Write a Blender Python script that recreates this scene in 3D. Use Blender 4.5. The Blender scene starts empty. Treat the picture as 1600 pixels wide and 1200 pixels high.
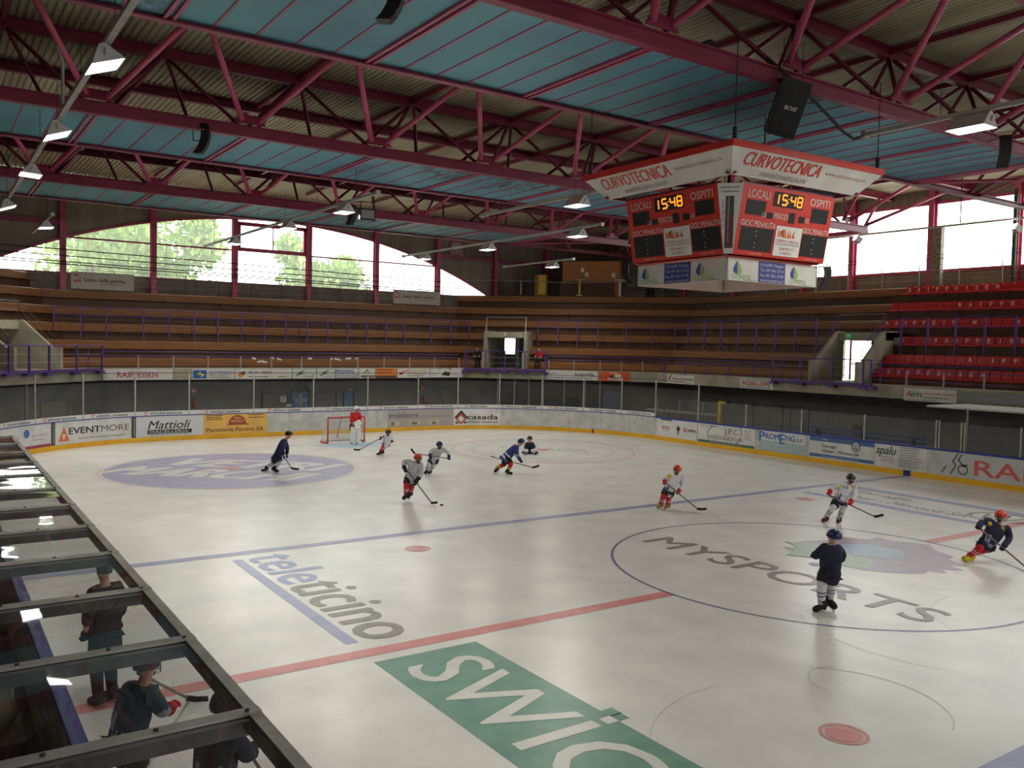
import bpy, bmesh, math, random
from mathutils import Vector, Matrix
random.seed(7)
SC = bpy.context.scene
COL = SC.collection
PI = math.pi
R_ = math.radians

# ------------------------------------------------------------------ camera
cam_d = bpy.data.cameras.new('camera')
cam = bpy.data.objects.new('camera', cam_d); COL.objects.link(cam)
SC.camera = cam
yaw, pitch, roll = 0.59924285, 0.04352514, 0.02195902
fw = Vector((math.sin(yaw)*math.cos(pitch), math.cos(yaw)*math.cos(pitch), -math.sin(pitch)))
rt0 = Vector((math.cos(yaw), -math.sin(yaw), 0)); up0 = rt0.cross(fw)
rt = rt0*math.cos(roll)+up0*math.sin(roll); up = -rt0*math.sin(roll)+up0*math.cos(roll)
cam.matrix_world = Matrix(((rt.x, up.x, -fw.x, -16.3563), (rt.y, up.y, -fw.y, -11.83), (rt.z, up.z, -fw.z, 4.686), (0, 0, 0, 1)))
cam_d.sensor_width = 36.0; cam_d.sensor_fit = 'HORIZONTAL'
cam_d.lens = 1349.886*36.0/1600.0
cam_d.clip_start = 0.05; cam_d.clip_end = 400

# ------------------------------------------------------------------ world, exposure, render options
SC.view_settings.view_transform = 'Standard'
SC.view_settings.look = 'None'
SC.view_settings.gamma = 1.0
SC.view_settings.use_curve_mapping = False
SC.view_settings.exposure = 0.0
world = bpy.data.worlds.new('overcast_sky'); SC.world = world
world.use_nodes = True
wn = world.node_tree; wn.nodes.clear()
w_out = wn.nodes.new('ShaderNodeOutputWorld'); w_bg = wn.nodes.new('ShaderNodeBackground')
w_bg.inputs[0].default_value = (0.96, 1.0, 0.98, 1); w_bg.inputs[1].default_value = 6.5
wn.links.new(w_bg.outputs[0], w_out.inputs[0])
cy = SC.cycles
cy.max_bounces = 7; cy.diffuse_bounces = 3; cy.glossy_bounces = 3; cy.transmission_bounces = 6
cy.transparent_max_bounces = 16; cy.caustics_reflective = False; cy.caustics_refractive = False
cy.sample_clamp_indirect = 4.0; cy.sample_clamp_direct = 0; cy.use_denoising = True
cy.blur_glossy = 0.6
LAMP_W = 138.0          # every hanging lamp, warm white
def portal(name, loc, sx, sy, rot):
    l = bpy.data.lights.new(name, 'AREA'); l.shape = 'RECTANGLE'; l.size = sx; l.size_y = sy
    l.cycles.is_portal = True
    o = bpy.data.objects.new(name, l); o.location = loc; o.rotation_euler = rot; COL.objects.link(o)
portal('window_portal', (1.2, 40.05, 10.0), 31, 4.2, (-PI/2, 0, 0))
portal('window_portal', (27.4, -8.0, 10.8), 3.8, 56, (0, PI/2, 0))
portal('window_portal', (1.2, -40.05, 10.0), 31, 4.2, (PI/2, 0, 0))

# ------------------------------------------------------------------ materials
def S(r, g=None, b=None):
    if g is None: r, g, b = r
    f = lambda c: (c/255.0/12.92) if c/255.0 <= 0.04045 else ((c/255.0+0.055)/1.055)**2.4
    return (f(r), f(g), f(b), 1.0)
def mat(name, c, c2=None, scale=3.0, rough=0.6, metal=0.0, bump=0.0, spec=0.5, stretch=None, detail=4.0, lo=0.35, hi=0.65, coat=0.0):
    m = bpy.data.materials.new(name); m.use_nodes = True
    n = m.node_tree.nodes; L = m.node_tree.links; b = n['Principled BSDF']
    b.inputs['Roughness'].default_value = rough; b.inputs['Metallic'].default_value = metal
    b.inputs['Specular IOR Level'].default_value = spec
    b.inputs['Coat Weight'].default_value = coat
    b.inputs['Base Color'].default_value = c
    if c2 is not None or bump:
        tc = n.new('ShaderNodeTexCoord'); nz = n.new('ShaderNodeTexNoise')
        nz.inputs['Scale'].default_value = scale; nz.inputs['Detail'].default_value = detail
        if stretch:
            mp = n.new('ShaderNodeMapping'); mp.inputs['Scale'].default_value = stretch
            L.new(tc.outputs['Object'], mp.inputs[0]); L.new(mp.outputs[0], nz.inputs[0])
        else: L.new(tc.outputs['Object'], nz.inputs[0])
        if c2 is not None:
            rp = n.new('ShaderNodeValToRGB'); rp.color_ramp.elements[0].position = lo; rp.color_ramp.elements[1].position = hi
            rp.color_ramp.elements[0].color = c; rp.color_ramp.elements[1].color = c2
            L.new(nz.outputs[0], rp.inputs[0]); L.new(rp.outputs[0], b.inputs['Base Color'])
        if bump:
            bp = n.new('ShaderNodeBump'); bp.inputs['Strength'].default_value = bump; bp.inputs['Distance'].default_value = 0.02
            L.new(nz.outputs[0], bp.inputs['Height']); L.new(bp.outputs[0], b.inputs['Normal'])
    return m
def emis(name, c, s):
    m = bpy.data.materials.new(name); m.use_nodes = True
    n = m.node_tree.nodes; b = n['Principled BSDF']
    b.inputs['Base Color'].default_value = c
    b.inputs['Emission Color'].default_value = c; b.inputs['Emission Strength'].default_value = s
    return m
def clear(name, c, a, rough=0.05, spec=0.5, bump=0.0, bscale=2.0, transl=0.0):
    # see-through sheet: part transparent, part glossy / translucent, both sides alike
    m = bpy.data.materials.new(name); m.use_nodes = True
    n = m.node_tree.nodes; L = m.node_tree.links; n.clear()
    o = n.new('ShaderNodeOutputMaterial'); tr = n.new('ShaderNodeBsdfTransparent'); tr.inputs[0].default_value = c
    gl = n.new('ShaderNodeBsdfGlossy'); gl.inputs['Roughness'].default_value = rough; gl.inputs[0].default_value = (0.9, 0.9, 0.9, 1)
    fr = n.new('ShaderNodeFresnel'); fr.inputs[0].default_value = 1.45
    mx = n.new('ShaderNodeMixShader')
    last = tr
    if transl:
        tl = n.new('ShaderNodeBsdfTranslucent'); tl.inputs[0].default_value = c
        m2 = n.new('ShaderNodeMixShader'); m2.inputs[0].default_value = transl
        L.new(tr.outputs[0], m2.inputs[1]); L.new(tl.outputs[0], m2.inputs[2]); last = m2
    mu = n.new('ShaderNodeMath'); mu.operation = 'MULTIPLY_ADD'; mu.inputs[1].default_value = spec*2; mu.inputs[2].default_value = 0.0; mu.use_clamp = True
    L.new(fr.outputs[0], mu.inputs[0]); L.new(mu.outputs[0], mx.inputs[0])
    L.new(last.outputs[0], mx.inputs[1]); L.new(gl.outputs[0], mx.inputs[2])
    if bump:
        tc = n.new('ShaderNodeTexCoord'); nz = n.new('ShaderNodeTexNoise'); nz.inputs['Scale'].default_value = bscale; nz.inputs['Detail'].default_value = 1.0
        bp = n.new('ShaderNodeBump'); bp.inputs['Strength'].default_value = bump; bp.inputs['Distance'].default_value = 0.03
        L.new(tc.outputs['Object'], nz.inputs[0]); L.new(nz.outputs[0], bp.inputs['Height']); L.new(bp.outputs[0], gl.inputs['Normal'])
    if a < 1.0:
        df = n.new('ShaderNodeBsdfDiffuse'); df.inputs[0].default_value = (0.75, 0.75, 0.74, 1)
        m3 = n.new('ShaderNodeMixShader'); m3.inputs[0].default_value = 1-a
        L.new(mx.outputs[0], m3.inputs[1]); L.new(df.outputs[0], m3.inputs[2]); L.new(m3.outputs[0], o.inputs[0])
    else: L.new(mx.outputs[0], o.inputs[0])
    return m
M = {}
M['pink'] = mat('pink_painted_steel', S(196, 86, 120), S(176, 70, 104), 1.5, rough=0.38)
M['pinkd'] = mat('dark_and_shaded_pink_steel', S(148, 50, 80), S(132, 42, 70), 1.5, rough=0.4)  # darker copy of the pink; shade on unlit truss members put into colour
M['deck'] = mat('galvanised_sheet', S(204, 198, 168), S(176, 168, 142), 0.8, rough=0.45, metal=0.0, stretch=(1, .1, 1))
def blue_panel():
    m = mat('blue_ceiling_film', S(92, 146, 166), S(104, 166, 182), 0.35, rough=0.5)
    n = m.node_tree.nodes; L = m.node_tree.links; b = n['Principled BSDF']
    src = b.inputs['Base Color'].links[0].from_socket
    tc = n.new('ShaderNodeTexCoord')
    mp = n.new('ShaderNodeMapping'); mp.inputs['Scale'].default_value = (1.0, 0.45, 1)
    n1 = n.new('ShaderNodeTexNoise'); n1.inputs['Scale'].default_value = 0.16; n1.inputs['Detail'].default_value = 2
    n2 = n.new('ShaderNodeTexNoise'); n2.inputs['Scale'].default_value = 4.5; n2.inputs['Detail'].default_value = 7
    L.new(tc.outputs['Object'], n1.inputs[0]); L.new(tc.outputs['Object'], mp.inputs[0]); L.new(mp.outputs[0], n2.inputs[0])
    r1 = n.new('ShaderNodeValToRGB'); r1.color_ramp.elements[0].position = 0.53; r1.color_ramp.elements[1].position = 0.64
    r2 = n.new('ShaderNodeValToRGB'); r2.color_ramp.elements[0].position = 0.42; r2.color_ramp.elements[1].position = 0.62
    L.new(n1.outputs[0], r1.inputs[0]); L.new(n2.outputs[0], r2.inputs[0])
    mu = n.new('ShaderNodeMath'); mu.operation = 'MULTIPLY'; L.new(r1.outputs[0], mu.inputs[0]); L.new(r2.outputs[0], mu.inputs[1])
    mx = n.new('ShaderNodeMix'); mx.data_type = 'RGBA'
    L.new(mu.outputs[0], mx.inputs[0]); L.new(src, mx.inputs[6]); mx.inputs[7].default_value = S(52, 50, 46)
    L.new(mx.outputs[2], b.inputs['Base Color'])
    return m
M['blue'] = blue_panel()
def wood(name, a, b):
    m = mat(name, a, b, 2.2, rough=0.5, stretch=(.35, .35, 5.0), detail=6, lo=.3, hi=.7)
    return m
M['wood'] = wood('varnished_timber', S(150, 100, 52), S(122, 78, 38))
M['woodd'] = wood('dark_and_shaded_timber', S(98, 62, 32), S(80, 48, 24))  # darker copy of the timber; shade under seat planks is put into the colour
M['osb'] = mat('chipboard', S(196, 136, 78), S(160, 102, 54), 14, rough=0.7, detail=8)
M['conc'] = mat('pale_concrete', S(176, 170, 150), S(150, 146, 130), 1.2, rough=0.85, detail=8)
M['concg'] = mat('grey_painted_concrete', S(128, 128, 124), S(112, 112, 110), 1.0, rough=0.8, detail=6)
M['block'] = mat('grey_blockwork', S(134, 128, 120), S(112, 108, 102), 2.0, rough=0.9)
M['floor'] = mat('rubber_floor', S(70, 68, 66), S(56, 55, 54), 3.0, rough=0.8)
M['clad'] = mat('beige_cladding', S(150, 142, 126), S(132, 124, 110), 0.9, rough=0.6, stretch=(4, 4, .15))
M['purple'] = mat('purple_painted_steel', S(98, 70, 146), S(80, 56, 124), 4.0, rough=0.45)
M['steel'] = mat('galvanised_steel', S(168, 166, 168), S(140, 138, 142), 5.0, rough=0.4, metal=0.5)
M['alu'] = mat('aluminium', S(196, 192, 182), S(170, 166, 156), 6.0, rough=0.42, metal=0.6)
M['dsteel'] = mat('dark_steel', S(58, 56, 56), rough=0.5, metal=0.3)
M['white'] = mat('white_board', S(226, 226, 224), S(206, 206, 204), 1.6, rough=0.45, detail=8)
M['scuff'] = mat('scuffed_white_board', S(206, 207, 204), S(182, 184, 181), 2.2, rough=0.5, detail=9)
M['yellow'] = mat('yellow_kick_plate', S(240, 186, 36), S(226, 168, 28), 1.2, rough=0.45)
M['bluecap'] = mat('blue_cap_rail', S(46, 58, 150), rough=0.4)
M['banner'] = mat('white_banner', S(222, 220, 214), S(208, 206, 198), 2.0, rough=0.6)
M['black'] = mat('black_plastic', S(22, 22, 24), rough=0.45)
M['grille'] = mat('black_grille', S(14, 14, 15), rough=0.6)
M['cable'] = mat('black_cable', S(30, 28, 30), rough=0.6)
M['tray'] = mat('grey_lighting_track', S(178, 176, 168), S(160, 158, 150), 3, rough=0.5)
M['lampw'] = mat('lamp_housing', S(214, 206, 204), S(196, 190, 188), 3, rough=0.4)
M['lens'] = emis('lit_lamp_lens', (1.0, 0.97, 1.0, 1), 14.0)
M['seat'] = mat('red_plastic_seat', S(206, 40, 46), S(188, 32, 40), 3, rough=0.35)
M['seatw'] = mat('white_seat_paint', S(232, 222, 220), rough=0.5)
M['scorered'] = mat('scoreboard_red', S(214, 56, 40), S(204, 50, 36), 2, rough=0.4)
M['paper'] = mat('white_paper', S(232, 230, 226), rough=0.7)
M['glass'] = clear('clear_safety_glass', (0.93, 0.95, 0.94, 1), 0.955, 0.04, 0.30)
M['net'] = clear('white_goal_net', (0.9, 0.9, 0.9, 1), 0.72, 0.5, 0.0)
M['roofpc'] = clear('clear_roof_sheet', (0.74, 0.75, 0.74, 1), 0.97, 0.02, 0.55, bump=0.12, bscale=1.6)
M['roofpcw'] = clear('milky_roof_sheet', (0.9, 0.9, 0.9, 1), 0.5, 0.2, 0.5)
M['pane'] = clear('ribbed_window_sheet', (0.96, 0.97, 0.95, 1), 1.0, 0.2, 0.1, transl=0.12)
M['red'] = mat('red_paint', S(206, 42, 36), S(190, 36, 32), 4, rough=0.4)
M['extred'] = mat('extinguisher_red', S(176, 26, 30), rough=0.35)
M['green'] = mat('exit_green', S(20, 130, 70), rough=0.5)
M['doorblue'] = mat('blue_door', S(82, 130, 168), S(70, 116, 152), 2, rough=0.5)
M['doorgrey'] = mat('grey_door', S(104, 104, 102), rough=0.6)
M['dark'] = mat('dark_glazing', S(24, 24, 26), rough=0.15)
M['daydoor'] = clear('door_glass', (0.98, 0.98, 0.96, 1), 1.0, 0.1, 0.1)
INK = {}
def ink(r, g, b, rough=0.5):
    k = (r, g, b)
    if k not in INK: INK[k] = mat('print_%02x%02x%02x' % k, S(r, g, b), rough=rough)
    return INK[k]

# ------------------------------------------------------------------ mesh helpers
class MB:
    def __init__(s): s.v = []; s.f = []; s.m = []; s.mi = 0
    def add(s, vs, fs):
        o = len(s.v); s.v += [tuple(x) for x in vs]
        for f in fs: s.f.append(tuple(i+o for i in f)); s.m.append(s.mi)
        return s
    def hexa(s, p):  # 8 corners: bottom 0-3, top 4-7
        return s.add(p, [(3, 2, 1, 0), (4, 5, 6, 7), (0, 1, 5, 4), (1, 2, 6, 5), (2, 3, 7, 6), (3, 0, 4, 7)])
    def box(s, c, d, rz=0.0, mx=None):
        x, y, z = d[0]/2, d[1]/2, d[2]/2
        p = [Vector(q) for q in ((-x, -y, -z), (x, -y, -z), (x, y, -z), (-x, y, -z), (-x, -y, z), (x, -y, z), (x, y, z), (-x, y, z))]
        m = mx if mx is not None else Matrix.Rotation(rz, 3, 'Z')
        return s.hexa([m @ q+Vector(c) for q in p])
    def beam(s, a, b, w, h, upv=(0, 0, 1)):  # rectangular bar a->b, width w, height h
        a = Vector(a); b = Vector(b); t = (b-a).normalized(); u = Vector(upv)
        sd = t.cross(u)
        if sd.length < 1e-4: sd = t.cross(Vector((0, 1, 0)))
        sd.normalize(); u = sd.cross(t)
        p = []
        for q in (a, b):
            for k, l in ((-1, -1), (1, -1), (1, 1), (-1, 1)): p.append(q+sd*(w/2*k)+u*(h/2*l))
        return s.add(p, [(0, 1, 2, 3), (7, 6, 5, 4), (0, 4, 5, 1), (1, 5, 6, 2), (2, 6, 7, 3), (3, 7, 4, 0)])
    def ibeam(s, a, b, w, h, tf=0.03, tw=0.02, upv=(0, 0, 1)):
        a = Vector(a); b = Vector(b); u = Vector(upv)
        s.beam(a+u*(h/2-tf/2), b+u*(h/2-tf/2), w, tf, upv); s.beam(a-u*(h/2-tf/2), b-u*(h/2-tf/2), w, tf, upv)
        return s.beam(a, b, tw, h-2*tf, upv)
    def tube(s, pts, r, seg=8, cap=True):
        pts = [Vector(q) for q in pts]; n = len(pts)
        rs = r if isinstance(r, (list, tuple)) else [r]*n
        t0 = (pts[1]-pts[0]).normalized(); ref = Vector((0, 0, 1)) if abs(t0.z) < .9 else Vector((1, 0, 0))
        sd = t0.cross(ref).normalized(); o = len(s.v)
        for i in range(n):
            t = ((pts[min(i+1, n-1)]-pts[i]).normalized()+(pts[i]-pts[max(i-1, 0)]).normalized())
            if t.length < 1e-6: t = t0
            t.normalize(); sd = (sd-t*sd.dot(t)).normalized(); u = t.cross(sd)
            for k in range(seg):
                an = 2*PI*k/seg; s.v.append(tuple(pts[i]+(sd*math.cos(an)+u*math.sin(an))*rs[i]))
        for i in range(n-1):
            for k in range(seg):
                k2 = (k+1) % seg
                s.f.append((o+i*seg+k, o+i*seg+k2, o+(i+1)*seg+k2, o+(i+1)*seg+k)); s.m.append(s.mi)
        if cap:
            s.f.append(tuple(o+k for k in reversed(range(seg)))); s.m.append(s.mi)
            s.f.append(tuple(o+(n-1)*seg+k for k in range(seg))); s.m.append(s.mi)
        return s
    def cyl(s, c, r, h, seg=16, r2=None):
        c = Vector(c); return s.tube([c, c+Vector((0, 0, h))], [r, r if r2 is None else r2], seg)
    def quad(s, a, b, c, d): return s.add([a, b, c, d], [(0, 1, 2, 3)])
    def ball(s, c, r, seg=12, ring=8, sc=(1, 1, 1), mx=None):
        c = Vector(c); vs = []; fs = []
        for i in range(ring+1):
            th = PI*i/ring
            for k in range(seg):
                ph = 2*PI*k/seg
                q = Vector((r*sc[0]*math.sin(th)*math.cos(ph), r*sc[1]*math.sin(th)*math.sin(ph), r*sc[2]*math.cos(th)))
                vs.append((mx @ q if mx is not None else q)+c)
        for i in range(ring):
            for k in range(seg):
                k2 = (k+1) % seg; fs.append((i*seg+k, (i+1)*seg+k, (i+1)*seg+k2, i*seg+k2))
        return s.add(vs, fs)
    def build(s, name, mats, parent=None, smooth=False, label=None, group=None):
        me = bpy.data.meshes.new(name)
        me.from_pydata(s.v, [], s.f)
        ml = mats if isinstance(mats, (list, tuple)) else [mats]
        for q in ml: me.materials.append(q)
        if len(ml) > 1: me.polygons.foreach_set('material_index', s.m)
        if smooth: me.polygons.foreach_set('use_smooth', [True]*len(me.polygons))
        me.update()
        o = bpy.data.objects.new(name, me); COL.objects.link(o)
        if parent is not None:
            o.parent = parent; o.matrix_parent_inverse = Matrix.Translation(parent.location).inverted() if parent.type == 'EMPTY' else parent.matrix_basis.inverted()
        if label: o['label'] = label
        if group: o['group'] = group
        return o
def thing(name, label, cat, loc=(0, 0, 0), group=None):
    o = bpy.data.objects.new(name, None); o.location = loc; o.empty_display_size = .2; COL.objects.link(o)
    o['label'] = label; o['category'] = cat
    if group: o['group'] = group
    return o
def tag(o, label, cat, group=None):
    o['label'] = label; o['category'] = cat
    if group: o['group'] = group
    return o
def struct(o): o['kind'] = 'structure'; return o

# text: outlines of the built-in typeface turned into flat faces, returned as 2D points and faces
TXT = {}
def text2d(body, h, width=None, bold=0.0, shear=0.0, align='LEFT', spacing=1.0, cap=True):
    key = (body, shear, spacing)
    if key not in TXT:
        cu = bpy.data.curves.new('lettering_outline', 'FONT'); cu.body = body; cu.size = 1.0; cu.shear = shear
        cu.space_character = spacing; cu.resolution_u = 3
        ob = bpy.data.objects.new('lettering_outline', cu); COL.objects.link(ob)
        dg = bpy.context.evaluated_depsgraph_get(); ev = ob.evaluated_get(dg); me = ev.to_mesh()
        vs = [(v.co.x, v.co.y) for v in me.vertices]; fs = [tuple(p.vertices) for p in me.polygons]
        ev.to_mesh_clear(); bpy.data.objects.remove(ob); bpy.data.curves.remove(cu)
        TXT[key] = (vs, fs)
    vs, fs = TXT[key]
    if not vs: return [], [], 0
    x0 = min(v[0] for v in vs); x1 = max(v[0] for v in vs); y1 = max(v[1] for v in vs); y0 = min(v[1] for v in vs)
    if cap: y0, y1 = 0.0, 0.729
    ky = h/(y1-y0); kx = ky if width is None else width/(x1-x0)
    ax = {'LEFT': 0, 'CENTER': .5, 'RIGHT': 1}[align]
    return [((v[0]-x0-(x1-x0)*ax)*kx, (v[1]-y0)*ky) for v in vs], fs, bold*h*.8
def put(mb, t2, fn):     # a bold word is the word laid down three times a little apart, a hair above itself
    vs, fs, b = t2
    if not vs: return mb
    o = Vector(fn(0, 0)); n = (Vector(fn(.01, 0))-o).cross(Vector(fn(0, .01))-o).normalized()
    for k, dx in enumerate((0,) if b == 0 else (-b, b, 0)):
        mb.add([Vector(fn(x+dx, y+(b*.4*(k-1) if b else 0)))+n*(.0009*k) for x, y in vs], fs)
    return mb
def planefn(o, ux, uy, off=0.0):
    o = Vector(o); ux = Vector(ux).normalized(); uy = Vector(uy).normalized(); n = ux.cross(uy)
    return lambda x, y, k=0.0: o+ux*x+uy*y+n*(off+k)
def ring2d(mb, fn, cx, cy, r0, r1, a0=0, a1=2*PI, n=40, sx=1.0):
    vs = []
    for i in range(n+1):
        a = a0+(a1-a0)*i/n
        vs += [fn(cx+math.cos(a)*r0*sx, cy+math.sin(a)*r0), fn(cx+math.cos(a)*r1*sx, cy+math.sin(a)*r1)]
    return mb.add(vs, [(2*i, 2*i+1, 2*i+3, 2*i+2) for i in range(n)])
def disc2d(mb, fn, cx, cy, r, n=32, sx=1.0):
    return mb.add([fn(cx+math.cos(2*PI*i/n)*r*sx, cy+math.sin(2*PI*i/n)*r) for i in range(n)], [tuple(range(n))])
def rect2d(mb, fn, x0, y0, x1, y1, nx=1):
    for i in range(nx):
        a = x0+(x1-x0)*i/nx; b = x0+(x1-x0)*(i+1)/nx
        mb.add([fn(a, y0), fn(b, y0), fn(b, y1), fn(a, y1)], [(0, 1, 2, 3)])
    return mb
def poly2d(mb, fn, pts): return mb.add([fn(x, y) for x, y in pts], [tuple(range(len(pts)))])
def stroke2d(mb, fn, pts, w):
    for i in range(len(pts)-1):
        a = Vector(pts[i]+(0,)); b = Vector(pts[i+1]+(0,)); d = (b-a).normalized(); n = Vector((-d.y, d.x, 0))*w/2; e = d*w*.25
        q = [a-n-e, b-n+e, b+n+e, a+n-e]; mb.add([fn(k.x, k.y) for k in q], [(0, 1, 2, 3)])
    return mb
# ================================================================== ICE
W_, L_, RC = 15.223, 29.857, 8.978
YB, YG = 7.0525, 25.764
def rink(s):      # clockwise along the far half of the boards; s = 0 at the middle of the far end
    a = W_-RC; sg = 1 if s >= 0 else -1; t = abs(s)
    if t <= a: return Vector((s, L_, 0)), Vector((0, -1, 0))
    t -= a; arc = PI*RC/2
    if t <= arc:
        th = t/RC
        return Vector((sg*(a+RC*math.sin(th)), L_-RC+RC*math.cos(th), 0)), Vector((-sg*math.sin(th), -math.cos(th), 0))
    t -= arc
    return Vector((sg*W_, L_-RC-t, 0)), Vector((-sg, 0, 0))
S_MID = W_-RC+PI*RC/2+L_-RC     # arc length from the end's middle to the red line
def rink_full(s):
    s = (s+2*S_MID) % (4*S_MID)-2*S_MID
    if abs(s) <= S_MID: return rink(s)
    q, n = rink((2*S_MID-abs(s))*(1 if s > 0 else -1))
    return Vector((q.x, -q.y, 0)), Vector((n.x, -n.y, 0))
def ice_mat():
    m = mat('rink_ice', S(236, 235, 231), S(220, 220, 217), 0.9, rough=0.30, spec=0.5, detail=9)
    n = m.node_tree.nodes; L = m.node_tree.links; b = n['Principled BSDF']
    tc = n.new('ShaderNodeTexCoord')
    # skate scratches: stretched noise, two directions
    bp = n.new('ShaderNodeBump'); bp.inputs['Strength'].default_value = 0.05; bp.inputs['Distance'].default_value = 0.01
    mp = n.new('ShaderNodeMapping'); mp.inputs['Scale'].default_value = (1.2, 7.0, 1); mp.inputs['Rotation'].default_value = (0, 0, .5)
    nz = n.new('ShaderNodeTexNoise'); nz.inputs['Scale'].default_value = 1.6; nz.inputs['Detail'].default_value = 8; nz.inputs['Distortion'].default_value = 1.2
    L.new(tc.outputs['Object'], mp.inputs[0]); L.new(mp.outputs[0], nz.inputs[0]); L.new(nz.outputs[0], bp.inputs['Height']); L.new(bp.outputs[0], b.inputs['Normal'])
    rr = n.new('ShaderNodeMapRange'); rr.inputs[3].default_value = 0.28; rr.inputs[4].default_value = 0.28
    nz2 = n.new('ShaderNodeTexNoise'); nz2.inputs['Scale'].default_value = 0.5; nz2.inputs['Detail'].default_value = 6
    L.new(tc.outputs['Object'], nz2.inputs[0]); L.new(nz2.outputs[0], rr.inputs[0]); L.new(rr.outputs[0], b.inputs['Roughness'])
    return m
M['ice'] = ice_mat()
mb = MB(); N = 240
mb.add([rink_full(-2*S_MID+4*S_MID*i/N)[0] for i in range(N)], [tuple(range(N))[::-1]])
ice = struct(mb.build('ice_sheet', M['ice'])); ice['label'] = 'white ice sheet of the rink with painted lines and adverts'
def imat(k, r, g, b, r2=None):
    M[k] = mat('ice_paint_'+k, S(r, g, b), S(*r2) if r2 else None, 3.0, rough=0.32, spec=0.35, detail=8)
imat('i_red', 214, 132, 132, (222, 150, 148)); imat('i_blue', 150, 152, 192, (164, 166, 204)); imat('i_viol', 158, 156, 190, (176, 174, 204))
imat('i_dark', 138, 132, 130, (150, 144, 142)); imat('i_green', 108, 152, 140, (124, 166, 152)); imat('i_white', 226, 227, 224, (216, 218, 214))
imat('i_tele', 150, 158, 200, (164, 172, 210)); imat('i_grey', 140, 138, 128, (150, 148, 138)); imat('i_pink', 234, 200, 194); imat('i_crease', 188, 216, 232)
imat('i_fg', 168, 186, 172, (180, 196, 182)); imat('i_fv', 168, 162, 178, (180, 172, 184)); imat('i_fb', 160, 182, 206, (172, 192, 214)); imat('i_faint', 206, 205, 203); imat('i_line', 120, 118, 160)
def gfn(z): return lambda x, y: (x, y, z)
def mark(name, mk, mats): return mb_.build(name, mats, ice)
def ice_mark(name, draw, m, z=0.004, label=None):
    b = MB(); draw(b, gfn(z)); o = b.build(name, m, ice)
    if label: o['label'] = label
    return o
def ring(cx, cy, r0, r1, a0=0, a1=2*PI): return lambda b, f: ring2d(b, f, cx, cy, r0, r1, a0, a1, 72)
ice_mark('center_line', lambda b, f: (rect2d(b, f, -15.2, -.15, -4.5, .15), rect2d(b, f, 4.5, -.15, 15.2, .15)), M['i_red'], label='wide red centre line on the ice')
for sy in (1, -1):
    ice_mark('blue_line', lambda b, f: rect2d(b, f, -15.2, sy*YB-.15, 15.2, sy*YB+.15), M['i_blue'])
    ice_mark('goal_line', lambda b, f: rect2d(b, f, -14.3, sy*YG-.025, 14.3, sy*YG+.025), M['i_pink'])
    for sx in (1, -1):
        ice_mark('faceoff_spot', lambda b, f: (ring2d(b, f, sx*7, sy*(YB-1.5), .25, .3), disc2d(b, f, sx*7, sy*(YB-1.5), .225)), M['i_red'], z=.005)
        ice_mark('faceoff_circle', ring(sx*7, sy*(YG-6), 4.45, 4.52), M['i_pink'], z=.0045)
        if not (sx < 0 and sy > 0):
            ice_mark('faceoff_spot', lambda b, f: disc2d(b, f, sx*7, sy*(YG-6), .3), M['i_red'], z=.007)
    ice_mark('goal_crease', lambda b, f: b.add([(0, sy*YG, .003)]+[(1.8*math.cos(PI*i/24), sy*(YG-1.8*math.sin(PI*i/24)), .003) for i in range(25)], [(0, i+1, i+2) for i in range(24)]), M['i_crease'])
ice_mark('center_circle', ring(0, 0, 4.47, 4.53), M['i_line'])
ice_mark('center_spot', lambda b, f: disc2d(b, f, 0, 0, .15), M['i_blue'], z=.008)
ice_mark('referee_crease', ring(W_, 0, 2.97, 3.03, PI/2, 3*PI/2), M['i_pink'])
# far left circle: violet advert with white slanted words, read across the ice
ice_mark('circle_advert', lambda b, f: disc2d(b, f, -7, YG-6, 4.36, 64), M['i_viol'], .0035, 'violet advert disc with white words filling the circle left of the goal')
e1 = Vector((.755, -.656, 0)); e2 = Vector((.656, .755, 0)); c0 = Vector((-7, YG-6, .0055))
def vfn(x, y): return c0+e1*(x+.15*y)+e2*y
def vetri(b, f):
    put(b, text2d('VETRI', 2.15, 6.1, bold=.07, shear=.25, align='CENTER'), lambda x, y: vfn(x+.15, y+.22))
    put(b, text2d('MARCHI', 2.0, 7.1, bold=.07, shear=.25, align='CENTER'), lambda x, y: vfn(x-.1, y-2.2))
ice_mark('circle_lettering', vetri, M['i_white'])
ice_mark('faceoff_spot', lambda b, f: disc2d(b, f, -7, YG-6, .3), M['i_red'], z=.0075)
ice_mark('circle_hashes', lambda b, f: [rect2d(b, f, -7+k*.9-.6*(k < 0), YG-6+j*.2-.03, -7+k*.9+.6*(k > 0), YG-6+j*.2+.03) for k in (-1, 1) for j in (-1, 1)], M['i_red'], z=.0075)
def faint(b, f):
    ring2d(b, f, 7, YG-6, 3.2, 3.27, n=64); ring2d(b, f, 7, YG-6, 4.1, 4.2, n=64)
    put(b, text2d('CASADA', .9, 4.2, bold=.02, align='CENTER'), lambda x, y: f(7+.7*x+.7*y, YG-6-.7*x+.7*y))
ice_mark('circle_advert', faint, M['i_faint'], .004, 'faint grey ringed advert in the circle right of the goal')
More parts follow.
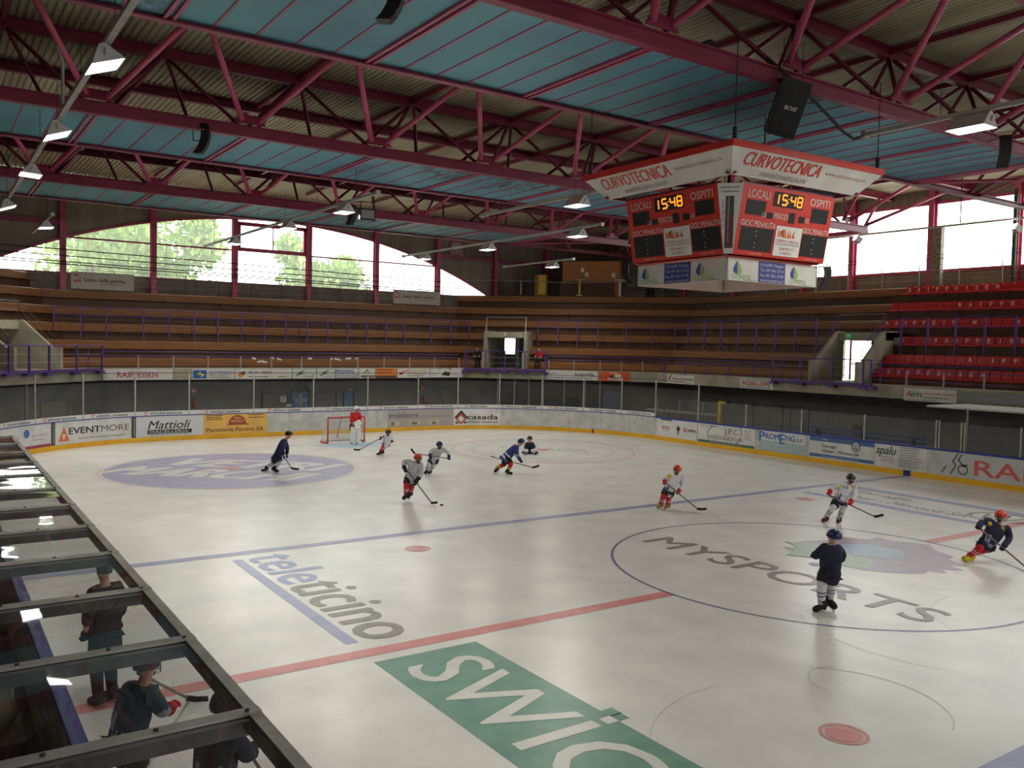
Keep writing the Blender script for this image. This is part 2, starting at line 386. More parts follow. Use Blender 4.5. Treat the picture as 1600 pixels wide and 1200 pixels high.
# words painted lengthways: read along -Y, tops towards +X
def lw(x0, y0, z): return lambda x, y: (x0+y, y0-x, z)
ice_mark('ice_lettering', lambda b, f: put(b, text2d('tele', 1.13, 2.45, bold=.035, cap=False), lw(-10.63, 6.62, .004)), M['i_tele'], label='violet blue word tele painted on the ice')
ice_mark('ice_lettering', lambda b, f: put(b, text2d('ticino', 1.13, 3.62, bold=.035, cap=False), lw(-10.63, 4.1, .004)), M['i_grey'], label='grey word ticino painted on the ice')
ice_mark('ice_stripe', lambda b, f: rect2d(b, f, -10.95, .5, -10.74, 6.5), M['i_tele'])
def swica_bg(b, f):
    rect2d(b, f, -10.9, -8.6, -9.14, -.41); poly2d(b, f, [(-9.14, -3.82), (-8.96, -3.82), (-8.96, -3.64), (-9.14, -3.64)][::-1])
    rect2d(b, f, -9.14, -3.66, -8.95, -3.46)
ice_mark('ice_advert', swica_bg, M['i_green'], .0035, 'green advert block with white letters painted on the ice')
ice_mark('ice_lettering', lambda b, f: (put(b, text2d('SWICA', 1.3, 5.6, bold=.012), lw(-10.65, -.85, .006)), rect2d(b, gfn(.006), -9.32, -3.82, -9.14, -3.64)), M['i_white'])
ice_mark('ice_lettering', lambda b, f: put(b, text2d('MYSPORTS', 1.03, 7.25, bold=.012), lw(-1.88, 3.62, .005)), M['i_dark'], label='dark grey word MYSPORTS across the centre circle')
# centre emblem: overlapping feathers in pale green, violet and blue
def feather(b, f, pts, spine=None):
    b.add([f(x, y) for x, y in pts], [tuple(range(len(pts)))])
def blade(c, a, l, w, n=12):
    ca, sa = math.cos(a), math.sin(a); r = []
    for i in range(n+1):
        t = i/n; r.append((t*l, w*math.sin(PI*t**.7)*(1-.15*t)))
    for i in range(n-1, 0, -1):
        t = i/n; r.append((t*l, -w*.55*math.sin(PI*t**.8)))
    return [(c[0]+x*ca-y*sa, c[1]+x*sa+y*ca) for x, y in r]
def fan(b, f, c, a0, a1, n, l0, l1, w):
    for i in range(n):
        t = i/(n-1); feather(b, lambda x, y, k=i: (f(x, y)[0], f(x, y)[1], f(x, y)[2]+.0004*k), blade(c, a0+(a1-a0)*t, l0+(l1-l0)*t, w))
def wing(pts): return lambda b, f: poly2d(b, f, pts)
body = [(.75, .9), (.5, .3), (.35, -.1), (.5, -.9), (.9, -1.35), (1.35, -1.7), (1.7, -1.62), (1.85, -1.95), (2.1, -1.7), (2.45, -2.0), (2.6, -1.6), (2.95, -1.85), (3.1, -1.3), (3.5, -1.2), (3.75, -.6), (4.2, -.2), (4.0, .25), (3.75, .5), (3.9, 1.0), (3.4, .95), (2.9, 1.65), (2.5, 1.35), (1.9, 1.6), (1.5, 1.65), (1.2, 1.3)]
ice_mark('ice_emblem', wing(body), M['i_fv'], .004, 'pale violet feathered body of the centre circle emblem')
ice_mark('ice_emblem', wing([(.75, .9), (.5, .3), (.35, -.1), (.55, -.8), (1.1, -.7), (1.7, -.2), (1.9, .6), (1.75, 1.5), (1.5, 1.65), (1.2, 1.3)]), M['i_fg'], .0055, 'pale green wing of the centre circle emblem')
ice_mark('ice_emblem', wing([(1.5, .1), (1.9, -.5), (2.5, -.6), (3.0, -.2), (2.9, .5), (2.4, .95), (1.9, .8)]), M['i_fb'], .007, 'pale blue centre of the centre circle emblem')
ice_mark('ice_emblem', wing([(.5, .3), (.1, .9), (.55, 1.05), (.75, 1.45), (1.0, 1.25), (1.3, 1.9), (1.5, 1.5), (1.0, .6)]), M['i_fg'], .0085)
rs = random.Random(21)
for i in range(14):     # skate marks
    cx, cy, r0, a0 = rs.uniform(-11, 8), rs.uniform(-7, 20), rs.uniform(.6, 2.6), rs.uniform(0, 6.3)
    ice_mark('skate_mark', (lambda cx, cy, r0, a0: lambda b, f: ring2d(b, f, cx, cy, r0, r0+.012, a0, a0+1.3, 20))(cx, cy, r0, a0), M['i_faint'], .0025)
for q in (ring(-6.2, -5.0, 1.3, 1.325, -1.2, 1.0), ring(-5.4, -4.6, .6, .62, 1.0, 3.2)): ice_mark('skate_mark', q, M['i_dark'] if False else M['i_faint'], .0026)
# right hand advert between two violet bars
ice_mark('ice_stripe', lambda b, f: rect2d(b, f, 7.95, -.2, 8.35, 6.45), M['i_blue'])
ice_mark('ice_stripe', lambda b, f: rect2d(b, f, 10.5, -.2, 10.95, 6.45), M['i_blue'])
def weber(b, f):
    put(b, text2d('Garage', .62, 2.2, cap=False), lw(9.62, 5.9, .0045)); put(b, text2d('Weber - Monaco SA', .62, 4.6), lw(8.65, 5.9, .0045))
    ring2d(b, f, 9.6, .75, .75, .85, n=40)
    for q in ([(.0, .45), (.28, -.35), (.5, .3)], [(-.5, .3), (-.28, -.35), (0, .45)]): stroke2d(b, lambda x, y: (9.6+y*1.2, .75-x, .0045), q, .1)
ice_mark('ice_lettering', weber, M['i_dark'], label='grey garage advert lettering between two violet bars')

# ================================================================== GROUND AND FLOORS
mb = MB(); mb.box((3, 0, -1.05), (300, 300, .1)); g = struct(mb.build('ground', mat('meadow', S(96, 110, 66), S(80, 96, 54), .2, rough=.9))); g['label'] = 'green meadow outside the hall'
mb = MB(); Q = [(-22, -40.2), (27.3, -40.2), (27.3, 40.2), (-22, 40.2)]
inner = [rink_full(-2*S_MID+4*S_MID*i/120)[0] for i in range(120)]
def oring(q, k):   # match the rounded inner edge with an outer rectangle
    v = Vector((q.x-2.65, q.y, 0)); s = min(24.65/abs(v.x) if abs(v.x) > 1e-6 else 1e9, 40.2/abs(v.y) if abs(v.y) > 1e-6 else 1e9)
    return (2.65+v.x*s, v.y*s, -.02)
vs = [(q.x, q.y, -.02) for q in inner]+[oring(q, 0) for q in inner]
mb.add(vs, [((i+1) % 120, i, 120+i, 120+(i+1) % 120) for i in range(120)])
f_ = struct(mb.build('floor', M['floor'])); f_['label'] = 'dark rubber walkway floor behind the boards'

# ================================================================== STANDS (tiers follow a bent front line)
SEG = [(Vector((-16.8, 26.7, 0)), Vector((1, 1, 0)).normalized(), 10.607), (Vector((-9.3, 34.2, 0)), Vector((1, 0, 0)), 20.9),
       (Vector((11.6, 34.2, 0)), Vector((1, -1, 0)).normalized(), 11.738), (Vector((19.9, 25.9, 0)), Vector((0, -1, 0)), 62.0)]
TT = math.tan(PI/8)
def P3(sg, t, d, z):
    o, dr, ln = SEG[sg]; n = Vector((-dr.y, dr.x, 0)); q = o+dr*t+n*d
    q.z = z+(-.07+.14*min(1, max(0, (q.x+9)/29)))
    return q
def lim(sg, d, lo=None, hi=None):
    ln = SEG[sg][2]
    return (-d*TT if lo is None else lo), (ln+d*TT if hi is None else hi)
Z0, RISE, D0, TR = 3.335, .868, .9, .85
def lev(r): return D0+TR*r, Z0+RISE*r       # seat front edge: set-back, height
def strip(mb, sg, pts, lo=None, hi=None, n=1):   # extrude a (d, z) polyline along a segment
    for (d0, z0), (d1, z1) in zip(pts[:-1], pts[1:]):
        a0, b0 = lim(sg, d0, lo, hi); a1, b1 = lim(sg, d1, lo, hi)
        mb.quad(P3(sg, a0, d0, z0), P3(sg, b0, d0, z0), P3(sg, b1, d1, z1), P3(sg, a1, d1, z1))
ZF0, ZF1 = 2.65, 3.24
SEGNAME = ['left bend', 'far end', 'right bend', 'right side']
# fascia beam with its soffit and the lower wall
for sg in range(4):
    mb = MB(); strip(mb, sg, [(.0, ZF0), (0, ZF1), (D0+.3, ZF1)]); strip(mb, sg, [(2.6, ZF0), (.0, ZF0)])
    struct(mb.build('fascia_beam', M['conc']))['label'] = 'pale concrete front beam of the %s stand' % SEGNAME[sg]
    mb = MB(); strip(mb, sg, [(2.1, -.05), (2.1, ZF0+.05)])
    struct(mb.build('wall_under_stand', M['concg']))['label'] = 'grey painted wall below the %s stand' % SEGNAME[sg]
# openings: (segment, from, to) cut out of the lowest three levels
VOM = {0: (5.3, 8.3), 2: (.95, 3.65), 3: (10.55, 13.3)}
for sg in range(4):
    top = {0: 5, 1: 4, 2: 5, 3: 5}[sg]
    rng = [(None, None)]
    if sg in VOM: rng = [(None, VOM[sg][0]), (VOM[sg][1], None)]
    mw = MB(); md = MB()
    for r in range(top+1):
        d, z = lev(r); dn = lev(r+1)[0]+.30
        for lo, hi in (rng if r < 3 else [(None, None)]):
            if r == 5 and sg == 0: pass
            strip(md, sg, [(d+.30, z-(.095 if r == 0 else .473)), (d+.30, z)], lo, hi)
            strip(mw, sg, [(d+.30, z), (d+.36, z+.03), (d+.36, z+.36), (d+.40, z+.395), (dn if r < top else d+3.2, z+.395)], lo, hi)
    struct(mw.build('timber_tiers', M['wood']))['label'] = 'stepped timber tiers of the %s stand' % SEGNAME[sg]
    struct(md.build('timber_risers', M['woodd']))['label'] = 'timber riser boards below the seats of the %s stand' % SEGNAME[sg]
# level 5 return at both ends of the far end block
for a, b in ((None, -.6), (21.95, None)):
    d, z = lev(5); mw = MB()
    strip(mw, 1, [(d+.30, z-.473), (d+.30, z), (d+.36, z+.03), (d+.36, z+.36), (d+.40, z+.395), (d+3.2, z+.395)], a, b)
    t = -.6 if a is None else 21.95
    mw.quad(P3(1, t, d+.3, z-.473), P3(1, t, d+3.2, z-.473), P3(1, t, d+3.2, z+.395), P3(1, t, d+.3, z+.395))
    struct(mw.build('timber_tiers', M['wood']))['label'] = 'raised timber corner tier beside the far window'
# vomitory surrounds
def vomitory(sg, a, b, zl0, zl1, dl, lbl, num):
    mb = MB(); th = .16
    for t0, t1 in ((a, a+th), (b-th, b)):      # side walls with a raked top
        de = 2.7 if (sg == 3 and t0 == a) else 4.6
        prof = [(.12, 3.2), (de, 3.2), (de, zl1+.05), (dl-.15, zl1+.05), (.55, 4.25), (.12, 4.25)]
        va = [P3(sg, t0, d, z) for d, z in prof]; vb = [P3(sg, t1, d, z) for d, z in prof]; n = len(prof)
        mb.add(va+vb, [tuple(range(n))[::-1], tuple(range(n, 2*n))]+[(i, (i+1) % n, n+(i+1) % n, n+i) for i in range(n)])
    v = [P3(sg, t, d, z) for z in (zl0, zl1) for t, d in ((a, dl), (b, dl), (b, 4.6), (a, 4.6))]
    mb.hexa(v)
    mb.quad(P3(sg, a, .1, 3.235), P3(sg, b, .1, 3.235), P3(sg, b, 6.6, 3.235), P3(sg, a, 6.6, 3.235))
    aa = a-2.4 if sg == 3 else a-.6
    for t in (aa, b+.6): mb.quad(P3(sg, t, 4.6, 3.2), P3(sg, t, 6.6, 3.2), P3(sg, t, 6.6, 5.6), P3(sg, t, 4.6, 5.6))
    if sg != 3: mb.quad(P3(sg, a-.6, 4.6, 3.2), P3(sg, a, 4.6, 3.2), P3(sg, a, 4.6, 5.6), P3(sg, a-.6, 4.6, 5.6))
    if sg == 3: mb.hexa([P3(sg, t, d, z) for z in (4.6, 5.46) for t, d in ((13.1, 2.95), (13.95, 2.95), (13.95, 3.7), (13.1, 3.7))])
    mb.quad(P3(sg, b, 4.6, 3.2), P3(sg, b+.6, 4.6, 3.2), P3(sg, b+.6, 4.6, 5.6), P3(sg, b, 4.6, 5.6))
    mb.quad(P3(sg, a-.6, 4.6, 5.4), P3(sg, b+.6, 4.6, 5.4), P3(sg, b+.6, 6.6, 5.4), P3(sg, a-.6, 6.6, 5.4))
    struct(mb.build('stair_opening', M['conc']))['label'] = lbl
vomitory(0, 5.3, 8.3, 5.05, 5.45, 2.3, 'concrete stair opening in the left bend of the stand', None)
vomitory(2, .95, 3.65, 5.18, 5.55, .9, 'concrete stair opening in the right bend of the stand', None)
vomitory(3, 10.55, 13.3, 5.30, 5.69, 2.3, 'concrete stair opening numbered 3 beside the red seats', 3)
# near side walkway slab and wall below it, behind the benches
mb = MB(); mb.box((-19.4, -3, 2.95), (5.2, 76, .58)); struct(mb.build('walkway_slab', M['conc']))['label'] = 'concrete walkway slab above the players benches'
mb = MB(); mb.box((-18.0, -3, 1.3), (.2, 76, 2.7)); struct(mb.build('wall_under_walkway', M['concg']))['label'] = 'grey wall behind the players benches'

# ================================================================== OUTER WALLS AND WINDOWS
YW, XR, XL, ZT = 39.6, 27.0, -22.0, 13.26
COLX = [-19.2, -14.7, -10.22, -5.72, -1.22, 3.3, 7.82, 12.35, 16.98, 21.4]
ZS = 8.05
def arch(x):
    dx = x-1.2
    if abs(dx) >= 15.42: return ZS
    return max(ZS, 11.9-33.5+math.sqrt(33.5**2-dx*dx))
def end_wall(sy, name, lbl):
    mb = MB(); y0, y1 = sy*YW, sy*(YW+.2)
    xs = [XL]+[-14.2+30.8*i/56 for i in range(57)]+[XR]
    xs = sorted(xs+([-16.4, -12.4, 17.2, 20.2] if sy > 0 else []))
    for a, b in zip(xs[:-1], xs[1:]):
        op = (a > -14.3 and b < 16.7)
        parts = [(-1, ZS, -1, ZS), (arch(a), ZT, arch(b), ZT)] if op else [(-1, ZT, -1, ZT)]
        if sy > 0 and ((a >= -16.41 and b <= -12.39) or (a >= 17.19 and b <= 20.21)): parts = [(-1, 2.6, -1, 2.6), (6.1, parts[0][1], 6.1, parts[0][3])]+parts[1:]
        for p0, p1, q0, q1 in parts:
            mb.hexa([(a, y0, p0), (b, y0, q0), (b, y1, q0), (a, y1, p0), (a, y0, p1), (b, y0, q1), (b, y1, q1), (a, y1, p1)])
    o = struct(mb.build(name, M['clad'])); o['label'] = lbl
end_wall(1, 'wall_back', 'beige clad end wall with an arched window'); end_wall(-1, 'wall_front', 'beige clad near end wall')
mb = MB(); mb.box((3.0, YW-.06, 7.1), (36, .1, 1.9)); struct(mb.build('wall_panel_back', M['block']))['label'] = 'grey blockwork parapet below the arched window'
mb = MB(); mb.box((XL, 0, 6.2), (.2, 2*YW, 14.5)); struct(mb.build('wall_left', M['clad']))['label'] = 'beige clad wall on the camera side'
mb = MB(); mb.box((XR+.1, -12.3, 4.0), (.2, 54.6, 10.1)); mb.box((XR+.1, 29.8, 4.0), (.2, 19.6, 10.1)); mb.box((XR+.1, 17.5, 7.6), (.2, 5.0, 2.9)); mb.box((XR+.1, 17.5, .8), (.2, 5.0, 3.7)); mb.box((XR+.1, 0, 13.0), (.2, 2*YW, .95)); mb.box((XR+.1, 30.3, 10.8), (.2, 18.6, 3.6)); mb.box((XR+.1, -37.5, 10.8), (.2, 4.2, 3.6))
struct(mb.build('wall_right', M['clad']))['label'] = 'beige clad side wall with a long strip window'
# end window: panes between the columns, arched head trim, transom, sill
wi = 0
for a, b in zip(COLX[1:-1], COLX[2:]):
    a2, b2 = max(a, -14.2), min(b, 16.6)
    if b2-a2 < .3: continue
    wi += 1; xs = [a2+(b2-a2)*i/8 for i in range(9)]; mb = MB()
    for p, q in zip(xs[:-1], xs[1:]): mb.quad((p, YW+.1, ZS), (q, YW+.1, ZS), (q, YW+.1, arch(q)), (p, YW+.1, arch(p)))
    w = struct(mb.build('window_%d' % wi, M['pane'])); w['label'] = 'bay of the arched end window, ribbed translucent sheet'
    fr = MB()
    for p, q in zip(xs[:-1], xs[1:]): fr.beam((p, YW-.05, arch(p)), (q, YW-.05, arch(q)), .12, .12)
    fr.beam((a2, YW-.05, ZS), (b2, YW-.05, ZS), .1, .1)
    if arch(.5*(a2+b2)) > 10.2 and wi != 4:
        fr.beam((max(a2, -10.2), YW-.02, 9.96), (min(b2, 12.4), YW-.02, 9.96), .08, .09)
    fr.build('window_frame', M['pink'], w)
    rb = MB()
    k = a2+.25
    while k < b2: rb.box((k, YW+.11, (ZS+arch(k))/2), (.012, .012, arch(k)-ZS)); k += .5
    rb.build('pane_rib', ink(226, 232, 214), w)
fr = MB()      # opening vent in the middle bay
fr.beam((-1.1, YW-.08, 11.55), (3.2, YW-.08, 11.55), .12, .22); fr.beam((-1.1, YW-.08, 10.05), (3.2, YW-.08, 10.05), .12, .22)
fr.beam((-.95, YW-.08, 10.1), (-.95, YW-.08, 11.6), .2, .12, (0, 1, 0)); fr.beam((3.1, YW-.08, 10.1), (3.1, YW-.08, 11.6), .2, .12, (0, 1, 0)); fr.beam((1.1, YW-.08, 10.1), (1.1, YW-.08, 11.6), .06, .08, (0, 1, 0))
struct(fr.build('window_vent', M['pink']))['label'] = 'pink framed opening light in the middle of the arched window'
ti = 0
for x in COLX:
    ti += 1; mb = MB(); mb.ibeam((x, YW-.22, 6.2), (x, YW-.22, ZT), .3, .34, .03, .025, (0, 1, 0))
    struct(mb.build('trim_%d' % ti, M['pink']))['label'] = 'pink steel column on the far end wall'
mb = MB()
for a, b in ((-22, -10.35), (12.5, 21.4), (21.4, 27)): mb.beam((a, YW-.14, 10.68), (b, YW-.14, 10.68), .2, .24)
mb.beam((XL, YW-.16, ZT-.2), (XR, YW-.16, ZT-.2), .2, .4)
struct(mb.build('trim_90', M['pinkd']))['label'] = 'wine coloured wall rails of the far end wall'
# right strip window
RY = [21.0, 17.75, 13.15, 8.92, 4.5, .1, -4.3, -8.7, -13.1, -17.5, -21.9, -26.3, -30.7, -35.2]
for i, (a, b) in enumerate(zip(RY[:-1], RY[1:])):
    mb = MB(); mb.quad((XR+.1, a, 9.05), (XR+.1, b, 9.05), (XR+.1, b, 12.55), (XR+.1, a, 12.55))
    w = struct(mb.build('window_%d' % (20+i), M['pane'])); w['label'] = 'bay of the right side strip window'
    fr = MB(); fr.beam((XR-.05, a, 9.05), (XR-.05, b, 9.05), .12, .14); fr.beam((XR-.05, a, 12.55), (XR-.05, b, 12.55), .12, .14); fr.build('window_frame', M['pink'], w)
for y in RY[:-1]+[26.3, 30.7]:
    ti += 1; mb = MB(); mb.ibeam((XR-.2, y, 7.0), (XR-.2, y, ZT), .3, .36, .03, .025, (1, 0, 0))
    struct(mb.build('trim_%d' % ti, M['pink']))['label'] = 'pink steel column on the right wall'

# ================================================================== ROOF
mb = MB(); x = -22.0; PT = .2; zr = 13.28
while x < 27.2:
    q = [(x, zr), (x+.07, zr), (x+.1, zr+.055), (x+.17, zr+.055), (x+.2, zr)]
    for (a, za), (b, zb) in zip(q[:-1], q[1:]): mb.quad((a, -39.9, za), (a, 39.9, za), (b, 39.9, zb), (b, -39.9, zb))
    x += PT
c_ = struct(mb.build('ceiling', M['deck'])); c_['label'] = 'corrugated metal roof deck'
BAY = 4.114
XK = [-12.476+BAY*i for i in range(-2, 9)]
XH = [x+BAY/2 for x in XK]
TRUSS = [-24.2, -11.6, 1.05, 13.9, 26.3]
ZB, ZD = 10.82, 13.08
ORD = ['nearest', 'second', 'third', 'fourth', 'fifth']
def gusset(mb, x, y):
    mb.hexa([(x-.45, y-.16, ZB+.2), (x+.45, y-.16, ZB+.2), (x+.45, y-.12, ZB+.2), (x-.45, y-.12, ZB+.2), (x-.3, y-.16, ZB+.46), (x+.3, y-.16, ZB+.46), (x+.3, y-.12, ZB+.46), (x-.3, y-.12, ZB+.46)])
for k, y0 in enumerate(TRUSS):
    pos = ['behind the camera, out of view', 'above the camera', 'passing in front of the scoreboard', 'across the middle of the far zone', 'nearest to the arched end window'][k]
    t = thing('roof_truss', 'pink steel roof truss with zigzag braces, ' + pos, 'roof truss', (2.6, y0, ZB), 'roof trusses')
    yc, yt, yp, yq = y0+4.6, y0-2.65, y0+1.55, y0+5.75
    b = MB(); b.ibeam((-21.8, y0, ZB), (22.3, y0, ZB), .22, .34, .035, .03)
    for x in XK:
        if x < 22: gusset(b, x, y0)
    b.build('bottom_chord', M['pinkd'], t)
    b = MB(); b.ibeam((-21.8, yc, ZB-.06), (22.3, yc, ZB-.06), .2, .2, .03, .025); b.build('bottom_chord', M['pinkd'], t)
    for yy in (yt, yp, yq):
        b = MB(); b.ibeam((-21.9, yy, ZD), (26.9, yy, ZD), .24, .34, .03, .025); b.build('top_chord', M['pinkd'], t)
    vis = (k >= 1)
    if vis:
        for i, x in enumerate(XK):
            for xh in XH:
                if abs(xh-x) > 2.2 or x > 22: continue
                s = 1 if xh > x else -1
                if True:
                    b = MB(); b.tube([(x+.26*s, y0-.14, ZB+.32), (xh-.1*s, yt, ZD-.1)], .085, 8); b.build('brace', M['pink'], t, True)
                    b = MB(); b.tube([(x+.3*s, y0+.08, ZB+.2), (xh-.12*s, yp-.05, ZD-.15)], .06, 6); b.build('brace', M['pinkd'], t, True)
                b = MB(); b.tube([(x+.2*s, yc-.05, ZB), (xh-.12*s, yp+.1, ZD-.15)], .06, 6); b.build('brace', M['pinkd'], t, True)
        for dy, zz in ((yt, ZD-.1), (yp, ZD-.15)):     # end fan towards the wall
            b = MB(); b.tube([(22.1, y0, ZB+.2), (25.6, dy, zz)], .075, 8); b.build('brace', M['pink'], t, True)
        b = MB(); b.beam((22.3, y0, ZB-.05), (22.3, yc, ZB-.05), .18, .2); b.beam((12.6, y0, ZB-.03), (12.6, yc, ZB-.03), .16, .16); b.tube([(13, y0, ZB), (17, yc, ZB)], .06, 6); b.tube([(17, y0, ZB), (13, yc, ZB)], .06, 6); b.tube([(17.4, y0, ZB), (22, yc, ZB)], .06, 6); b.build('end_frame', M['pink'], t)
        for xh in XH:     # rafters on the deck line
            if xh > 26: continue
            b = MB(); b.beam((xh, yt, ZD+.05), (xh, yt+12.6, ZD+.05), .12, .16); b.build('rafter', M['pinkd'], t)
# blue ceiling film strips between the two bottom chords of each truss
for k, y0 in enumerate(TRUSS):
    yc = y0+4.6; pos = ['behind the camera', 'above the camera', 'over the scoreboard', 'beyond the scoreboard', 'nearest the arched window'][k]
    t = thing('ceiling_panel_strip', 'blue ceiling panel strip with pink ribs, ' + pos, 'ceiling panels', (-4, y0+2.4, ZB), 'blue ceiling strips')
    xs = [-21.8]+[x for x in XK if -21 < x < 13]
    for a, b in zip(xs[:-1], xs[1:]):
        p = MB(); p.quad((a, y0+.1, ZB-.06), (b, y0+.1, ZB-.06), (b, yc, ZB-.06), (a, yc, ZB-.06)); p.build('film_panel', M['blue'], t)
        p = MB()
        if True:
            p.beam((b-.08, y0+.1, ZB-.09), (b-.08, yc, ZB-.09), .07, .07); p.beam((b+.08, y0+.1, ZB-.09), (b+.08, yc, ZB-.09), .07, .07)
        for j in range(1, 5):
            x = b-BAY*j/5
            if x > a+.2: p.beam((x, y0+.1, ZB-.068), (x, yc, ZB-.068), .04, .02)
        p.build('film_rib', M['pink'], t)
# ================================================================== BOARDS
boards = thing('dasher_boards', 'white rink boards with yellow kick plate and advert panels round the ice', 'boards', (0, L_, 0))
def around(name, m, s0, s1, prof, n, label=None, closed=True):   # sweep an (off, z) outline along the boards
    b = MB(); k = len(prof)
    for i in range(n+1):
        q, nn = rink_full(s0+(s1-s0)*i/n)
        b.v += [tuple(q+nn*o+Vector((0, 0, z))) for o, z in prof]
    for i in range(n):
        for j in range(k if closed else k-1):
            j2 = (j+1) % k
            b.f.append((i*k+j, (i+1)*k+j, (i+1)*k+j2, i*k+j2)); b.m.append(0)
    return b.build(name, m, boards, label=label)
def rect(o0, o1, z0, z1): return [(o1, z0), (o1, z1), (o0, z1), (o0, z0)]
FULL = 2*S_MID
around('kick_plate', M['yellow'], -FULL, FULL, rect(-.04, .012, 0, .21), 280, 'yellow kick plate')
around('board_panel', M['scuff'], -FULL, FULL, rect(-.04, 0, .21, 1.15), 280, 'scuffed white board face')
around('upper_band', M['white'], -17.5, 20.15, rect(-.04, .0, 1.185, 1.375), 100, 'white band above the blue stripe')
around('cap_rail', M['bluecap'], -17.5, 20.15, rect(-.06, .02, 1.15, 1.185), 100, 'blue cap stripe')
around('cap_rail', M['bluecap'], 20.15, 2*FULL-17.5, rect(-.1, .03, 1.13, 1.2), 200, 'blue cap rail')
E2 = rink_full
for s in (YB_ for YB_ in (S_MID-YB, S_MID+YB)):
    for sg in (1, -1): around('line_marker', ink(28, 52, 130), sg*s-.15, sg*s+.15, rect(.01, .018, .005, .215), 2, 'blue line marker')
for s in (16.13, -16.13): around('line_marker', ink(150, 40, 40), s-.06, s+.06, rect(.01, .018, .005, .215), 2, 'red goal line marker')
b = MB()
for s in [13.12-2.4*i for i in range(12)]+[12.64, 14.7, 16.6, 18.4, 20.13, 23.14, 26.8, 29.55, 32.8, 34.9, 36.28, 38.3, 41.3]:
    q, n = rink_full(s); t = Vector((-n.y, n.x, 0)); b.beam(q+n*.001+Vector((0, 0, .22)), q+n*.001+Vector((0, 0, 1.14)), .012, .006, n)
b.build('panel_joint', ink(120, 120, 116), boards)
def bfn(off, s0=0.0, z0=0.0):
    def f(x, y):
        q, n = rink_full(s0+x); return q+n*off+Vector((0, 0, z0+y))
    return f
def ad(s0, s1, z0, z1, bg, label, draws, off=.006):
    w, h = s1-s0, z1-z0
    b = MB(); rect2d(b, bfn(off, s0, z0), 0, 0, w, h, max(2, int(w/.25)))
    p = b.build('advert_panel', bg, boards, label=label)
    for i, (m, fn) in enumerate(draws):
        b = MB(); fn(b, bfn(off+.004+.002*i, s0, z0), w, h)
        if b.v: b.build('advert_print', m, p)
    return p
def T(body, x, y, h, width=None, **kw): return lambda b, f, w, hh: put(b, text2d(body, h*hh, None if width is None else width*w, **kw), lambda p, q: f(p+x*w, q+y*hh))
def Rr(x0, y0, x1, y1, n=8): return lambda b, f, w, h: rect2d(b, f, x0*w, y0*h, x1*w, y1*h, n)
def many(*fs): return lambda b, f, w, h: [q(b, f, w, h) for q in fs]
def lines(x0, x1, y0, y1, n, hgt=.03, seed=1):   # rows of small print
    rr = random.Random(seed)
    def g(b, f, w, h):
        for i in range(n):
            y = y0+(y1-y0)*i/max(1, n-1); x = x0; e = x1-rr.random()*.25*(x1-x0)
            while x < e:
                k = (x1-x0)*(.04+.07*rr.random()); rect2d(b, f, x*w, y*h, min(e, x+k)*w, (y+hgt)*h, 1); x += k+.012*(x1-x0)+.004
    return g
K0, K1 = .215, 1.145
BK = ink(46, 44, 44); GR = ink(120, 118, 114)
ad(-15.6, -12.58, K0, K1, M['white'], 'white panel with a blue dot and wine footer', [(ink(60, 58, 60), T('etti', .18, .34, .3, .22, shear=.2)), (ink(54, 110, 176), lambda b, f, w, h: disc2d(b, f, .56*w, .66*h, .17)), (GR, many(T('Tel. 091 862 31 14', .66, .5, .09, .3), lines(.66, .9, .34, .34, 1))), (ink(150, 52, 82), Rr(0, 0, 1, .12))])
for a in (-12.55, -8.69): ad(a, a+.2, K0, K1, ink(60, 58, 58), 'narrow dark strip with upright web address', [(ink(200, 198, 196), lambda b, f, w, h: put(b, text2d('eventmore.ch', .09, .8), lambda x, y: f(.15-y, .06+x)))])
def tri(b, f, w, h):
    for q in ((0, 0), (.33, 0), (.165, .3)): poly2d(b, f, [(.15+q[0]*.8, .12+q[1]*.95), (.15+q[0]*.8+.3, .12+q[1]*.95), (.15+q[0]*.8+.15, .12+q[1]*.95+.34)])
ad(-12.33, -8.72, K0, K1, M['white'], 'white panel lettered EVENTMORE with an orange triangle', [(ink(222, 112, 56), tri), (BK, many(T('EVENT', .19, .42, .3, .42, bold=.05), T('tecnico eventi-spettacoli-congressi', .32, .16, .1, .6))), (ink(90, 88, 88), T('MORE', .62, .42, .3, .36))])
ad(-8.46, -5.46, K0, K1, mat('grey_white_board', S(208, 210, 214), rough=.5), 'pale grey panel lettered Mattioli Macelleria', [(BK, many(T('Mattioli', .17, .38, .42, .64, bold=.02, shear=.3), Rr(.165, .13, .83, .33))), (ink(200, 200, 200), T('MACELLERIA', .2, .165, .13, .58, bold=.03)), (GR, lines(.2, .8, .06, .06, 1))])
def hill(b, f, w, h): poly2d(b, f, [(.52*w+math.cos(PI*i/16)*.42, .5*h+math.sin(PI*i/16)*.42) for i in range(17)])
ad(-5.42, -2.4, K0, K1, mat('amber_board', S(222, 170, 84), S(232, 186, 92), 1.2, rough=.5), 'amber panel lettered Panetteria Persico SA', [(ink(160, 66, 48), many(hill, Rr(.36, .44, .7, .5))), (ink(228, 190, 120), many(T('PAN', .47, .74, .12, .1, bold=.03), T('PERSICO', .42, .58, .12, .2, bold=.03))), (ink(104, 62, 40), many(T('Panetteria Persico SA', .04, .12, .2, .9, bold=.02), lines(.04, .3, .72, .92, 3, .05, 3), lines(.7, .95, .78, .92, 2, .05, 4)))])
def photos(b, f, w, h):
    for x in (.02, .33, .62): rect2d(b, f, x*w, .08*h, (x+.16)*w, .34*h, 2)
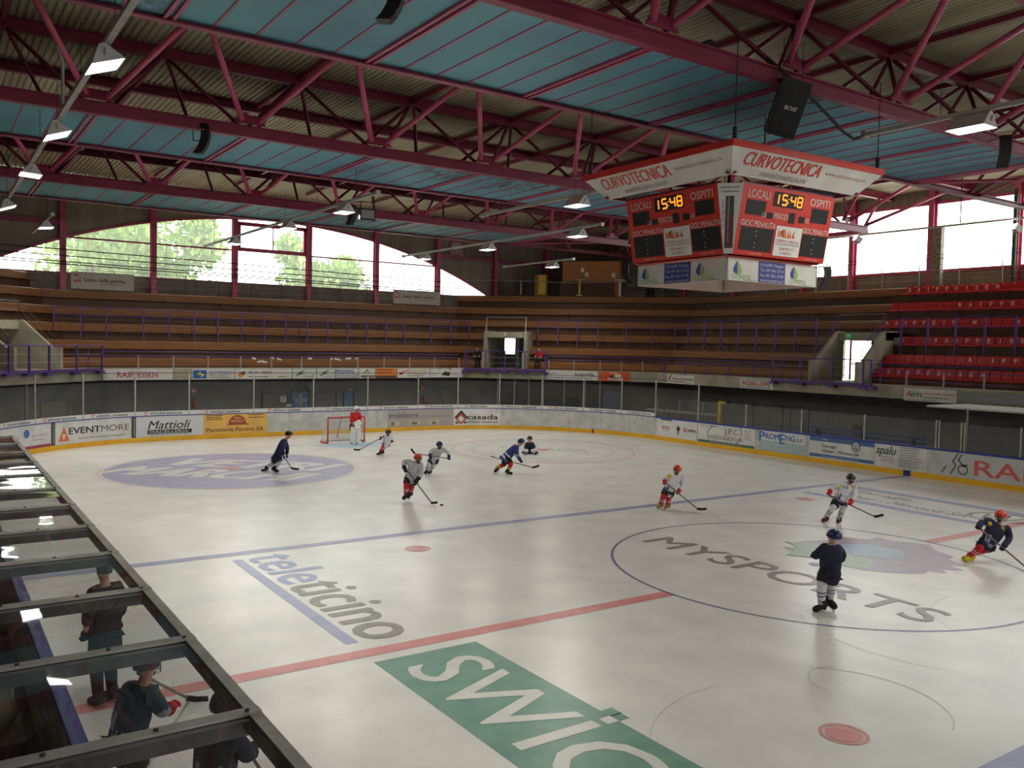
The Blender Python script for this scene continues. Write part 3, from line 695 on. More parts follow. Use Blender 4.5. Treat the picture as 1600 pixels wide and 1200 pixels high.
ad(4.13, 8.08, K0, K1, mat('warm_grey_board', S(172, 164, 162), rough=.5), 'warm grey panel lettered mobilerre arredamenti', [(ink(78, 70, 70), T('mobilerre', .02, .52, .34, .44, cap=True)), (ink(140, 128, 126), T('arredamenti', .5, .52, .2, .46, spacing=1.3)), (ink(196, 186, 160), photos), (ink(120, 110, 92), many(Rr(.05, .1, .1, .3, 1), Rr(.36, .12, .45, .28, 1), Rr(.68, .1, .74, .26, 1)))])
def roofm(b, f, w, h): stroke2d(b, f, [(.1, .42), (.42, .76), (.74, .42)], .13); rect2d(b, f, .1, .1, .25, .2); rect2d(b, f, .59, .1, .74, .2)
def dia(b, f, w, h): stroke2d(b, f, [(.16, .36), (.42, .62), (.68, .36), (.42, .1), (.16, .36)], .1)
ad(8.12, 10.78, K0, K1, M['white'], 'white panel lettered casada with a red and black house sign', [(ink(52, 56, 50), roofm), (ink(190, 84, 68), many(dia, lambda b, f, w, h: ring2d(b, f, .93*w, .87*h, .06, .09))), (BK, many(T('casada', .29, .36, .3, .66, bold=.06), T('IMPRESA GENERALE', .29, .14, .12, .66, bold=.02)))])
ad(20.3, 23.1, K0, K1, M['white'], 'white panel with a red word, a device and a second red mark', [(ink(200, 60, 62), many(T('BOSCH', .14, .44, .16, .2, bold=.05), lambda b, f, w, h: ring2d(b, f, .71*w, .5*h, .05, .1))), (BK, many(T('NAIMANI', .78, .44, .13, .2, bold=.03), lambda b, f, w, h: disc2d(b, f, .55*w, .52*h, .12))), (ink(96, 96, 120), Rr(.1, .9, .38, 1.0)), (GR, many(lines(.15, .33, .34, .34, 1), lambda b, f, w, h: rect2d(b, f, .53*w, .2*h, .57*w, .4*h, 1)))])
def swoosh(b, f, w, h): ring2d(b, f, .62*w, .66*h, .52, .56, -1.9, .9, 20, 1.0); ring2d(b, f, .3*w, .42*h, .42, .46, 1.3, 4.2, 20)
ad(23.2, 26.7, K0, K1, M['white'], 'white panel lettered J.P.C. Assicurazioni with a green foot', [(ink(92, 92, 90), many(T('J.P.C.', .48, .56, .3, .26), T('ASSICURAZIONI', .2, .24, .2, .6), swoosh, lines(.82, .97, .4, .82, 5, .03, 5))), (ink(74, 118, 98), Rr(0, 0, 1, .13)), (ink(214, 214, 210), T('Consulenza in materia assicurativa', .22, .035, .06, .55)), (GR, lines(.04, .4, .86, .86, 1))])
def weave(b, f, w, h): rect2d(b, f, 0, 0, w, .5*h, 8)
ad(26.95, 29.42, K0, K1, M['white'], 'white panel lettered PROMENG SA over a pale green block', [(mat('sage_board', S(170, 192, 192), rough=.5), weave), (ink(66, 116, 178), many(T('P', .01, .46, .5, .12, bold=.06), T('ROM', .15, .6, .28, .3, bold=.05), T('E', .47, .42, .5, .1, bold=.06), T('NG', .59, .6, .28, .21, bold=.05), T('SA', .84, .6, .18, .13, bold=.03))), (ink(206, 220, 222), many(T('Studi Generali', .08, .3, .12, .5), T('Impianti Immobiliari', .08, .1, .12, .7)))])
def vw(b, f, w, h):
    c = (.73*w, .72*h); ring2d(b, f, c[0], c[1], .17, .21, n=30)
    for q in ([(-.09, .13), (0, -.0), (.09, .13)], [(-.15, .06), (-.06, -.13), (0, -.01), (.06, -.13), (.15, .06)]): stroke2d(b, lambda x, y: f(x+c[0], y+c[1]), q, .035)
ad(29.68, 32.74, K0, K1, M['white'], 'white panel with blue bars lettered Garage Weber - Monaco SA', [(ink(72, 108, 158), many(Rr(0, .78, 1, 1), Rr(0, .06, 1, .2))), (M['paper'], lambda b, f, w, h: disc2d(b, f, .73*w, .72*h, .21)), (ink(50, 76, 120), vw), (BK, many(T('Garage', .2, .53, .15, .23), T('Weber - Monaco SA', .2, .3, .15, .58))), (ink(224, 228, 232), many(T('Viale', .2, .85, .08, .09), T('www.garageweber-monaco.ch', .2, .1, .06, .58)))])
ad(32.78, 34.95, K0, K1, M['white'], 'white panel with green slanted word spalu and small print', [(ink(64, 104, 74), T('spalu', .02, .56, .38, .4, bold=.04, shear=.35)), (GR, many(lines(.1, .4, .26, .44, 3, .03, 7), lines(.48, .95, .4, .9, 6, .03, 8), lines(.48, .9, .1, .34, 4, .03, 9)))])
def snake(b, f, w, h):
    for q in ([(.05, .12), (.2, .36)], [(.38, .1), (.56, .4), (.46, .58), (.64, .88)], [(.78, .85), (.66, .66), (.86, .42), (.98, .5)]): stroke2d(b, f, q, .06)
    ring2d(b, f, .84, .3, .14, .2, n=24)
ad(35.5, 44.2, K0, K1, mat('silver_white_board', S(204, 205, 205), S(190, 191, 191), 1.5, rough=.5), 'pale panel with tall red letters and green snake signs', [(ink(98, 122, 102), snake), (ink(214, 96, 92), T('RAIFFEISEN', .145, .17, .62, .74, bold=.03))])
# band adverts
def band_print(s0, s1):
    a, w = s0, s1-s0
    b = MB(); f = bfn(.006, a, 1.2)
    stroke2d(b, f, [(.02, .1), (.1, .14), (.2, .11)], .025); stroke2d(b, f, [(.06, .03), (.12, .02), (.15, .08)], .03); stroke2d(b, f, [(.13, .13), (.22, .14)], .02)
    b.build('band_mark', ink(214, 70, 66), boards)
    b = MB(); put(b, text2d('elmec', .12, (w-.3)*.46, bold=.03), lambda x, y: f(x+.3, y+.035)); put(b, text2d('suisse', .12, (w-.3)*.47, bold=.05), lambda x, y: f(x+.3+(w-.3)*.52, y+.035))
    b.build('band_lettering', ink(78, 78, 84), boards)
for a, c in ((-15.4, -13.69), (-13.02, -11.28), (-10.6, -8.85), (-8.15, -6.39), (-5.41, -3.7), (-2.41, -.69), (.63, 2.26), (3.61, 5.36), (6.34, 8.03), (8.7, 10.03), (10.79, 12.82), (13.48, 15.17), (15.85, 17.53), (18.18, 19.86)): band_print(a, c)

# ------------------------------------------------------------------ safety glass
PT_ = [-18.2, -15.8, -13.4, -10.94, -8.52, -6.09, -3.06, -.02, 2.96, 5.95, 8.34, 10.72, 13.12, 15.51, 17.84, 20.13, 23.14]
PS_ = [23.14, 26.14, 29.21, 32.25, 35.32, 36.28, 38.31, 41.3, 44.3, 47.3]
sg_ = thing('safety_glass', 'clear safety glass on slim posts above the rink boards', 'glass screen', (0, L_, 1.38))
def pane(s0, s1, z0, z1):
    b = MB(); n = 4
    for i in range(n):
        a = s0+(s1-s0)*i/n; c = s0+(s1-s0)*(i+1)/n; qa, na = rink_full(a); qc, nc = rink_full(c); o = -.02
        b.quad(qa+na*o+Vector((0, 0, z0)), qc+nc*o+Vector((0, 0, z0)), qc+nc*o+Vector((0, 0, z1)), qa+na*o+Vector((0, 0, z1)))
    b.build('glass_pane', M['glass'], sg_)
for s0, s1 in zip(PT_[:-1], PT_[1:]): pane(s0+.03, s1-.03, 1.375 if s0 < 20 else 1.2, 2.7)
for s0, s1 in zip(PS_[:-1], PS_[1:]): pane(s0+.03, s1-.03, 1.2, 2.2)
def gpost(s, z0, z1, w=.055):
    q, n = rink_full(s); b = MB(); b.beam(q-n*.02+Vector((0, 0, z0)), q-n*.02+Vector((0, 0, z1)), w, .05, n); b.build('glass_post', M['alu'], sg_)
for s in PT_: gpost(s, 1.0 if s < 20.2 else 1.2, 3.13)
for s in PS_[1:]:
    if s in (35.32, 36.28): gpost(s-.06, 1.2, 2.25); gpost(s+.06, 1.2, 2.25)
    else: gpost(s, 1.2, 2.24)
b = MB()
pts = []
for s0, s1 in zip(PT_[:-1], PT_[1:]):
    for i in range(3):
        q, n = rink_full(s0+(s1-s0)*i/3); pts.append(q-n*.02+Vector((0, 0, 3.12)))
b.tube(pts, .014, 5); b.build('net_cable', M['cable'], sg_)

# ------------------------------------------------------------------ goal
g = thing('hockey_goal', 'red framed ice hockey goal with white net', 'goal', (0, YG, 0))
for x in (-.915, .915):
    b = MB(); b.tube([(x, YG, 0), (x, YG, 1.2)], .034, 10); b.build('goal_post', M['red'], g, True)
b = MB(); b.tube([(-.915, YG, 1.2), (.915, YG, 1.2)], .034, 10); b.build('crossbar', M['red'], g, True)
base = [(-.915, 0), (-1.02, .45), (-.95, .8), (-.55, 1.08), (0, 1.16), (.55, 1.08), (.95, .8), (1.02, .45), (.915, 0)]
topc = [(-.915, 0), (-.9, .3), (-.7, .5), (-.35, .56), (0, .56), (.35, .56), (.7, .5), (.9, .3), (.915, 0)]
b = MB(); b.tube([(x, YG+y, .03) for x, y in base], .032, 8); b.build('base_frame', M['red'], g, True)
b = MB(); b.tube([(x, YG+y, 1.2) for x, y in topc], .02, 8); b.tube([(0, YG+.56, 1.2), (0, YG+1.16, .03)], .025, 8); b.tube([(-.5, YG+.56, 1.2), (-.5, YG+.2, 1.2)], .01, 6); b.build('net_support', M['steel'], g, True)
b = MB()
for (x0, y0), (x1, y1), (u0, v0), (u1, v1) in zip(base[:-1], base[1:], topc[:-1], topc[1:]): b.quad((x0, YG+y0, .03), (x1, YG+y1, .03), (u1, YG+v1, 1.2), (u0, YG+v0, 1.2))
b.add([(x, YG+y, 1.2) for x, y in topc], [tuple(range(9))]); b.build('goal_net', M['net'], g)
b = MB()
for (x0, y0), (x1, y1) in zip(base[1:-2], base[2:-1]): b.hexa([(x0*.97, YG+y0*.97, .02), (x1*.97, YG+y1*.97, .02), (x1*.9, YG+y1*.9, .02), (x0*.9, YG+y0*.9, .02), (x0*.97, YG+y0*.97, .2), (x1*.97, YG+y1*.97, .2), (x1*.9, YG+y1*.9, .14), (x0*.9, YG+y0*.9, .14)])
b.build('base_pad', M['paper'], g, label='pale padding inside the goal foot')
# ================================================================== STAND FURNITURE
# timber seat planks on brackets, one bench per tier and bend
ROWN = ['front', 'second', 'third', 'fourth', 'fifth', 'top']
for sg in range(4):
    for r in range(0, 6):
        if sg == 1 and r == 5: continue
        spans = [(None, None)]
        if sg in VOM and r < 3: spans = [(None, VOM[sg][0]-.15), (VOM[sg][1]+.15, None)]
        if r == 0: continue
        for j, (lo, hi) in enumerate(spans):
            if sg == 3:
                if lo is None: hi = min(hi, 12.0) if hi is not None else 12.0
                else: continue
            d, z = lev(r); a, c = lim(sg, d, lo, hi)
            where = '' if len(spans) == 1 or sg == 3 else (' before the stair opening' if j == 0 else ' past the stair opening')
            t = thing('timber_bench', 'timber plank bench, %s row of the %s stand%s' % (ROWN[r], SEGNAME[sg], where), 'bench', P3(sg, (a+c)/2, d, z), 'timber benches of the stands')
            b = MB()
            v = [P3(sg, *lim(sg, dd, lo, hi)[k:k+1], dd, zz) for zz in (z-.025, z+.012) for k, dd in ((0, d), (1, d), (1, d+.33), (0, d+.33))]
            b.hexa(v); b.build('seat_plank', M['wood'], t)
            n = int((c-a)/1.55); rr = random.Random(sg*10+r)
            for i in range(n):
                tt = a+(i+.5)*(c-a)/n+rr.uniform(-.12, .12)
                b = MB(); b.beam(P3(sg, tt, d+.04, z-.05), P3(sg, tt, d+.3, z-.05), .045, .035); b.beam(P3(sg, tt, d+.12, z-.05), P3(sg, tt, d+.12, z-.3), .05, .02, (0, 0, 1) if False else (1, 0, 0)); b.build('bracket', M['dsteel'], t)
# ------------------------------------------------------------------ red seats
def seat_proto():
    t = thing('stadium_seat', 'red plastic seat', 'seat', (0, 0, 0))
    b = MB(); prof = [(0, .0), (.02, .035), (.2, .02), (.36, .03), (.40, .06)]   # local x = along the row, y = back
    w = .215
    for (d0, z0), (d1, z1) in zip(prof[:-1], prof[1:]): b.hexa([(-w, d0, z0-.03), (w, d0, z0-.03), (w, d1, z1-.03), (-w, d1, z1-.03), (-w, d0, z0), (w, d0, z0), (w, d1, z1), (-w, d1, z1)])
    b.build('seat_pan', M['seat'], t)
    b = MB(); n = 10; out = []
    for i in range(n+1):
        a = PI*i/n; out.append((w*math.copysign(abs(math.cos(a))**.35, math.cos(a)), .16+.22*abs(math.sin(a))**.45))
    pts = [(-w, .03), (w, .03)]+[(x, z) for x, z in out]
    f0 = [(x, .36+.25*(z-.03)*.4-.02*(1-(x/w)**2)*-1, z) for x, z in pts]; f1 = [(x, y+.035, z) for x, y, z in f0]; k = len(pts)
    b.add(f0+f1, [tuple(range(k))[::-1], tuple(range(k, 2*k))]+[(i, (i+1) % k, k+(i+1) % k, k+i) for i in range(k)])
    b.build('backrest', M['seat'], t)
    return t
seat0 = seat_proto(); seat_used = [False]
letters = {}
def seat_letter(ch):
    if ch not in letters:
        b = MB(); put(b, text2d(ch, .2, .14 if ch != 'I' else .035, bold=.05), lambda x, y: (x-(.07 if ch != 'I' else .017), .352+.025*(y+.05)-.012-.02, .1+y)); o = b.build('seat_letter', M['seatw'], seat0); letters[ch] = o
        o['label'] = 'white painted letter'
    return letters[ch]
def dup(o, parent=None):
    c = o.copy(); COL.objects.link(c)
    if parent is not None: c.parent = parent
    return c
ROWT = {0: 13.76, 1: 13.72, 2: 14.05, 3: 12.45, 4: 12.25, 5: 12.55}
WORD = {0: (1, 'RAIFFEISEN'), 1: (8, 'R.IFF EISEN'), 2: (3, 'RAIFFEISEN'), 3: (0, 'RAIFFEIS.N...RAIFFEISEN'), 4: (7, 'RAIFFEISEN'), 5: (0, 'RAIFFEISEN')}
NTH = ['first', 'second', 'third', 'fourth', 'fifth', 'sixth', 'seventh', 'eighth', 'ninth', 'tenth', 'eleventh', 'twelfth', 'thirteenth', 'fourteenth', 'fifteenth', 'sixteenth', 'seventeenth', 'eighteenth']
parts0 = list(seat0.children)
for r in range(6):
    d, z = lev(r)
    for i in range(16):
        tt = ROWT[r]+.483*i
        p = P3(3, tt, d-.04, z+.3 if r == 0 else z+.06)
        k = i-WORD[r][0]; ch = WORD[r][1][k] if 0 <= k < len(WORD[r][1]) else ''
        ch = ch if ch not in ('.', ' ') else ''
        lo = seat_letter(ch) if ch else None
        s = dup(seat0); s.location = p; s.rotation_euler = (0, 0, -PI/2)
        s['label'] = 'red seat %s, %s from the stairs in the %s row' % (('with white letter '+ch) if ch else 'without a letter', NTH[i], ROWN[r]); s['category'] = 'seat'; s['group'] = 'red plastic seats'
        for c in parts0: dup(c, s)
        if lo: dup(lo, s)
for o in list(seat0.children)+[seat0]: bpy.data.objects.remove(o)
# seat rails the red seats are bolted to
for r in range(6):
    d, z = lev(r); a = ROWT[r]-.3; b = MB(); zz = z+.245 if r == 0 else z+.015
    b.beam(P3(3, a, d+.02, zz), P3(3, 40, d+.02, zz), .06, .035); b.beam(P3(3, a, d+.3, zz-.02), P3(3, 40, d+.3, zz-.02), .05, .03)
    o = b.build('seat_rail', M['seat'], None)
    tag(o, 'red steel rail carrying the %s row of red seats' % ROWN[r], 'rail', 'seat rails')
    b = MB()
    for i in range(9):
        tt = a+.6+i*1.55; b.beam(P3(3, tt, d+.16, zz-.03), P3(3, tt, d+.16, zz-.3), .06, .03, (1, 0, 0)); b.beam(P3(3, tt, d, zz-.03), P3(3, tt, d+.32, zz-.03), .05, .03)
    b.build('rail_bracket', M['dsteel'], o)
# ------------------------------------------------------------------ railings
def rail_set(name, label, group, sg, ts, d, z0, z1, rails, pw, rr, pm, rm, ends=None, post_kind='flat', cat='railing', zr=None):
    a, c = ends if ends else (ts[0], ts[-1])
    t = thing(name, label, cat, P3(sg, (a+c)/2, d, z0), group)
    for tt in ts:
        b = MB()
        if post_kind == 'flat':
            o, dr, ln = SEG[sg]; b.beam(P3(sg, tt, d, z0), P3(sg, tt, d, z1), pw, pw*.7, dr)
        else: b.tube([P3(sg, tt, d, z0), P3(sg, tt, d, z1)], pw/2, 8)
        b.build('post', pm, t)
    for z in rails:
        b = MB(); b.tube([P3(sg, a, d, z), P3(sg, c, d, z)], rr, 6); b.build('rail', rm, t)
    return t
# crush barriers standing on the third tier
bd = lev(2)[0]-.1; bz0 = lev(2)[1]-.4
TB1 = [-1.65, -.43, .76, 2.55, 3.84, 5.13, 6.39, 7.7, 8.97, 10.24, 11.51, 12.78, 14.04, 15.33, 16.58, 17.86]
rail_set('crush_barrier', 'long purple crush barrier on the far end stand, below the white banners', 'crush barriers', 1, TB1, bd, bz0, 6.27, [6.25, 5.84], .085, .022, M['purple'], M['purple'])
rail_set('crush_barrier', 'short three post purple crush barrier left of the middle stair opening', 'crush barriers', 1, [19.73, 21.19, 22.6], bd, bz0, 6.27, [6.25, 5.84], .085, .022, M['purple'], M['purple'])
rail_set('crush_barrier', 'four post purple crush barrier right of the middle stair opening', 'crush barriers', 2, [4.09, 5.37, 6.6, 7.91], bd, bz0, 6.32, [6.3, 5.88], .085, .022, M['purple'], M['purple'])
rail_set('crush_barrier', 'long purple crush barrier under the scoreboard, before the numbered stair opening', 'crush barriers', 3, [.03, 1.33, 2.64, 3.94, 5.23, 6.56, 7.86, 9.19], bd, bz0, 6.4, [6.38, 5.95], .085, .022, M['purple'], M['purple'], ends=(-1.0, 9.19))
rail_set('crush_barrier', 'short purple crush barrier in the bend of the stand, right of the timber hut', 'crush barriers', 2, [9.7, 11.3, 12.7], bd, bz0, 6.36, [6.34, 5.92], .085, .022, M['purple'], M['purple'])
rail_set('crush_barrier', 'purple crush barrier among the red seats', 'crush barriers', 3, [13.96+1.315*i for i in range(8)], bd, bz0-.05, 6.4, [6.38, 5.93], .1, .022, M['purple'], M['purple'], ends=(13.6, 24))
# front rails on the fascia beam
fz = 3.24
rail_set('front_railing', 'steel and purple front railing of the far end stand', 'front railings', 1, [.2, 1.83, 3.5, 5.22, 6.91, 8.58, 10.27, 11.96, 13.63, 15.29, 16.97, 18.67, 20.4], .06, fz, 3.88, [3.86, 4.08], .09, .024, M['steel'], M['purple'])
rail_set('front_railing', 'steel and purple front railing along the right bend', 'front railings', 2, [5.2, 6.73, 8.32, 9.59, 10.86], .06, fz, 3.88, [3.86, 4.1], .09, .024, M['steel'], M['purple'], ends=(5.1, 11.75))
rail_set('front_railing', 'purple front railing of the right stand before the balcony', 'front railings', 3, [.52, 2.19, 3.82, 5.5, 7.17], .06, fz, 3.88, [3.86, 4.1], .07, .024, M['purple'], M['purple'], ends=(0, 8.6))
rail_set('front_railing', 'purple front railing below the red seats', 'front railings', 3, [15.81, 17.51, 19.22, 20.9, 22.6], .06, fz, 3.92, [3.45, 3.9, 4.16], .08, .022, M['steel'], M['purple'], ends=(14.2, 24))
# balconies in front of the stair openings
def balcony(sg, ts, label):
    t = thing('balcony_railing', label, 'railing', P3(sg, ts[0], -.25, 3.1), 'balcony railings')
    o, dr, ln = SEG[sg]
    for tt in ts:
        b = MB(); b.beam(P3(sg, tt, -.25, 3.0), P3(sg, tt, -.25, 4.36), .085, .06, dr); b.build('post', M['purple'], t)
        b = MB(); b.beam(P3(sg, tt, -.3, 3.06), P3(sg, tt, .02, 3.06), .34, .12); b.build('bracket', M['purple'], t)
    for tt in (ts[0], ts[-1]):
        b = MB(); b.beam(P3(sg, tt, .5, 3.24), P3(sg, tt, .5, 4.36), .05, .04, dr); b.tube([P3(sg, tt, -.25, 4.35), P3(sg, tt, .5, 4.35)], .022, 6); b.tube([P3(sg, tt, -.25, 3.8), P3(sg, tt, .5, 3.8)], .014, 6); b.build('return_rail', M['purple'], t)
    b = MB(); b.beam(P3(sg, ts[0], -.25, 3.2), P3(sg, ts[-1], -.25, 3.2), .02, .14); b.build('toe_board', M['purple'], t)
    b = MB(); b.quad(P3(sg, ts[0], -.25, 3.14), P3(sg, ts[-1], -.25, 3.14), P3(sg, ts[-1], .05, 3.14), P3(sg, ts[0], .05, 3.14)); b.build('deck_plate', M['purple'], t)
    for z, r in ((4.35, .026), (3.95, .012), (3.6, .012)):
        b = MB(); b.tube([P3(sg, ts[0], -.25, z), P3(sg, ts[-1], -.25, z)], r, 6); b.build('rail', M['purple'] if r > .02 else M['steel'], t)
balcony(0, [3.3, 4.59, 5.74, 6.95, 8.75, 10.55], 'purple balcony railing before the left stair opening')
balcony(2, [-.02, 1.27, 2.5, 3.74, 5.0], 'purple balcony railing before the middle stair opening')
balcony(3, [8.66, 10.36, 12.16, 13.84, 14.24], 'purple balcony railing before the stair opening numbered 3')
# stair opening handrails
def handrail(sg, t_, dl, zl, zf, label, m, both):
    t = thing('stair_handrail', label, 'railing', P3(sg, t_[0], dl, zl), 'handrails of the stair openings')
    for tt in t_:
        b = MB(); b.tube([P3(sg, tt, .5, zf-.35), P3(sg, tt, .5, zf+.55), P3(sg, tt, dl, zl+.85), P3(sg, tt, dl, zl)], .022, 6); b.build('rail', m, t)
        b = MB(); b.tube([P3(sg, tt, .5, zf+.2), P3(sg, tt, dl, zl+.5)], .014, 6); b.build('rail', m, t)
    b = MB(); b.tube([P3(sg, t_[0], dl, zl+.85), P3(sg, t_[1], dl, zl+.85)], .024, 6); b.tube([P3(sg, t_[0], dl, zl+.45), P3(sg, t_[1], dl, zl+.45)], .014, 6); b.build('rail', M['steel'], t)
handrail(3, (10.63, 13.22), 2.35, 5.74, 4.25, 'steel and purple handrails over the stair opening numbered 3', M['purple'], True)
handrail(2, (1.05, 3.55), 1.0, 5.6, 4.2, 'slim handrails over the middle stair opening', M['steel'], True)
handrail(0, (5.4, 8.2), 2.35, 5.5, 4.2, 'dark handrails over the left stair opening', M['dsteel'], True)
# daylight doors at the back of the openings
def door(n, sg, t0, t1, d, z0, z1, frame, panes, label):
    o, dr, ln = SEG[sg]; b = MB()
    b.beam(P3(sg, t0, d, z0), P3(sg, t0, d, z1), .08, .08, dr); b.beam(P3(sg, t1, d, z0), P3(sg, t1, d, z1), .08, .08, dr); b.beam(P3(sg, t0, d, z1), P3(sg, t1, d, z1), .08, .08); b.beam(P3(sg, t0, d, z0+.85), P3(sg, t1, d, z0+.85), .05, .06)
    w = struct(b.build('door_%d' % n, frame)); w['label'] = label
    b = MB(); b.quad(P3(sg, t0, d, z0), P3(sg, t1, d, z0), P3(sg, t1, d, z1), P3(sg, t0, d, z1)); b.build('door_pane', panes, w)
    return w
def wall_fill(sg, t0, t1, d, z0, z1, m):
    if t1-t0 < .02: return
    o, dr, ln = SEG[sg]; b = MB(); b.beam(P3(sg, (t0+t1)/2, d, z0), P3(sg, (t0+t1)/2, d, z1), .06, t1-t0, dr); w = struct(b.build('wall_infill', m)); w['label'] = 'infill wall inside a stair opening'
door(1, 3, 9.9, 11.15, 4.5, 3.24, 5.34, M['red'], M['daydoor'], 'red framed glazed door at the back of the stair opening numbered 3')
wall_fill(3, 11.2, 13.2, 4.5, 3.24, 5.5, M['concg'])
door(2, 2, 1.35, 2.15, 5.2, 3.24, 5.2, M['red'], M['daydoor'], 'red framed glazed door in the middle stair opening')
wall_fill(2, 2.15, 2.45, 5.2, 3.24, 5.4, mat('cream_wall', S(216, 200, 176), rough=.8)); wall_fill(2, .6, 1.3, 5.2, 3.24, 5.4, M['conc']); wall_fill(2, 1.0, 2.35, 4.3, 3.24, 4.1, M['concg'])
door(3, 2, 2.5, 2.95, 4.8, 3.24, 5.2, M['doorblue'], M['doorblue'], 'pale blue open door leaf in the middle stair opening')
wall_fill(2, 3.0, 3.5, 4.6, 3.24, 5.3, mat('brown_panel', S(124, 96, 70), rough=.6))
door(4, 0, 7.0, 8.0, 4.4, 3.24, 5.1, mat('brown_frame', S(120, 84, 62), rough=.5), M['daydoor'], 'brown framed glazed door in the left stair opening'); door(5, 0, 8.35, 9.1, 4.4, 3.24, 5.1, mat('brown_frame', S(120, 84, 62), rough=.5), M['daydoor'], 'narrow glazed side door in the left stair opening')
# daylight beyond the doors: openings through the back wall of the lobby are left open to the sky
def exit_sign(sg, t, d, z, label):
    b = MB(); o, dr, ln = SEG[sg]; b.beam(P3(sg, t-.13, d, z), P3(sg, t+.13, d, z), .05, .17); s = b.build('exit_sign', emis('exit_sign_green', S(30, 160, 80), .5)); tag(s, label, 'sign', 'green exit signs')
    b = MB(); f = planefn(P3(sg, t-.13, d-.03, z-.085), dr, (0, 0, 1)); disc2d(b, f, .09, .12, .018); stroke2d(b, f, [(.09, .1), (.1, .06), (.07, .02)], .022); stroke2d(b, f, [(.1, .06), (.13, .03)], .02); rect2d(b, f, .17, .03, .22, .14); stroke2d(b, f, [(.05, .08), (.13, .09)], .02); b.build('pictogram', M['paper'], s)
exit_sign(3, 11.3, 2.22, 5.52, 'green running man exit sign over the opening numbered 3'); exit_sign(0, 6.15, 2.22, 5.27, 'green running man exit sign over the left stair opening')
b = MB(); f = planefn(P3(3, 11.32, 4.4, 4.78), SEG[3][1], (0, 0, 1)); rect2d(b, f, 0, 0, .34, .5); s = tag(b.build('number_sign', M['paper']), 'white plate with black number 3 inside the stair opening', 'sign')
b = MB(); put(b, text2d('3', .34, .18), lambda x, y: f(x+.08, y+.08)+Vector((-.01, 0, 0))); b.build('numeral', M['black'], s)
b = MB(); f = planefn(P3(2, 2.18, .86, 5.3), SEG[2][1], (0, 0, 1)); rect2d(b, f, 0, 0, .14, .2); s = tag(b.build('number_sign', M['paper']), 'small white plate above the middle stair opening', 'sign')
b = MB(); put(b, text2d('2', .14, .08), lambda x, y: f(x+.03, y+.03)+Vector((-.007, -.007, 0))); b.build('numeral', ink(120, 120, 116), s)
# ------------------------------------------------------------------ banners on the fascia and on the rear rail
def fbanner(sg, t0, t1, z0, z1, bg, label, draws, d=-.03):
    o, dr, ln = SEG[sg]; b = MB(); v = [P3(sg, t, dd, z) for z in (z0, z1) for t, dd in ((t0, d), (t1, d), (t1, d+.02), (t0, d+.02))]; b.hexa(v)
    p = tag(b.build('advert_banner', bg), label, 'advert banner', 'adverts on the stand fronts'); w, h = t1-t0, z1-z0
    for i, (m, fn) in enumerate(draws):
        b = MB(); q = planefn(P3(sg, t0, d-.004-.002*i, z0), dr, (0, 0, 1)); fn(b, q, w, h)
        if b.v: b.build('banner_print', m, p)
    return p
FA, FB = 2.67, 3.22
fbanner(1, .2, 3.45, FA, FB, M['banner'], 'white fascia banner lettered RAIFFEISEN in red', [(ink(188, 40, 48), T('RAIFFEISEN', .2, .25, .5, .58, bold=.02))])
def bolt(b, f, w, h): poly2d(b, f, [(.22, .5*h), (.42, .86*h), (.38, .6*h), (.62, .48*h), (.4, .12*h), (.44, .4*h)])
fbanner(1, 4.43, 6.55, FA, FB, M['banner'], 'white fascia banner with a blue block and yellow bolt', [(ink(34, 96, 176), many(lambda b, f, w, h: rect2d(b, f, .03, .1*h, .7, .88*h), T('ELETTROBIASCA SA', .4, .68, .14, .56, bold=.02))), (ink(232, 206, 52), bolt), (GR, lines(.4, .95, .15, .48, 3, .06, 3))])
def leafs(b, f, w, h): disc2d(b, f, .3, .42*h, .15)
fbanner(1, 6.6, 9.7, FA, FB, M['banner'], 'white fascia banner with an orange fruit sign and slim words', [(ink(226, 140, 60), leafs), (ink(60, 54, 54), many(lambda b, f, w, h: poly2d(b, f, [(.2, .6*h), (.55, .8*h), (.5, .4*h), (.34, .5*h)]), T('Persic. Mario', .24, .56, .26, .4, bold=.01), lines(.24, .6, .2, .2, 1, .07, 3), lines(.75, .92, .2, .2, 1, .07, 5)))])
for a, c, nm in ((9.75, 11.1, 'left one of the two pale banners with green arrow marks'), (11.15, 12.2, 'right one of the two pale banners with green arrow marks')):
    fbanner(1, a, c, FA, FB, mat('grey_banner', S(206, 210, 206), rough=.6), nm+' on the far fascia', [(ink(60, 108, 76), lambda b, f, w, h: (stroke2d(b, f, [(.2, .3*h), (.5, .55*h), (.38, .6*h), (.68, .8*h)], .06), stroke2d(b, f, [(.25, .55*h), (.6, .5*h)], .05))), (GR, lines(.45, .95, .2, .2, 1, .06, 4))])
fbanner(1, 12.25, 13.65, FA, FB, M['banner'], 'white and grey fascia banner lettered PROMENG in blue', [(mat('mid_grey_print', S(164, 168, 172), rough=.6), Rr(0, 0, 1, .5)), (ink(40, 96, 168), T('PROMENG', .02, .6, .32, .8, bold=.04)), (ink(214, 216, 218), lines(.05, .9, .12, .32, 2, .06, 6))])
fbanner(1, 13.7, 14.7, FA, FB, M['banner'], 'white fascia banner with brown food pictures', [(ink(120, 92, 70), Rr(.1, .08, 1, .3)), (ink(90, 90, 90), lambda b, f, w, h: stroke2d(b, f, [(.3, .5*h), (.5, .9*h), (.6, .5*h)], .05))])
fbanner(1, 14.75, 16.1, FA, FB, mat('orange_banner', S(226, 132, 50), rough=.6), 'orange fascia banner with a dark photo strip', [(ink(90, 66, 50), Rr(0, .03, 1, .26)), (ink(170, 70, 40), lines(.08, .95, .5, .8, 2, .14, 2))])
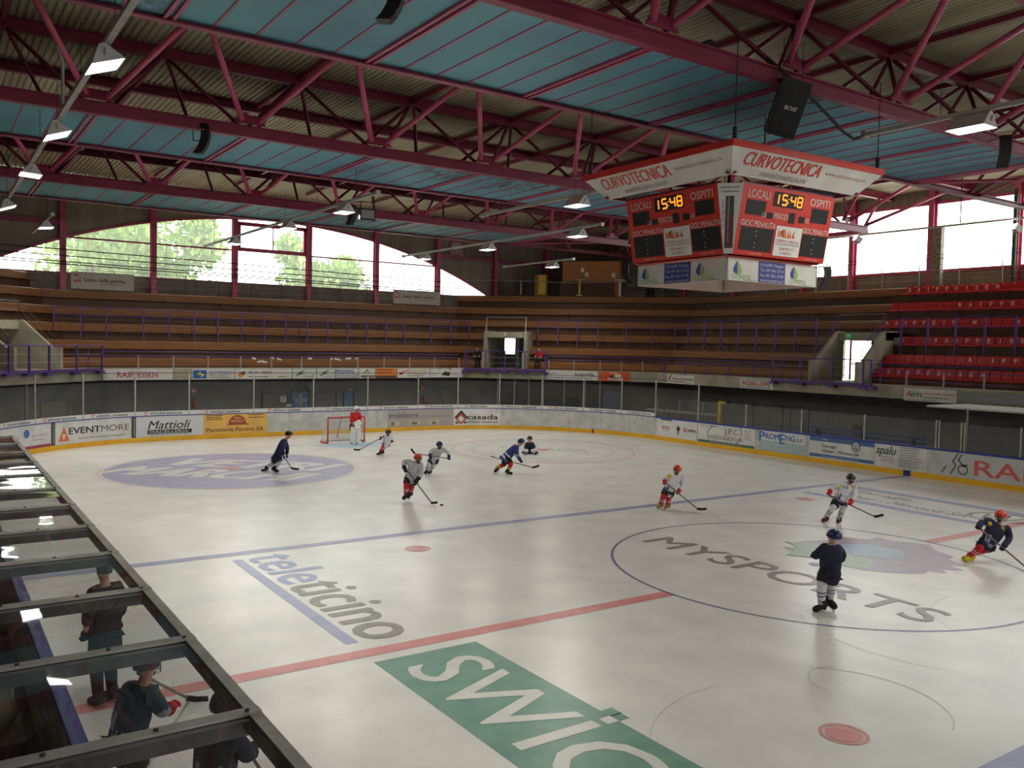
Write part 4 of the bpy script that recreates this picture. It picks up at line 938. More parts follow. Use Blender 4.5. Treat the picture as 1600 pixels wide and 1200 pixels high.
fbanner(1, 16.15, 18.3, FA, FB, M['banner'], 'white fascia banner with a red roof sign and yellow word', [(ink(220, 70, 52), lambda b, f, w, h: (stroke2d(b, f, [(.2, .4*h), (.4, .65*h), (.75, .8*h)], .06), rect2d(b, f, .1, .35*h, .35, .6*h))), (ink(206, 196, 60), T('COSTRUZ', .36, .6, .3, .52, bold=.03)), (GR, many(lines(.3, .95, .2, .2, 1, .07, 2), lines(.3, .9, .45, .45, 1, .04, 3)))])
fbanner(1, 18.35, 20.6, FA, FB, M['banner'], 'white fascia banner with a black cow sign', [(BK, lambda b, f, w, h: (poly2d(b, f, [(.75, .3*h), (1.0, .25*h), (1.35, .2*h), (1.4, .6*h), (1.15, .6*h), (1.1, .75*h), (.9, .5*h)]), ring2d(b, f, 1.0, .4*h, .42, .45, .4, 2.7, 20, 1.2))), (ink(160, 176, 190), many(lines(.05, .28, .25, .4, 2, .07, 2), lines(.66, .95, .25, .45, 2, .07, 4)))])
fbanner(2, 5.05, 8.2, FA, FB, M['banner'], 'white bend banner lettered tognola in black', [(BK, T('tognola', .55, .42, .42, .38, bold=.04, cap=False)), (ink(90, 110, 160), many(lines(.04, .28, .62, .62, 1, .12, 2), lines(.04, .95, .2, .2, 1, .08, 3)))])
fbanner(2, 8.3, 10.1, FA, FB, mat('red_orange_banner', S(222, 92, 44), rough=.6), 'red orange bend banner with a white truck sign', [(M['paper'], many(Rr(.28, .1, .75, .3), Rr(.52, .4, .72, .75), lines(.35, .7, .84, .84, 1, .1, 2))), (BK, many(Rr(.33, .45, .48, .62, 1), lines(.32, .72, .16, .16, 1, .08, 5)))])
fbanner(3, .9, 3.05, 2.66, 3.16, M['banner'], 'white side banner lettered BancaStato with a red flash', [(ink(206, 50, 48), lambda b, f, w, h: stroke2d(b, f, [(.12, .5*h), (.22, .55*h), (.18, .7*h), (.3, .95*h)], .09)), (BK, many(T('Banca', .2, .45, .3, .38, shear=.25), T('Stato', .59, .45, .3, .37, bold=.03))), (GR, lines(.05, .95, .15, .15, 1, .07, 3))])
fbanner(3, 6.35, 8.55, 2.66, 3.2, M['banner'], 'white side banner lettered MACELLERIA del CENTRO in red', [(ink(200, 40, 44), many(T('MACELLERIA', .07, .32, .45, .44, bold=.03), T('del', .53, .36, .2, .08), T('CENTRO', .63, .32, .45, .3, bold=.03))), (ink(70, 90, 140), many(lines(.02, .97, .12, .12, 1, .08, 3), lines(.02, .97, .84, .84, 1, .06, 4)))])
fbanner(3, 15.75, 18.15, 2.6, 3.16, M['banner'], 'white side banner lettered amministrazioni mazzoleni sa in red and green', [(ink(200, 66, 50), many(T('A', .04, .32, .48, .1, bold=.04, shear=.2), T('amministrazioni', .35, .56, .2, .62, bold=.02))), (ink(48, 140, 66), many(T('im', .15, .32, .46, .19, bold=.05, cap=False), T('mazzoleni sa', .35, .26, .2, .5, bold=.02))), (GR, lines(.04, .7, .08, .08, 1, .05, 3))])
b = MB(); b.beam(P3(3, 18.2, -.04, 2.92), P3(3, 26, -.04, 2.92), .02, .42); tag(b.build('fascia_board', mat('grey_fascia_board', S(146, 146, 144), rough=.7)), 'plain grey board on the front beam right of the green and red banner', 'board')
for t0, t1, nm in ((-.58, 2.51, 'left'), (18.2, 21.65, 'right')):
    p = fbanner(1, t0, t1, 7.3, 8.2, mat('cloth_banner_'+nm, S(206, 200, 190), S(190, 184, 172), 1.0, rough=.8), 'white cloth banner lettered Siamo della partita, %s of the two' % ('the larger, left one' if nm == 'left' else 'the right one'), [(ink(206, 74, 66), lambda b, f, w, h: [rect2d(b, f, .12+i*.13, .4*h+j*.15, .12+i*.13+.1, .4*h+j*.15+.11) for i, j in ((0, 0), (1, 0), (2, 1), (0, 2), (1, 2), (2, 0))]), (BK, T('Siamo della partita.', .19, .45, .22, .68, bold=.03)), (GR, lines(.45, .85, .3, .3, 1, .04, 3))], d=4.78)
    p['group'] = 'cloth banners on the rear rail'
# rear walkway rails and net cables
t = thing('rear_railing', 'thin steel railing and net cables behind the top row of the far end stand', 'railing', P3(1, 10, 4.85, 7.2))
for i in range(13):
    tt = -.3+1.85*i
    b = MB(); b.tube([P3(1, tt, 4.85, 7.15), P3(1, tt, 4.85, 8.3)], .018, 6); b.build('post', M['dsteel'], t)
for z in (7.45, 7.75, 8.05, 8.3):
    b = MB(); b.tube([P3(1, -.5, 4.85, z), P3(1, 21.9, 4.85, z)], .011, 5); b.build('rail', M['dsteel'], t)
for z in (8.42, 8.55, 8.85, 9.18):
    b = MB(); b.tube([(-17, 39.1, z+.15), (-4, 39.1, z), (14, 39.1, z-.3)], .028, 5); b.build('net_cable', M['cable'], t)
t = thing('rear_railing', 'curved steel handrail along the rear walkway below the timber hut', 'railing', P3(2, 4, 5.6, 8.1))
b = MB(); b.tube([P3(2, -1.5, 5.4, 9.1), P3(2, 1.7, 5.4, 9.08), P3(2, 6.0, 5.4, 8.95), P3(2, 9.6, 5.4, 9.05)], .03, 8); b.build('rail', M['steel'], t)
for i in range(7):
    b = MB(); b.tube([P3(2, -1.2+1.8*i, 5.4, 8.1), P3(2, -1.2+1.8*i, 5.4, 9.0)], .016, 6); b.build('post', M['dsteel'], t)
rail_set('rear_railing', 'steel railing behind the top row of the right stand', 'rear railings', 3, [-7.6+2.05*i for i in range(18)], 5.6, 8.1, 9.15, [8.4, 8.65, 8.9, 9.14], .05, .013, M['steel'], M['steel'], post_kind='tube')
b = MB(); b.tube([P3(3, 7, 6.4, 9.55), P3(3, 30, 6.4, 9.55)], .02, 6); b.tube([P3(3, 7, 6.4, 9.75), P3(3, 30, 6.4, 9.72)], .014, 6); tag(b.build('wall_cable', M['cable']), 'pair of dark cables running along the right window', 'cable')
# papers stuck on the front timber board
rr = random.Random(4)
for i, (tt, z) in enumerate(((7.9, 3.72), (8.9, 3.74), (9.3, 3.7), (8.2, 3.5), (8.5, 3.48), (11.1, 3.72), (12.4, 3.72), (12.7, 3.72), (13.4, 3.7), (14.0, 3.72))):
    b = MB(); f = planefn(P3(1, tt, D0+.345, z), (1, 0, rr.uniform(-.35, .2)), (0, 0, 1)); rect2d(b, f, 0, 0, .2+.2*rr.random(), .1); o = b.build('paper_sticker', M['paper']); tag(o, 'torn white sticker on the front timber board of the far stand', 'sticker', 'torn stickers on the front board')
# ================================================================== LAMPS AND TRACKS
def track(x, y0, y1, label, z=9.72, hang=True):
    b = MB(); b.box((x, (y0+y1)/2, z), (.11, abs(y1-y0), .09)); o = tag(b.build('lighting_track', M['tray']), label, 'lighting track', 'grey lighting tracks')
    b = MB(); b.box((x, y0, z), (.15, .12, .14)); b.box((x, y1, z), (.15, .12, .14)); b.build('end_cap', M['alu'], o)
    n = max(2, int(abs(y1-y0)/3.4)); b = MB()
    for i in range(n):
        y = y0+(y1-y0)*(i+.5)/n; b.tube([(x, y, z), (x, y, ZB+.1)], .007, 4)
    b.build('hanger_wire', M['cable'], o)
    return o
def lamp(x, y, label, tilt=0.0, z=9.36, lit=True, sz=(.56, .8), power=1.0, spread=3.0):
    w, l = sz; t = thing('floodlight', label, 'lamp', (x, y, z), 'hanging floodlights')
    R3 = Matrix.Rotation(-tilt, 3, 'Y'); c = Vector((x, y, z))
    def q(*p): return c+R3 @ Vector(p)
    b = MB(); h = .3
    b.quad(q(-w/2, -l/2, 0), q(-w/2, l/2, 0), q(-.05, l/2, h), q(-.05, -l/2, h)); b.quad(q(w/2, l/2, 0), q(w/2, -l/2, 0), q(.05, -l/2, h), q(.05, l/2, h)); b.quad(q(-.05, -l/2, h), q(-.05, l/2, h), q(.05, l/2, h), q(.05, -l/2, h))
    for k in (-1, 1): b.add([q(-w/2, k*l/2, 0), q(w/2, k*l/2, 0), q(.05, k*l/2, h), q(-.05, k*l/2, h)], [(0, 1, 2, 3)])
    b.build('reflector_housing', M['lampw'], t)
    b = MB(); b.quad(q(-w/2+.02, -l/2+.02, .012), q(-w/2+.02, l/2-.02, .012), q(w/2-.02, l/2-.02, .012), q(w/2-.02, -l/2+.02, .012)); b.build('lens', M['lens'] if lit else M['alu'], t)
    b = MB(); b.tube([q(0, 0, h), (x, y, z+h+.12)], .025, 6); b.beam(q(-.02, -l/2-.01, .1), q(.02, -l/2-.01, .22), .05, .02); b.build('hook', M['tray'], t)
    if lit:
        ld = bpy.data.lights.new('floodlight_glow', 'AREA'); ld.shape = 'RECTANGLE'; ld.size = w*.9; ld.size_y = l*.9; ld.energy = LAMP_W*power; ld.color = (1.0, .94, .81); ld.spread = spread
        lo = bpy.data.objects.new('floodlight_glow', ld); COL.objects.link(lo); lo.location = q(0, 0, -.015); lo.rotation_euler = (0, -tilt, 0)
    return t
track(-13.72, -9.0, 27.5, 'long grey lighting track above the camera side boards')
track(-11.89, 28.6, 35.9, 'short lighting track in the far left corner, with a warm lit edge')
track(-3.76, 14.8, 36.2, 'grey lighting track reaching towards the opening vent of the arched window')
track(1.55, 9.0, 16.7, 'grey lighting track just beyond the scoreboard, left of its banner')
track(1.55, -14.0, .25, 'grey lighting track nearer than the scoreboard, at top right')
track(6.5, 15.4, 33.0, 'grey lighting track ending below the triangular end of the arched window')
track(14.2, 27.0, 34.0, 'short grey lighting track beside the timber hut')
track(8.6, -20, -4, 'grey lighting track out over the near right zone'); track(-6.0, -26, -14, 'grey lighting track behind the camera')
A_ = ['out of view over the near zone', 'largest, at the top left', 'second, below the largest one', 'third along the left track, half lit', 'fourth along the left track, at the picture edge']
for y, nm, tl, pw in ((-2.5, 'over the players benches, above the picture', .33, 1.0), (4.73, 'largest one, over the violet blue bar', .33, 1.0), (11.1, 'second from the camera on the long left track', .33, 1.0), (17.2, 'third on the long left track', -.05, 1.0), (25.2, 'last on the long left track', .33, 1.0)):
    lamp(-13.72, y, 'floodlight %s' % nm, tilt=.36 if tl > 0 else tl, power=.62, spread=1.55)
lamp(-11.89, 30.8, 'small floodlight on the short track in the far left corner', tilt=.1)
for y, nm in ((30.9, 'nearest the arched window'), (23.4, 'midway along it'), (17.6, 'at its near end beside a black work light')):
    lamp(-3.76, y, 'floodlight on the vent track, '+nm)
lamp(1.55, 10.8, 'floodlight hanging just left of the scoreboard banner'); lamp(1.55, -2.2, 'bright floodlight at top right over the stained blue panel')
lamp(1.55, -10.5, 'floodlight above the near zone, outside the picture', power=.8)
for y, nm in ((30.5, 'nearest the arched window'), (24.0, 'second one along it, before the round sign'), (17.0, 'at its near end beside a black speaker')):
    lamp(6.5, y, 'floodlight on the middle track, '+nm)
lamp(14.2, 29.0, 'floodlight before the timber hut')
for y in (-6, -13): lamp(8.6, y, 'floodlight over the near right zone, outside the picture')
for y in (-17, -23): lamp(-6.0, y, 'floodlight behind the camera')
# far right track with two glaring spotlights
track(24.5, 4.0, 18.5, 'dark lighting track along the right window', z=10.95)
for y, z, nm in ((15.9, 10.72, 'left'), (7.85, 10.5, 'right')):
    t = thing('spotlight', 'glaring spotlight before the right window, %s of the pair' % nm, 'lamp', (24.5, y, z), 'glaring spotlights')
    b = MB(); m3 = Matrix.Rotation(-.5, 3, 'Z') @ Matrix.Rotation(.55, 3, 'Y'); b.box((24.5, y, z), (.34, .3, .3), mx=m3); b.build('housing', M['lampw'], t)
    b = MB(); f = [Vector((24.5, y, z))+m3 @ Vector(p) for p in ((-.18, -.14, -.14), (-.18, .14, -.14), (-.18, .14, .14), (-.18, -.14, .14))]; b.quad(*f); b.build('lens', emis('glaring_lens_'+nm, (1, .97, .9, 1), 60), t)
    b = MB(); b.tube([(24.5, y, z+.1), (24.5, y, 10.95)], .02, 6); b.build('bracket', M['tray'], t)
    ld = bpy.data.lights.new('spotlight_glow', 'SPOT'); ld.energy = 700; ld.spot_size = 1.7; ld.spot_blend = .7; ld.shadow_soft_size = .15; ld.color = (1, .95, .88)
    lo = bpy.data.objects.new('spotlight_glow', ld); COL.objects.link(lo); lo.location = Vector((24.5, y, z))+m3 @ Vector((-.22, 0, 0)); lo.rotation_euler = (m3 @ Vector((-1, 0, 0))).to_track_quat('-Z', 'Y').to_euler()
b = MB(); b.tube([(24.4, 10.4, 11.0), (24.4, 10.4, 13.3)], .03, 6); tag(b.build('hanger_rod', M['dsteel']), 'vertical rod carrying the dark lighting track by the right window', 'rod')
b = MB(); b.beam((26.4, 12.6, 7.4), (26.4, 12.6, 11.2), .5, .3, (1, 0, 0)); tag(b.build('cable_duct', mat('perforated_duct', S(92, 88, 84), S(150, 140, 120), 9, rough=.7)), 'grey perforated duct beside a pink column at the right window', 'duct')
b = MB(); b.tube([(26.2, 8.75, 7.2), (26.2, 8.75, 12.6)], .1, 8); tag(b.build('rain_pipe', M['dsteel']), 'dark vertical pipe before the right window', 'pipe')
b = MB(); b.tube([(-13.9, 9.6, 10.9), (-13.9, 9.55, 10.95), (-13.8, 9.5, 10.6), (-13.8, 9.5, 9.75)], .04, 6); tag(b.build('conduit', M['tray']), 'bent grey conduit dropping to the long left lighting track', 'conduit')
b = MB(); b.tube([(-.9, 1.1, 11.2), (-.6, .9, 10.9), (0.4, .6, 10.2), (1.0, .45, 9.75), (1.35, .4, 9.62), (1.6, .3, 9.7)], .035, 8); tag(b.build('conduit', M['dsteel']), 'curved dark conduit hanging right of the black box speaker', 'conduit')
b = MB(); b.tube([(1.3, 2.9, 10.8), (1.3, 2.9, 9.3)], .03, 6); tag(b.build('conduit', M['steel']), 'thin conduit dropping to the scoreboard', 'conduit')
t = thing('work_light', 'square black work light clamped by the third floodlight on the vent track', 'lamp', (-3.0, 17.3, 9.35))
b = MB(); b.box((-3.0, 17.3, 9.35), (.6, .14, .4)); b.build('housing', M['black'], t); b = MB(); b.box((-3.0, 17.22, 9.35), (.5, .02, .3)); b.build('lens', mat('frosted_lens', S(150, 148, 144), rough=.3), t)
b = MB(); b.tube([(-3.25, 17.3, 9.55), (-3.25, 17.3, 9.8), (-2.75, 17.3, 9.8), (-2.75, 17.3, 9.55)], .02, 6); b.tube([(-3.76, 17.3, 9.74), (-3.0, 17.3, 9.8)], .02, 6); b.build('yoke', M['black'], t)
# ================================================================== LOUDSPEAKERS
def array_speaker(x, y, z, ang, label, s=1.0, ay=None):
    t = thing('array_speaker', label, 'loudspeaker', (x, y, z), 'curved array speakers')
    c, sn = math.cos(ang), math.sin(ang); b = MB(); n = 6; pts = []
    for i in range(n+1):
        a = -.25+.95*i/n; pts.append(Vector((x+c*1.0*s*(math.cos(a)-1), y+sn*1.0*s*(math.cos(a)-1), z+.55*s-1.15*s*math.sin(a+.25)*.9)))
    side = Vector((-sn, c, 0))*.13*s; nrm = Vector((c, sn, 0))*.11*s
    for p, q in zip(pts[:-1], pts[1:]): b.hexa([q-side-nrm, q+side-nrm, q+side+nrm, q-side+nrm, p-side-nrm, p+side-nrm, p+side+nrm, p-side+nrm])
    b.build('cabinet', M['black'], t)
    b = MB()
    for p, q in zip(pts[:-1], pts[1:]): b.quad(q-side*.85+nrm*1.05, q+side*.85+nrm*1.05, p+side*.85+nrm*1.05, p-side*.85+nrm*1.05)
    b.build('grille', M['grille'], t)
    b = MB(); b.tube([pts[0]-nrm, pts[0]-nrm*3, pts[3]-nrm*3, pts[3]-nrm], .018, 6); b.tube([pts[0], (pts[0].x, ay if ay is not None else pts[0].y, ZB-.1 if ay is not None else pts[0].z+.1)], .012, 5); b.build('bracket', M['dsteel'], t)
array_speaker(-9.6, 13.9, 10.3, -.5, 'curved black array speaker under the middle roof truss, at left', ay=13.9)
array_speaker(-10.0, .95, 10.15, -.6, 'curved black array speaker at the top edge, over the near blue strip', ay=1.05)
array_speaker(8.4, 0.5, 10.25, -2.4, 'curved black array speaker at the far right under the nearest truss', ay=1.05)
array_speaker(-.9, 23.3, 10.1, -1.2, 'small curved black array speaker below the vent track', ay=26.3)
array_speaker(9.2, 16.6, 9.5, -2.0, 'black array speaker behind the near lamp of the middle track', .8, ay=18.5)
t = thing('box_speaker', 'big black box speaker hanging nose down left of the conduit', 'loudspeaker', (-.25, 1.2, 10.2))
m3 = Matrix.Rotation(-.62, 3, 'Z') @ Matrix.Rotation(.30, 3, 'X') @ Matrix.Rotation(.24, 3, 'Y')
def bp(*p): return Vector((-.35, 1.0, 10.16))+m3 @ (Vector(p)*1.12)
b = MB(); b.hexa([bp(*p) for p in ((-.3, -.28, -.55), (.3, -.28, -.55), (.2, .28, -.5), (-.2, .28, -.5), (-.3, -.28, .55), (.3, -.28, .55), (.2, .28, .5), (-.2, .28, .5))]); b.build('cabinet', M['black'], t)
b = MB(); b.hexa([bp(x, y, z) for z in (-.5, .5) for x, y in ((-.26, -.3), (.26, -.3), (.26, -.281), (-.26, -.281))]); b.build('grille', M['grille'], t)
b = MB(); b.quad(*[bp(x, -.302, z) for x, z in ((-.02, -.42), (.2, -.42), (.2, -.18), (-.02, -.18))]); b.quad(*[bp(x, -.302, z) for x, z in ((-.02, .2), (.22, .2), (.22, .44), (-.02, .44))]); b.build('horn', ink(8, 8, 9), t)
b = MB(); put(b, text2d('BOSE', .08, .26, bold=.03, shear=.2), lambda x, y: bp(-.1+x, -.304, -.03+y)); b.build('badge', M['paper'], t)
b = MB()
for dx in (-.2, .2): b.tube([bp(dx, .1, .5), bp(dx, .1, .5)+Vector((0, 0, .9))], .01, 4); b.tube([bp(dx, .1, -.5), bp(dx, .1, -.5)+Vector((0, 0, -.55))], .008, 4)
b.build('hanger_wire', M['cable'], t)
# ================================================================== SCOREBOARD
SBC = Vector((.108, 3.0, 0)); SBR = Matrix.Rotation(-.033, 3, 'Z')
sb = thing('scoreboard', 'four sided red scoreboard cube with white banner collar hanging over the ice', 'scoreboard', (.108, 3.0, 6.27))
def sbp(k, x, y, z):     # side k; x along the side (left to right seen from outside), y = distance from the axis
    return SBC+SBR @ (Matrix.Rotation(k*PI/2, 3, 'Z') @ Vector((x, -y, z)))
def sbf(k, y0, z0, y1, z1, off=0.0):      # tilted face: (x, v) with v 0..1 from the bottom edge to the top edge
    def f(x, v): return sbp(k, x, y0+(y1-y0)*v+off, z0+(z1-z0)*v)
    return f
SEGS = {'1': 'bc', '5': 'afgcd', '4': 'fgbc', '8': 'abcdefg'}
def digit(b, f, ch, x, y, w, h):
    p = {'a': ((0, 1), (1, 1)), 'b': ((1, 1), (1, .5)), 'c': ((1, .5), (1, 0)), 'd': ((0, 0), (1, 0)), 'e': ((0, 0), (0, .5)), 'f': ((0, .5), (0, 1)), 'g': ((0, .5), (1, .5))}
    for s in SEGS[ch]:
        (a, c), (d, e) = p[s]; ln = 3
        for i in range(ln):      # dotted strokes
            t0, t1 = (i+.12)/ln, (i+.88)/ln; x0, y0, x1, y1 = x+(a+(d-a)*t0)*w, y+(c+(e-c)*t0)*h, x+(a+(d-a)*t1)*w, y+(c+(e-c)*t1)*h
            if a == d: rect2d(b, f, x0-.022, min(y0, y1), x0+.022, max(y0, y1))
            else: rect2d(b, f, min(x0, x1), y0-.014, max(x0, x1), y0+.014)
M['amber'] = emis('amber_digits', S(255, 150, 40), 1.6)
for k in range(4):
    ow = ' facing the camera side' if k in (0, 3) else ''
    b = MB(); b.hexa([sbp(k, *p) for p in ((-2.54, 2.48, 8.94), (2.54, 2.48, 8.94), (2.54, 2.55, 8.94), (-2.54, 2.55, 8.94), (-2.54, 2.48, 9.08), (2.54, 2.48, 9.08), (2.54, 2.55, 9.08), (-2.54, 2.55, 9.08))]); b.build('top_frame', M['scorered'], sb)
    # collar banner, leaning in towards the bottom
    b = MB(); h = 8.96-8.47
    v0 = [sbp(k, -2.1, 2.10, 8.47), sbp(k, 2.1, 2.10, 8.47), sbp(k, 2.53, 2.53, 8.96), sbp(k, -2.53, 2.53, 8.96)]; v1 = [sbp(k, -2.06, 2.06, 8.47), sbp(k, 2.06, 2.06, 8.47), sbp(k, 2.49, 2.49, 8.96), sbp(k, -2.49, 2.49, 8.96)]
    b.hexa([v1[0], v1[1], v0[1], v0[0], v1[3], v1[2], v0[2], v0[3]]); p = b.build('collar_banner', M['banner'], sb)
    f = sbf(k, 2.10, 8.47, 2.53, 8.96, .006); hh = 1.0
    b = MB()
    def tx(body, x, y, h, w, **kw): put(b, text2d(body, h, w, **kw), lambda X, Y: f(x+X, y+Y))
    tx('CURVOTECNICA', -2.0, .4, .5, 2.45, shear=.0); f = sbf(k, 2.10, 8.47, 2.53, 8.96, .009); tx('CURVOTECNICA', -1.975, .4, .5, 2.45); b.build('collar_lettering', ink(206, 66, 54), p)
    b = MB(); f = sbf(k, 2.10, 8.47, 2.53, 8.96, .006); tx('www.curvotecnica.ch', .62, .55, .16, 1.45); b.build('collar_lettering', ink(176, 110, 110), p)
    b = MB(); tx('metalcostruzioni', -1.3, .1, .22, 1.5); b.build('collar_lettering', ink(110, 104, 106), p)
    b = MB()
    for i in range(26):
        for j in range(9):
            x = -2.2+i*.09+(j % 2)*.045; y = .06+j*.1
            if x > -2.12-.43*y+.05 and (i < 8 or y < .32 or y > .9): rect2d(b, f, x, y, x+.035, y+.04)
    b.build('collar_dots', ink(196, 182, 186), p)
    # score face
    b = MB(); v0 = [sbp(k, -1.545, 1.684, 6.85), sbp(k, 1.545, 1.684, 6.85), sbp(k, 1.55, 1.948, 8.37), sbp(k, -1.55, 1.948, 8.37)]; v1 = [sbp(k, -1.545, 1.6, 6.85), sbp(k, 1.545, 1.6, 6.85), sbp(k, 1.55, 1.86, 8.37), sbp(k, -1.55, 1.86, 8.37)]
    b.hexa([v1[0], v1[1], v0[1], v0[0], v1[3], v1[2], v0[2], v0[3]]); p = b.build('score_face', M['scorered'], sb)
    f = sbf(k, 1.684, 6.85, 1.948, 8.37, .008); g = lambda u, v: f(-1.55+3.1*u, v)
    b = MB()
    for u0, v0_, u1, v1_ in ((.33, .745, .65, .955), (.06, .58, .26, .79), (.76, .585, .95, .80), (.28, .555, .345, .645), (.52, .53, .585, .685), (.63, .555, .695, .65), (.045, .07, .385, .405), (.70, .07, .985, .40)): rect2d(b, g, u0, v0_, u1, v1_)
    b.build('display_panel', M['grille'], p)
    f2 = sbf(k, 1.684, 6.85, 1.948, 8.37, .014)
    b = MB(); q = lambda x, y: f2(-1.55+3.1*.33+x, .745+y)
    digit(b, q, '1', -.02, .035, .17, .14); digit(b, q, '5', .28, .035, .15, .14); digit(b, q, '4', .56, .035, .15, .14); digit(b, q, '8', .79, .035, .15, .14); rect2d(b, q, .47, .06, .5, .075); rect2d(b, q, .47, .12, .5, .135); b.build('clock_digits', M['amber'], p)
    b = MB(); hs = 1.0/1.54
    def ft(body, u, v, h, w, **kw): put(b, text2d(body, h, 3.1*w, **kw), lambda X, Y: f(-1.55+3.1*u+X, v+Y))
    ft('LOCALI', .06, .825, .115, .225, bold=.012); ft('OSPITI', .725, .83, .115, .225, bold=.012); ft('10', .235, .565, .075, .04); ft('PERIODI', .36, .57, .085, .15); ft('10', .705, .565, .075, .04); ft('GIOC.PENALITA', .03, .42, .085, .365, bold=.01); ft('GIOC.PENALITA', .695, .415, .085, .3, bold=.01); ft('MODA TIME', .16, .022, .02, .13); ft('MODA TIME', .78, .022, .02, .13)
    for u in (.2, .83):
        for v in (.12, .18, .29, .35): disc2d(b, lambda x, y: f2(-1.55+3.1*u+x, v+y*.65), 0, 0, .014, 8)
    b.build('face_lettering', ink(232, 214, 208), p)
    b = MB(); rect2d(b, lambda u, v: f2(-1.55+3.1*u, v), .405, .035, .69, .475); s = b.build('sponsor_plate', M['paper'], p); f3 = sbf(k, 1.684, 6.85, 1.948, 8.37, .018)
    b = MB(); g3 = lambda u, v: f3(-1.55+3.1*(.405+.285*u), .035+.44*v)
    for q3 in ([(.08, .92), (.08, .64), (.2, .64), (.13, .78)], [(.13, .8), (.3, .92), (.2, .64), (.28, .64), (.34, .9)], [(.27, .62), (.36, .9), (.4, .62)], [(.41, .62), (.48, .9), (.52, .66), (.56, .9), (.6, .62)], [(.62, .7), (.74, .92), (.66, .8), (.75, .64), (.64, .62)]): poly2d(b, g3, q3)
    b.build('sponsor_print', ink(222, 122, 70), s)
    b = MB()
    def st(body, u, v, h, w): put(b, text2d(body, h*.44, 3.1*.285*w, bold=.0), lambda X, Y: f3(-1.55+3.1*(.405+.285*u)+X, .035+.44*v+Y))
    st('COSMETAL GHISLA S.A.', .05, .46, .1, .9); st('TEL 091 862 19 17', .2, .2, .1, .6); st('6710 BIASCA', .26, .06, .1, .44); b.build('sponsor_print', ink(190, 60, 56), s)
    b = MB(); st('COSTRUZIONI METALLICHE', .05, .37, .06, .9); b.build('sponsor_print', ink(90, 84, 84), s)
    # chamfered corner panel (left end of this side)
    c0 = [sbp(k, -1.545, 1.684, 6.85), sbp(k, -1.55, 1.948, 8.37), sbp((k-1) % 4, 1.55, 1.948, 8.37), sbp((k-1) % 4, 1.545, 1.684, 6.85)]
    b = MB(); b.quad(c0[3], c0[0], c0[1], c0[2]); p = b.build('corner_panel', M['paper'], sb)
    mid0 = (c0[0]+c0[3])/2; mid1 = (c0[1]+c0[2])/2; ax = (c0[1]-c0[2]).normalized(); nn = ax.cross((mid1-mid0).normalized())
    cf = lambda x, v, o=.006: mid0+(mid1-mid0)*v+ax*x+nn*o
    b = MB(); rect2d(b, cf, -.09, .08, .09, .82); b.build('corner_print', ink(84, 82, 84), p)
    b = MB(); rect2d(b, lambda x, v: cf(x, v, .009), -.045, .16, .0, .82); b.build('corner_print', ink(140, 138, 140), p)
    b = MB(); put(b, text2d('idrobuiga', .1, .72, bold=.04, cap=False), lambda X, Y: cf(.06-Y, .1+X/1.54, .012)); put(b, text2d('Tel. 091 862 39 74', .05, .62), lambda X, Y: cf(-.12-Y, .36+X/1.54)); b.build('corner_print', ink(186, 44, 44), p)
    b = MB(); put(b, text2d('impianti sanitari', .05, .44), lambda X, Y: cf(-.22+X, .93+Y/1.54)); put(b, text2d('riscaldamento', .05, .38), lambda X, Y: cf(-.19+X, .87+Y/1.54)); b.build('corner_print', ink(70, 66, 66), p)
    # lower banner
    b = MB(); b.hexa([sbp(k, *q4) for q4 in ((-1.53, 1.49, 6.28), (1.53, 1.49, 6.28), (1.53, 1.53, 6.28), (-1.53, 1.53, 6.28), (-1.53, 1.49, 6.78), (1.53, 1.49, 6.78), (1.53, 1.53, 6.78), (-1.53, 1.53, 6.78))]); p = b.build('lower_banner', M['banner'], sb)
    f5 = lambda x, y, o=.006: sbp(k, -1.53+x, 1.53+o, 6.28+y)
    b = MB(); rect2d(b, f5, 1.0, 0.01, 1.9, .49); b.build('banner_print', ink(46, 58, 140), p)
    b = MB()
    for i, (tx_, y, h) in enumerate((('CH-6703 Osogna', .38, .07), ('Tel. 091 863 25 01', .26, .07), ('Fax 091 863 34 80', .14, .07), ('www.compul-sa.ch', .03, .07))): put(b, text2d(tx_, h, .78, bold=.02 if i in (0, 3) else 0), lambda X, Y: f5(1.06+X, y+Y, .01))
    b.build('banner_print', ink(206, 208, 224), p)
    for x0 in (.15, 2.05):
        dr_ = [(.16, .45), (.1, .38), (.05, .3), (.03, .25), (.05, .19), (.1, .16), (.16, .155)]
        b = MB(); poly2d(b, f5, [(x0+x, y) for x, y in dr_]); b.build('banner_print', ink(44, 52, 150), p)
        b = MB(); poly2d(b, f5, [(x0+.34-x, y-.02) for x, y in dr_][::-1]); put(b, text2d('COMPUL', .11, .62, bold=.0), lambda X, Y: f5(x0+.0+X, .04+Y)); b.build('banner_print', ink(140, 184, 96), p)
        b = MB(); rect2d(b, f5, x0+.36, .02, x0+.8, .03); b.build('banner_print', ink(120, 120, 120), p)
b = MB()
for k in range(4):
    b.beam(sbp(k, -2.5, 2.5, 9.0), sbp(k, 0, 0, 8.7), .08, .08); b.beam(sbp(k, -1.7, 1.75, 8.4), sbp(k, -2.2, 2.2, 8.95), .06, .06); b.beam(sbp(k, -1.55, 1.86, 8.4), sbp(k, 1.55, 1.86, 8.4), .06, .06); b.beam(sbp(k, 0, 1.86, 8.4), sbp(k, 0, 2.2, 8.9), .05, .05)
    b.beam(sbp(k, -2.2, 2.05, 8.5), sbp(k, 2.2, 2.05, 8.5), .05, .05); b.beam(sbp(k, -1.5, 1.5, 6.8), sbp(k, -1.5, 1.5, 6.3), .05, .05)
b.build('inner_frame', M['pinkd'], sb)
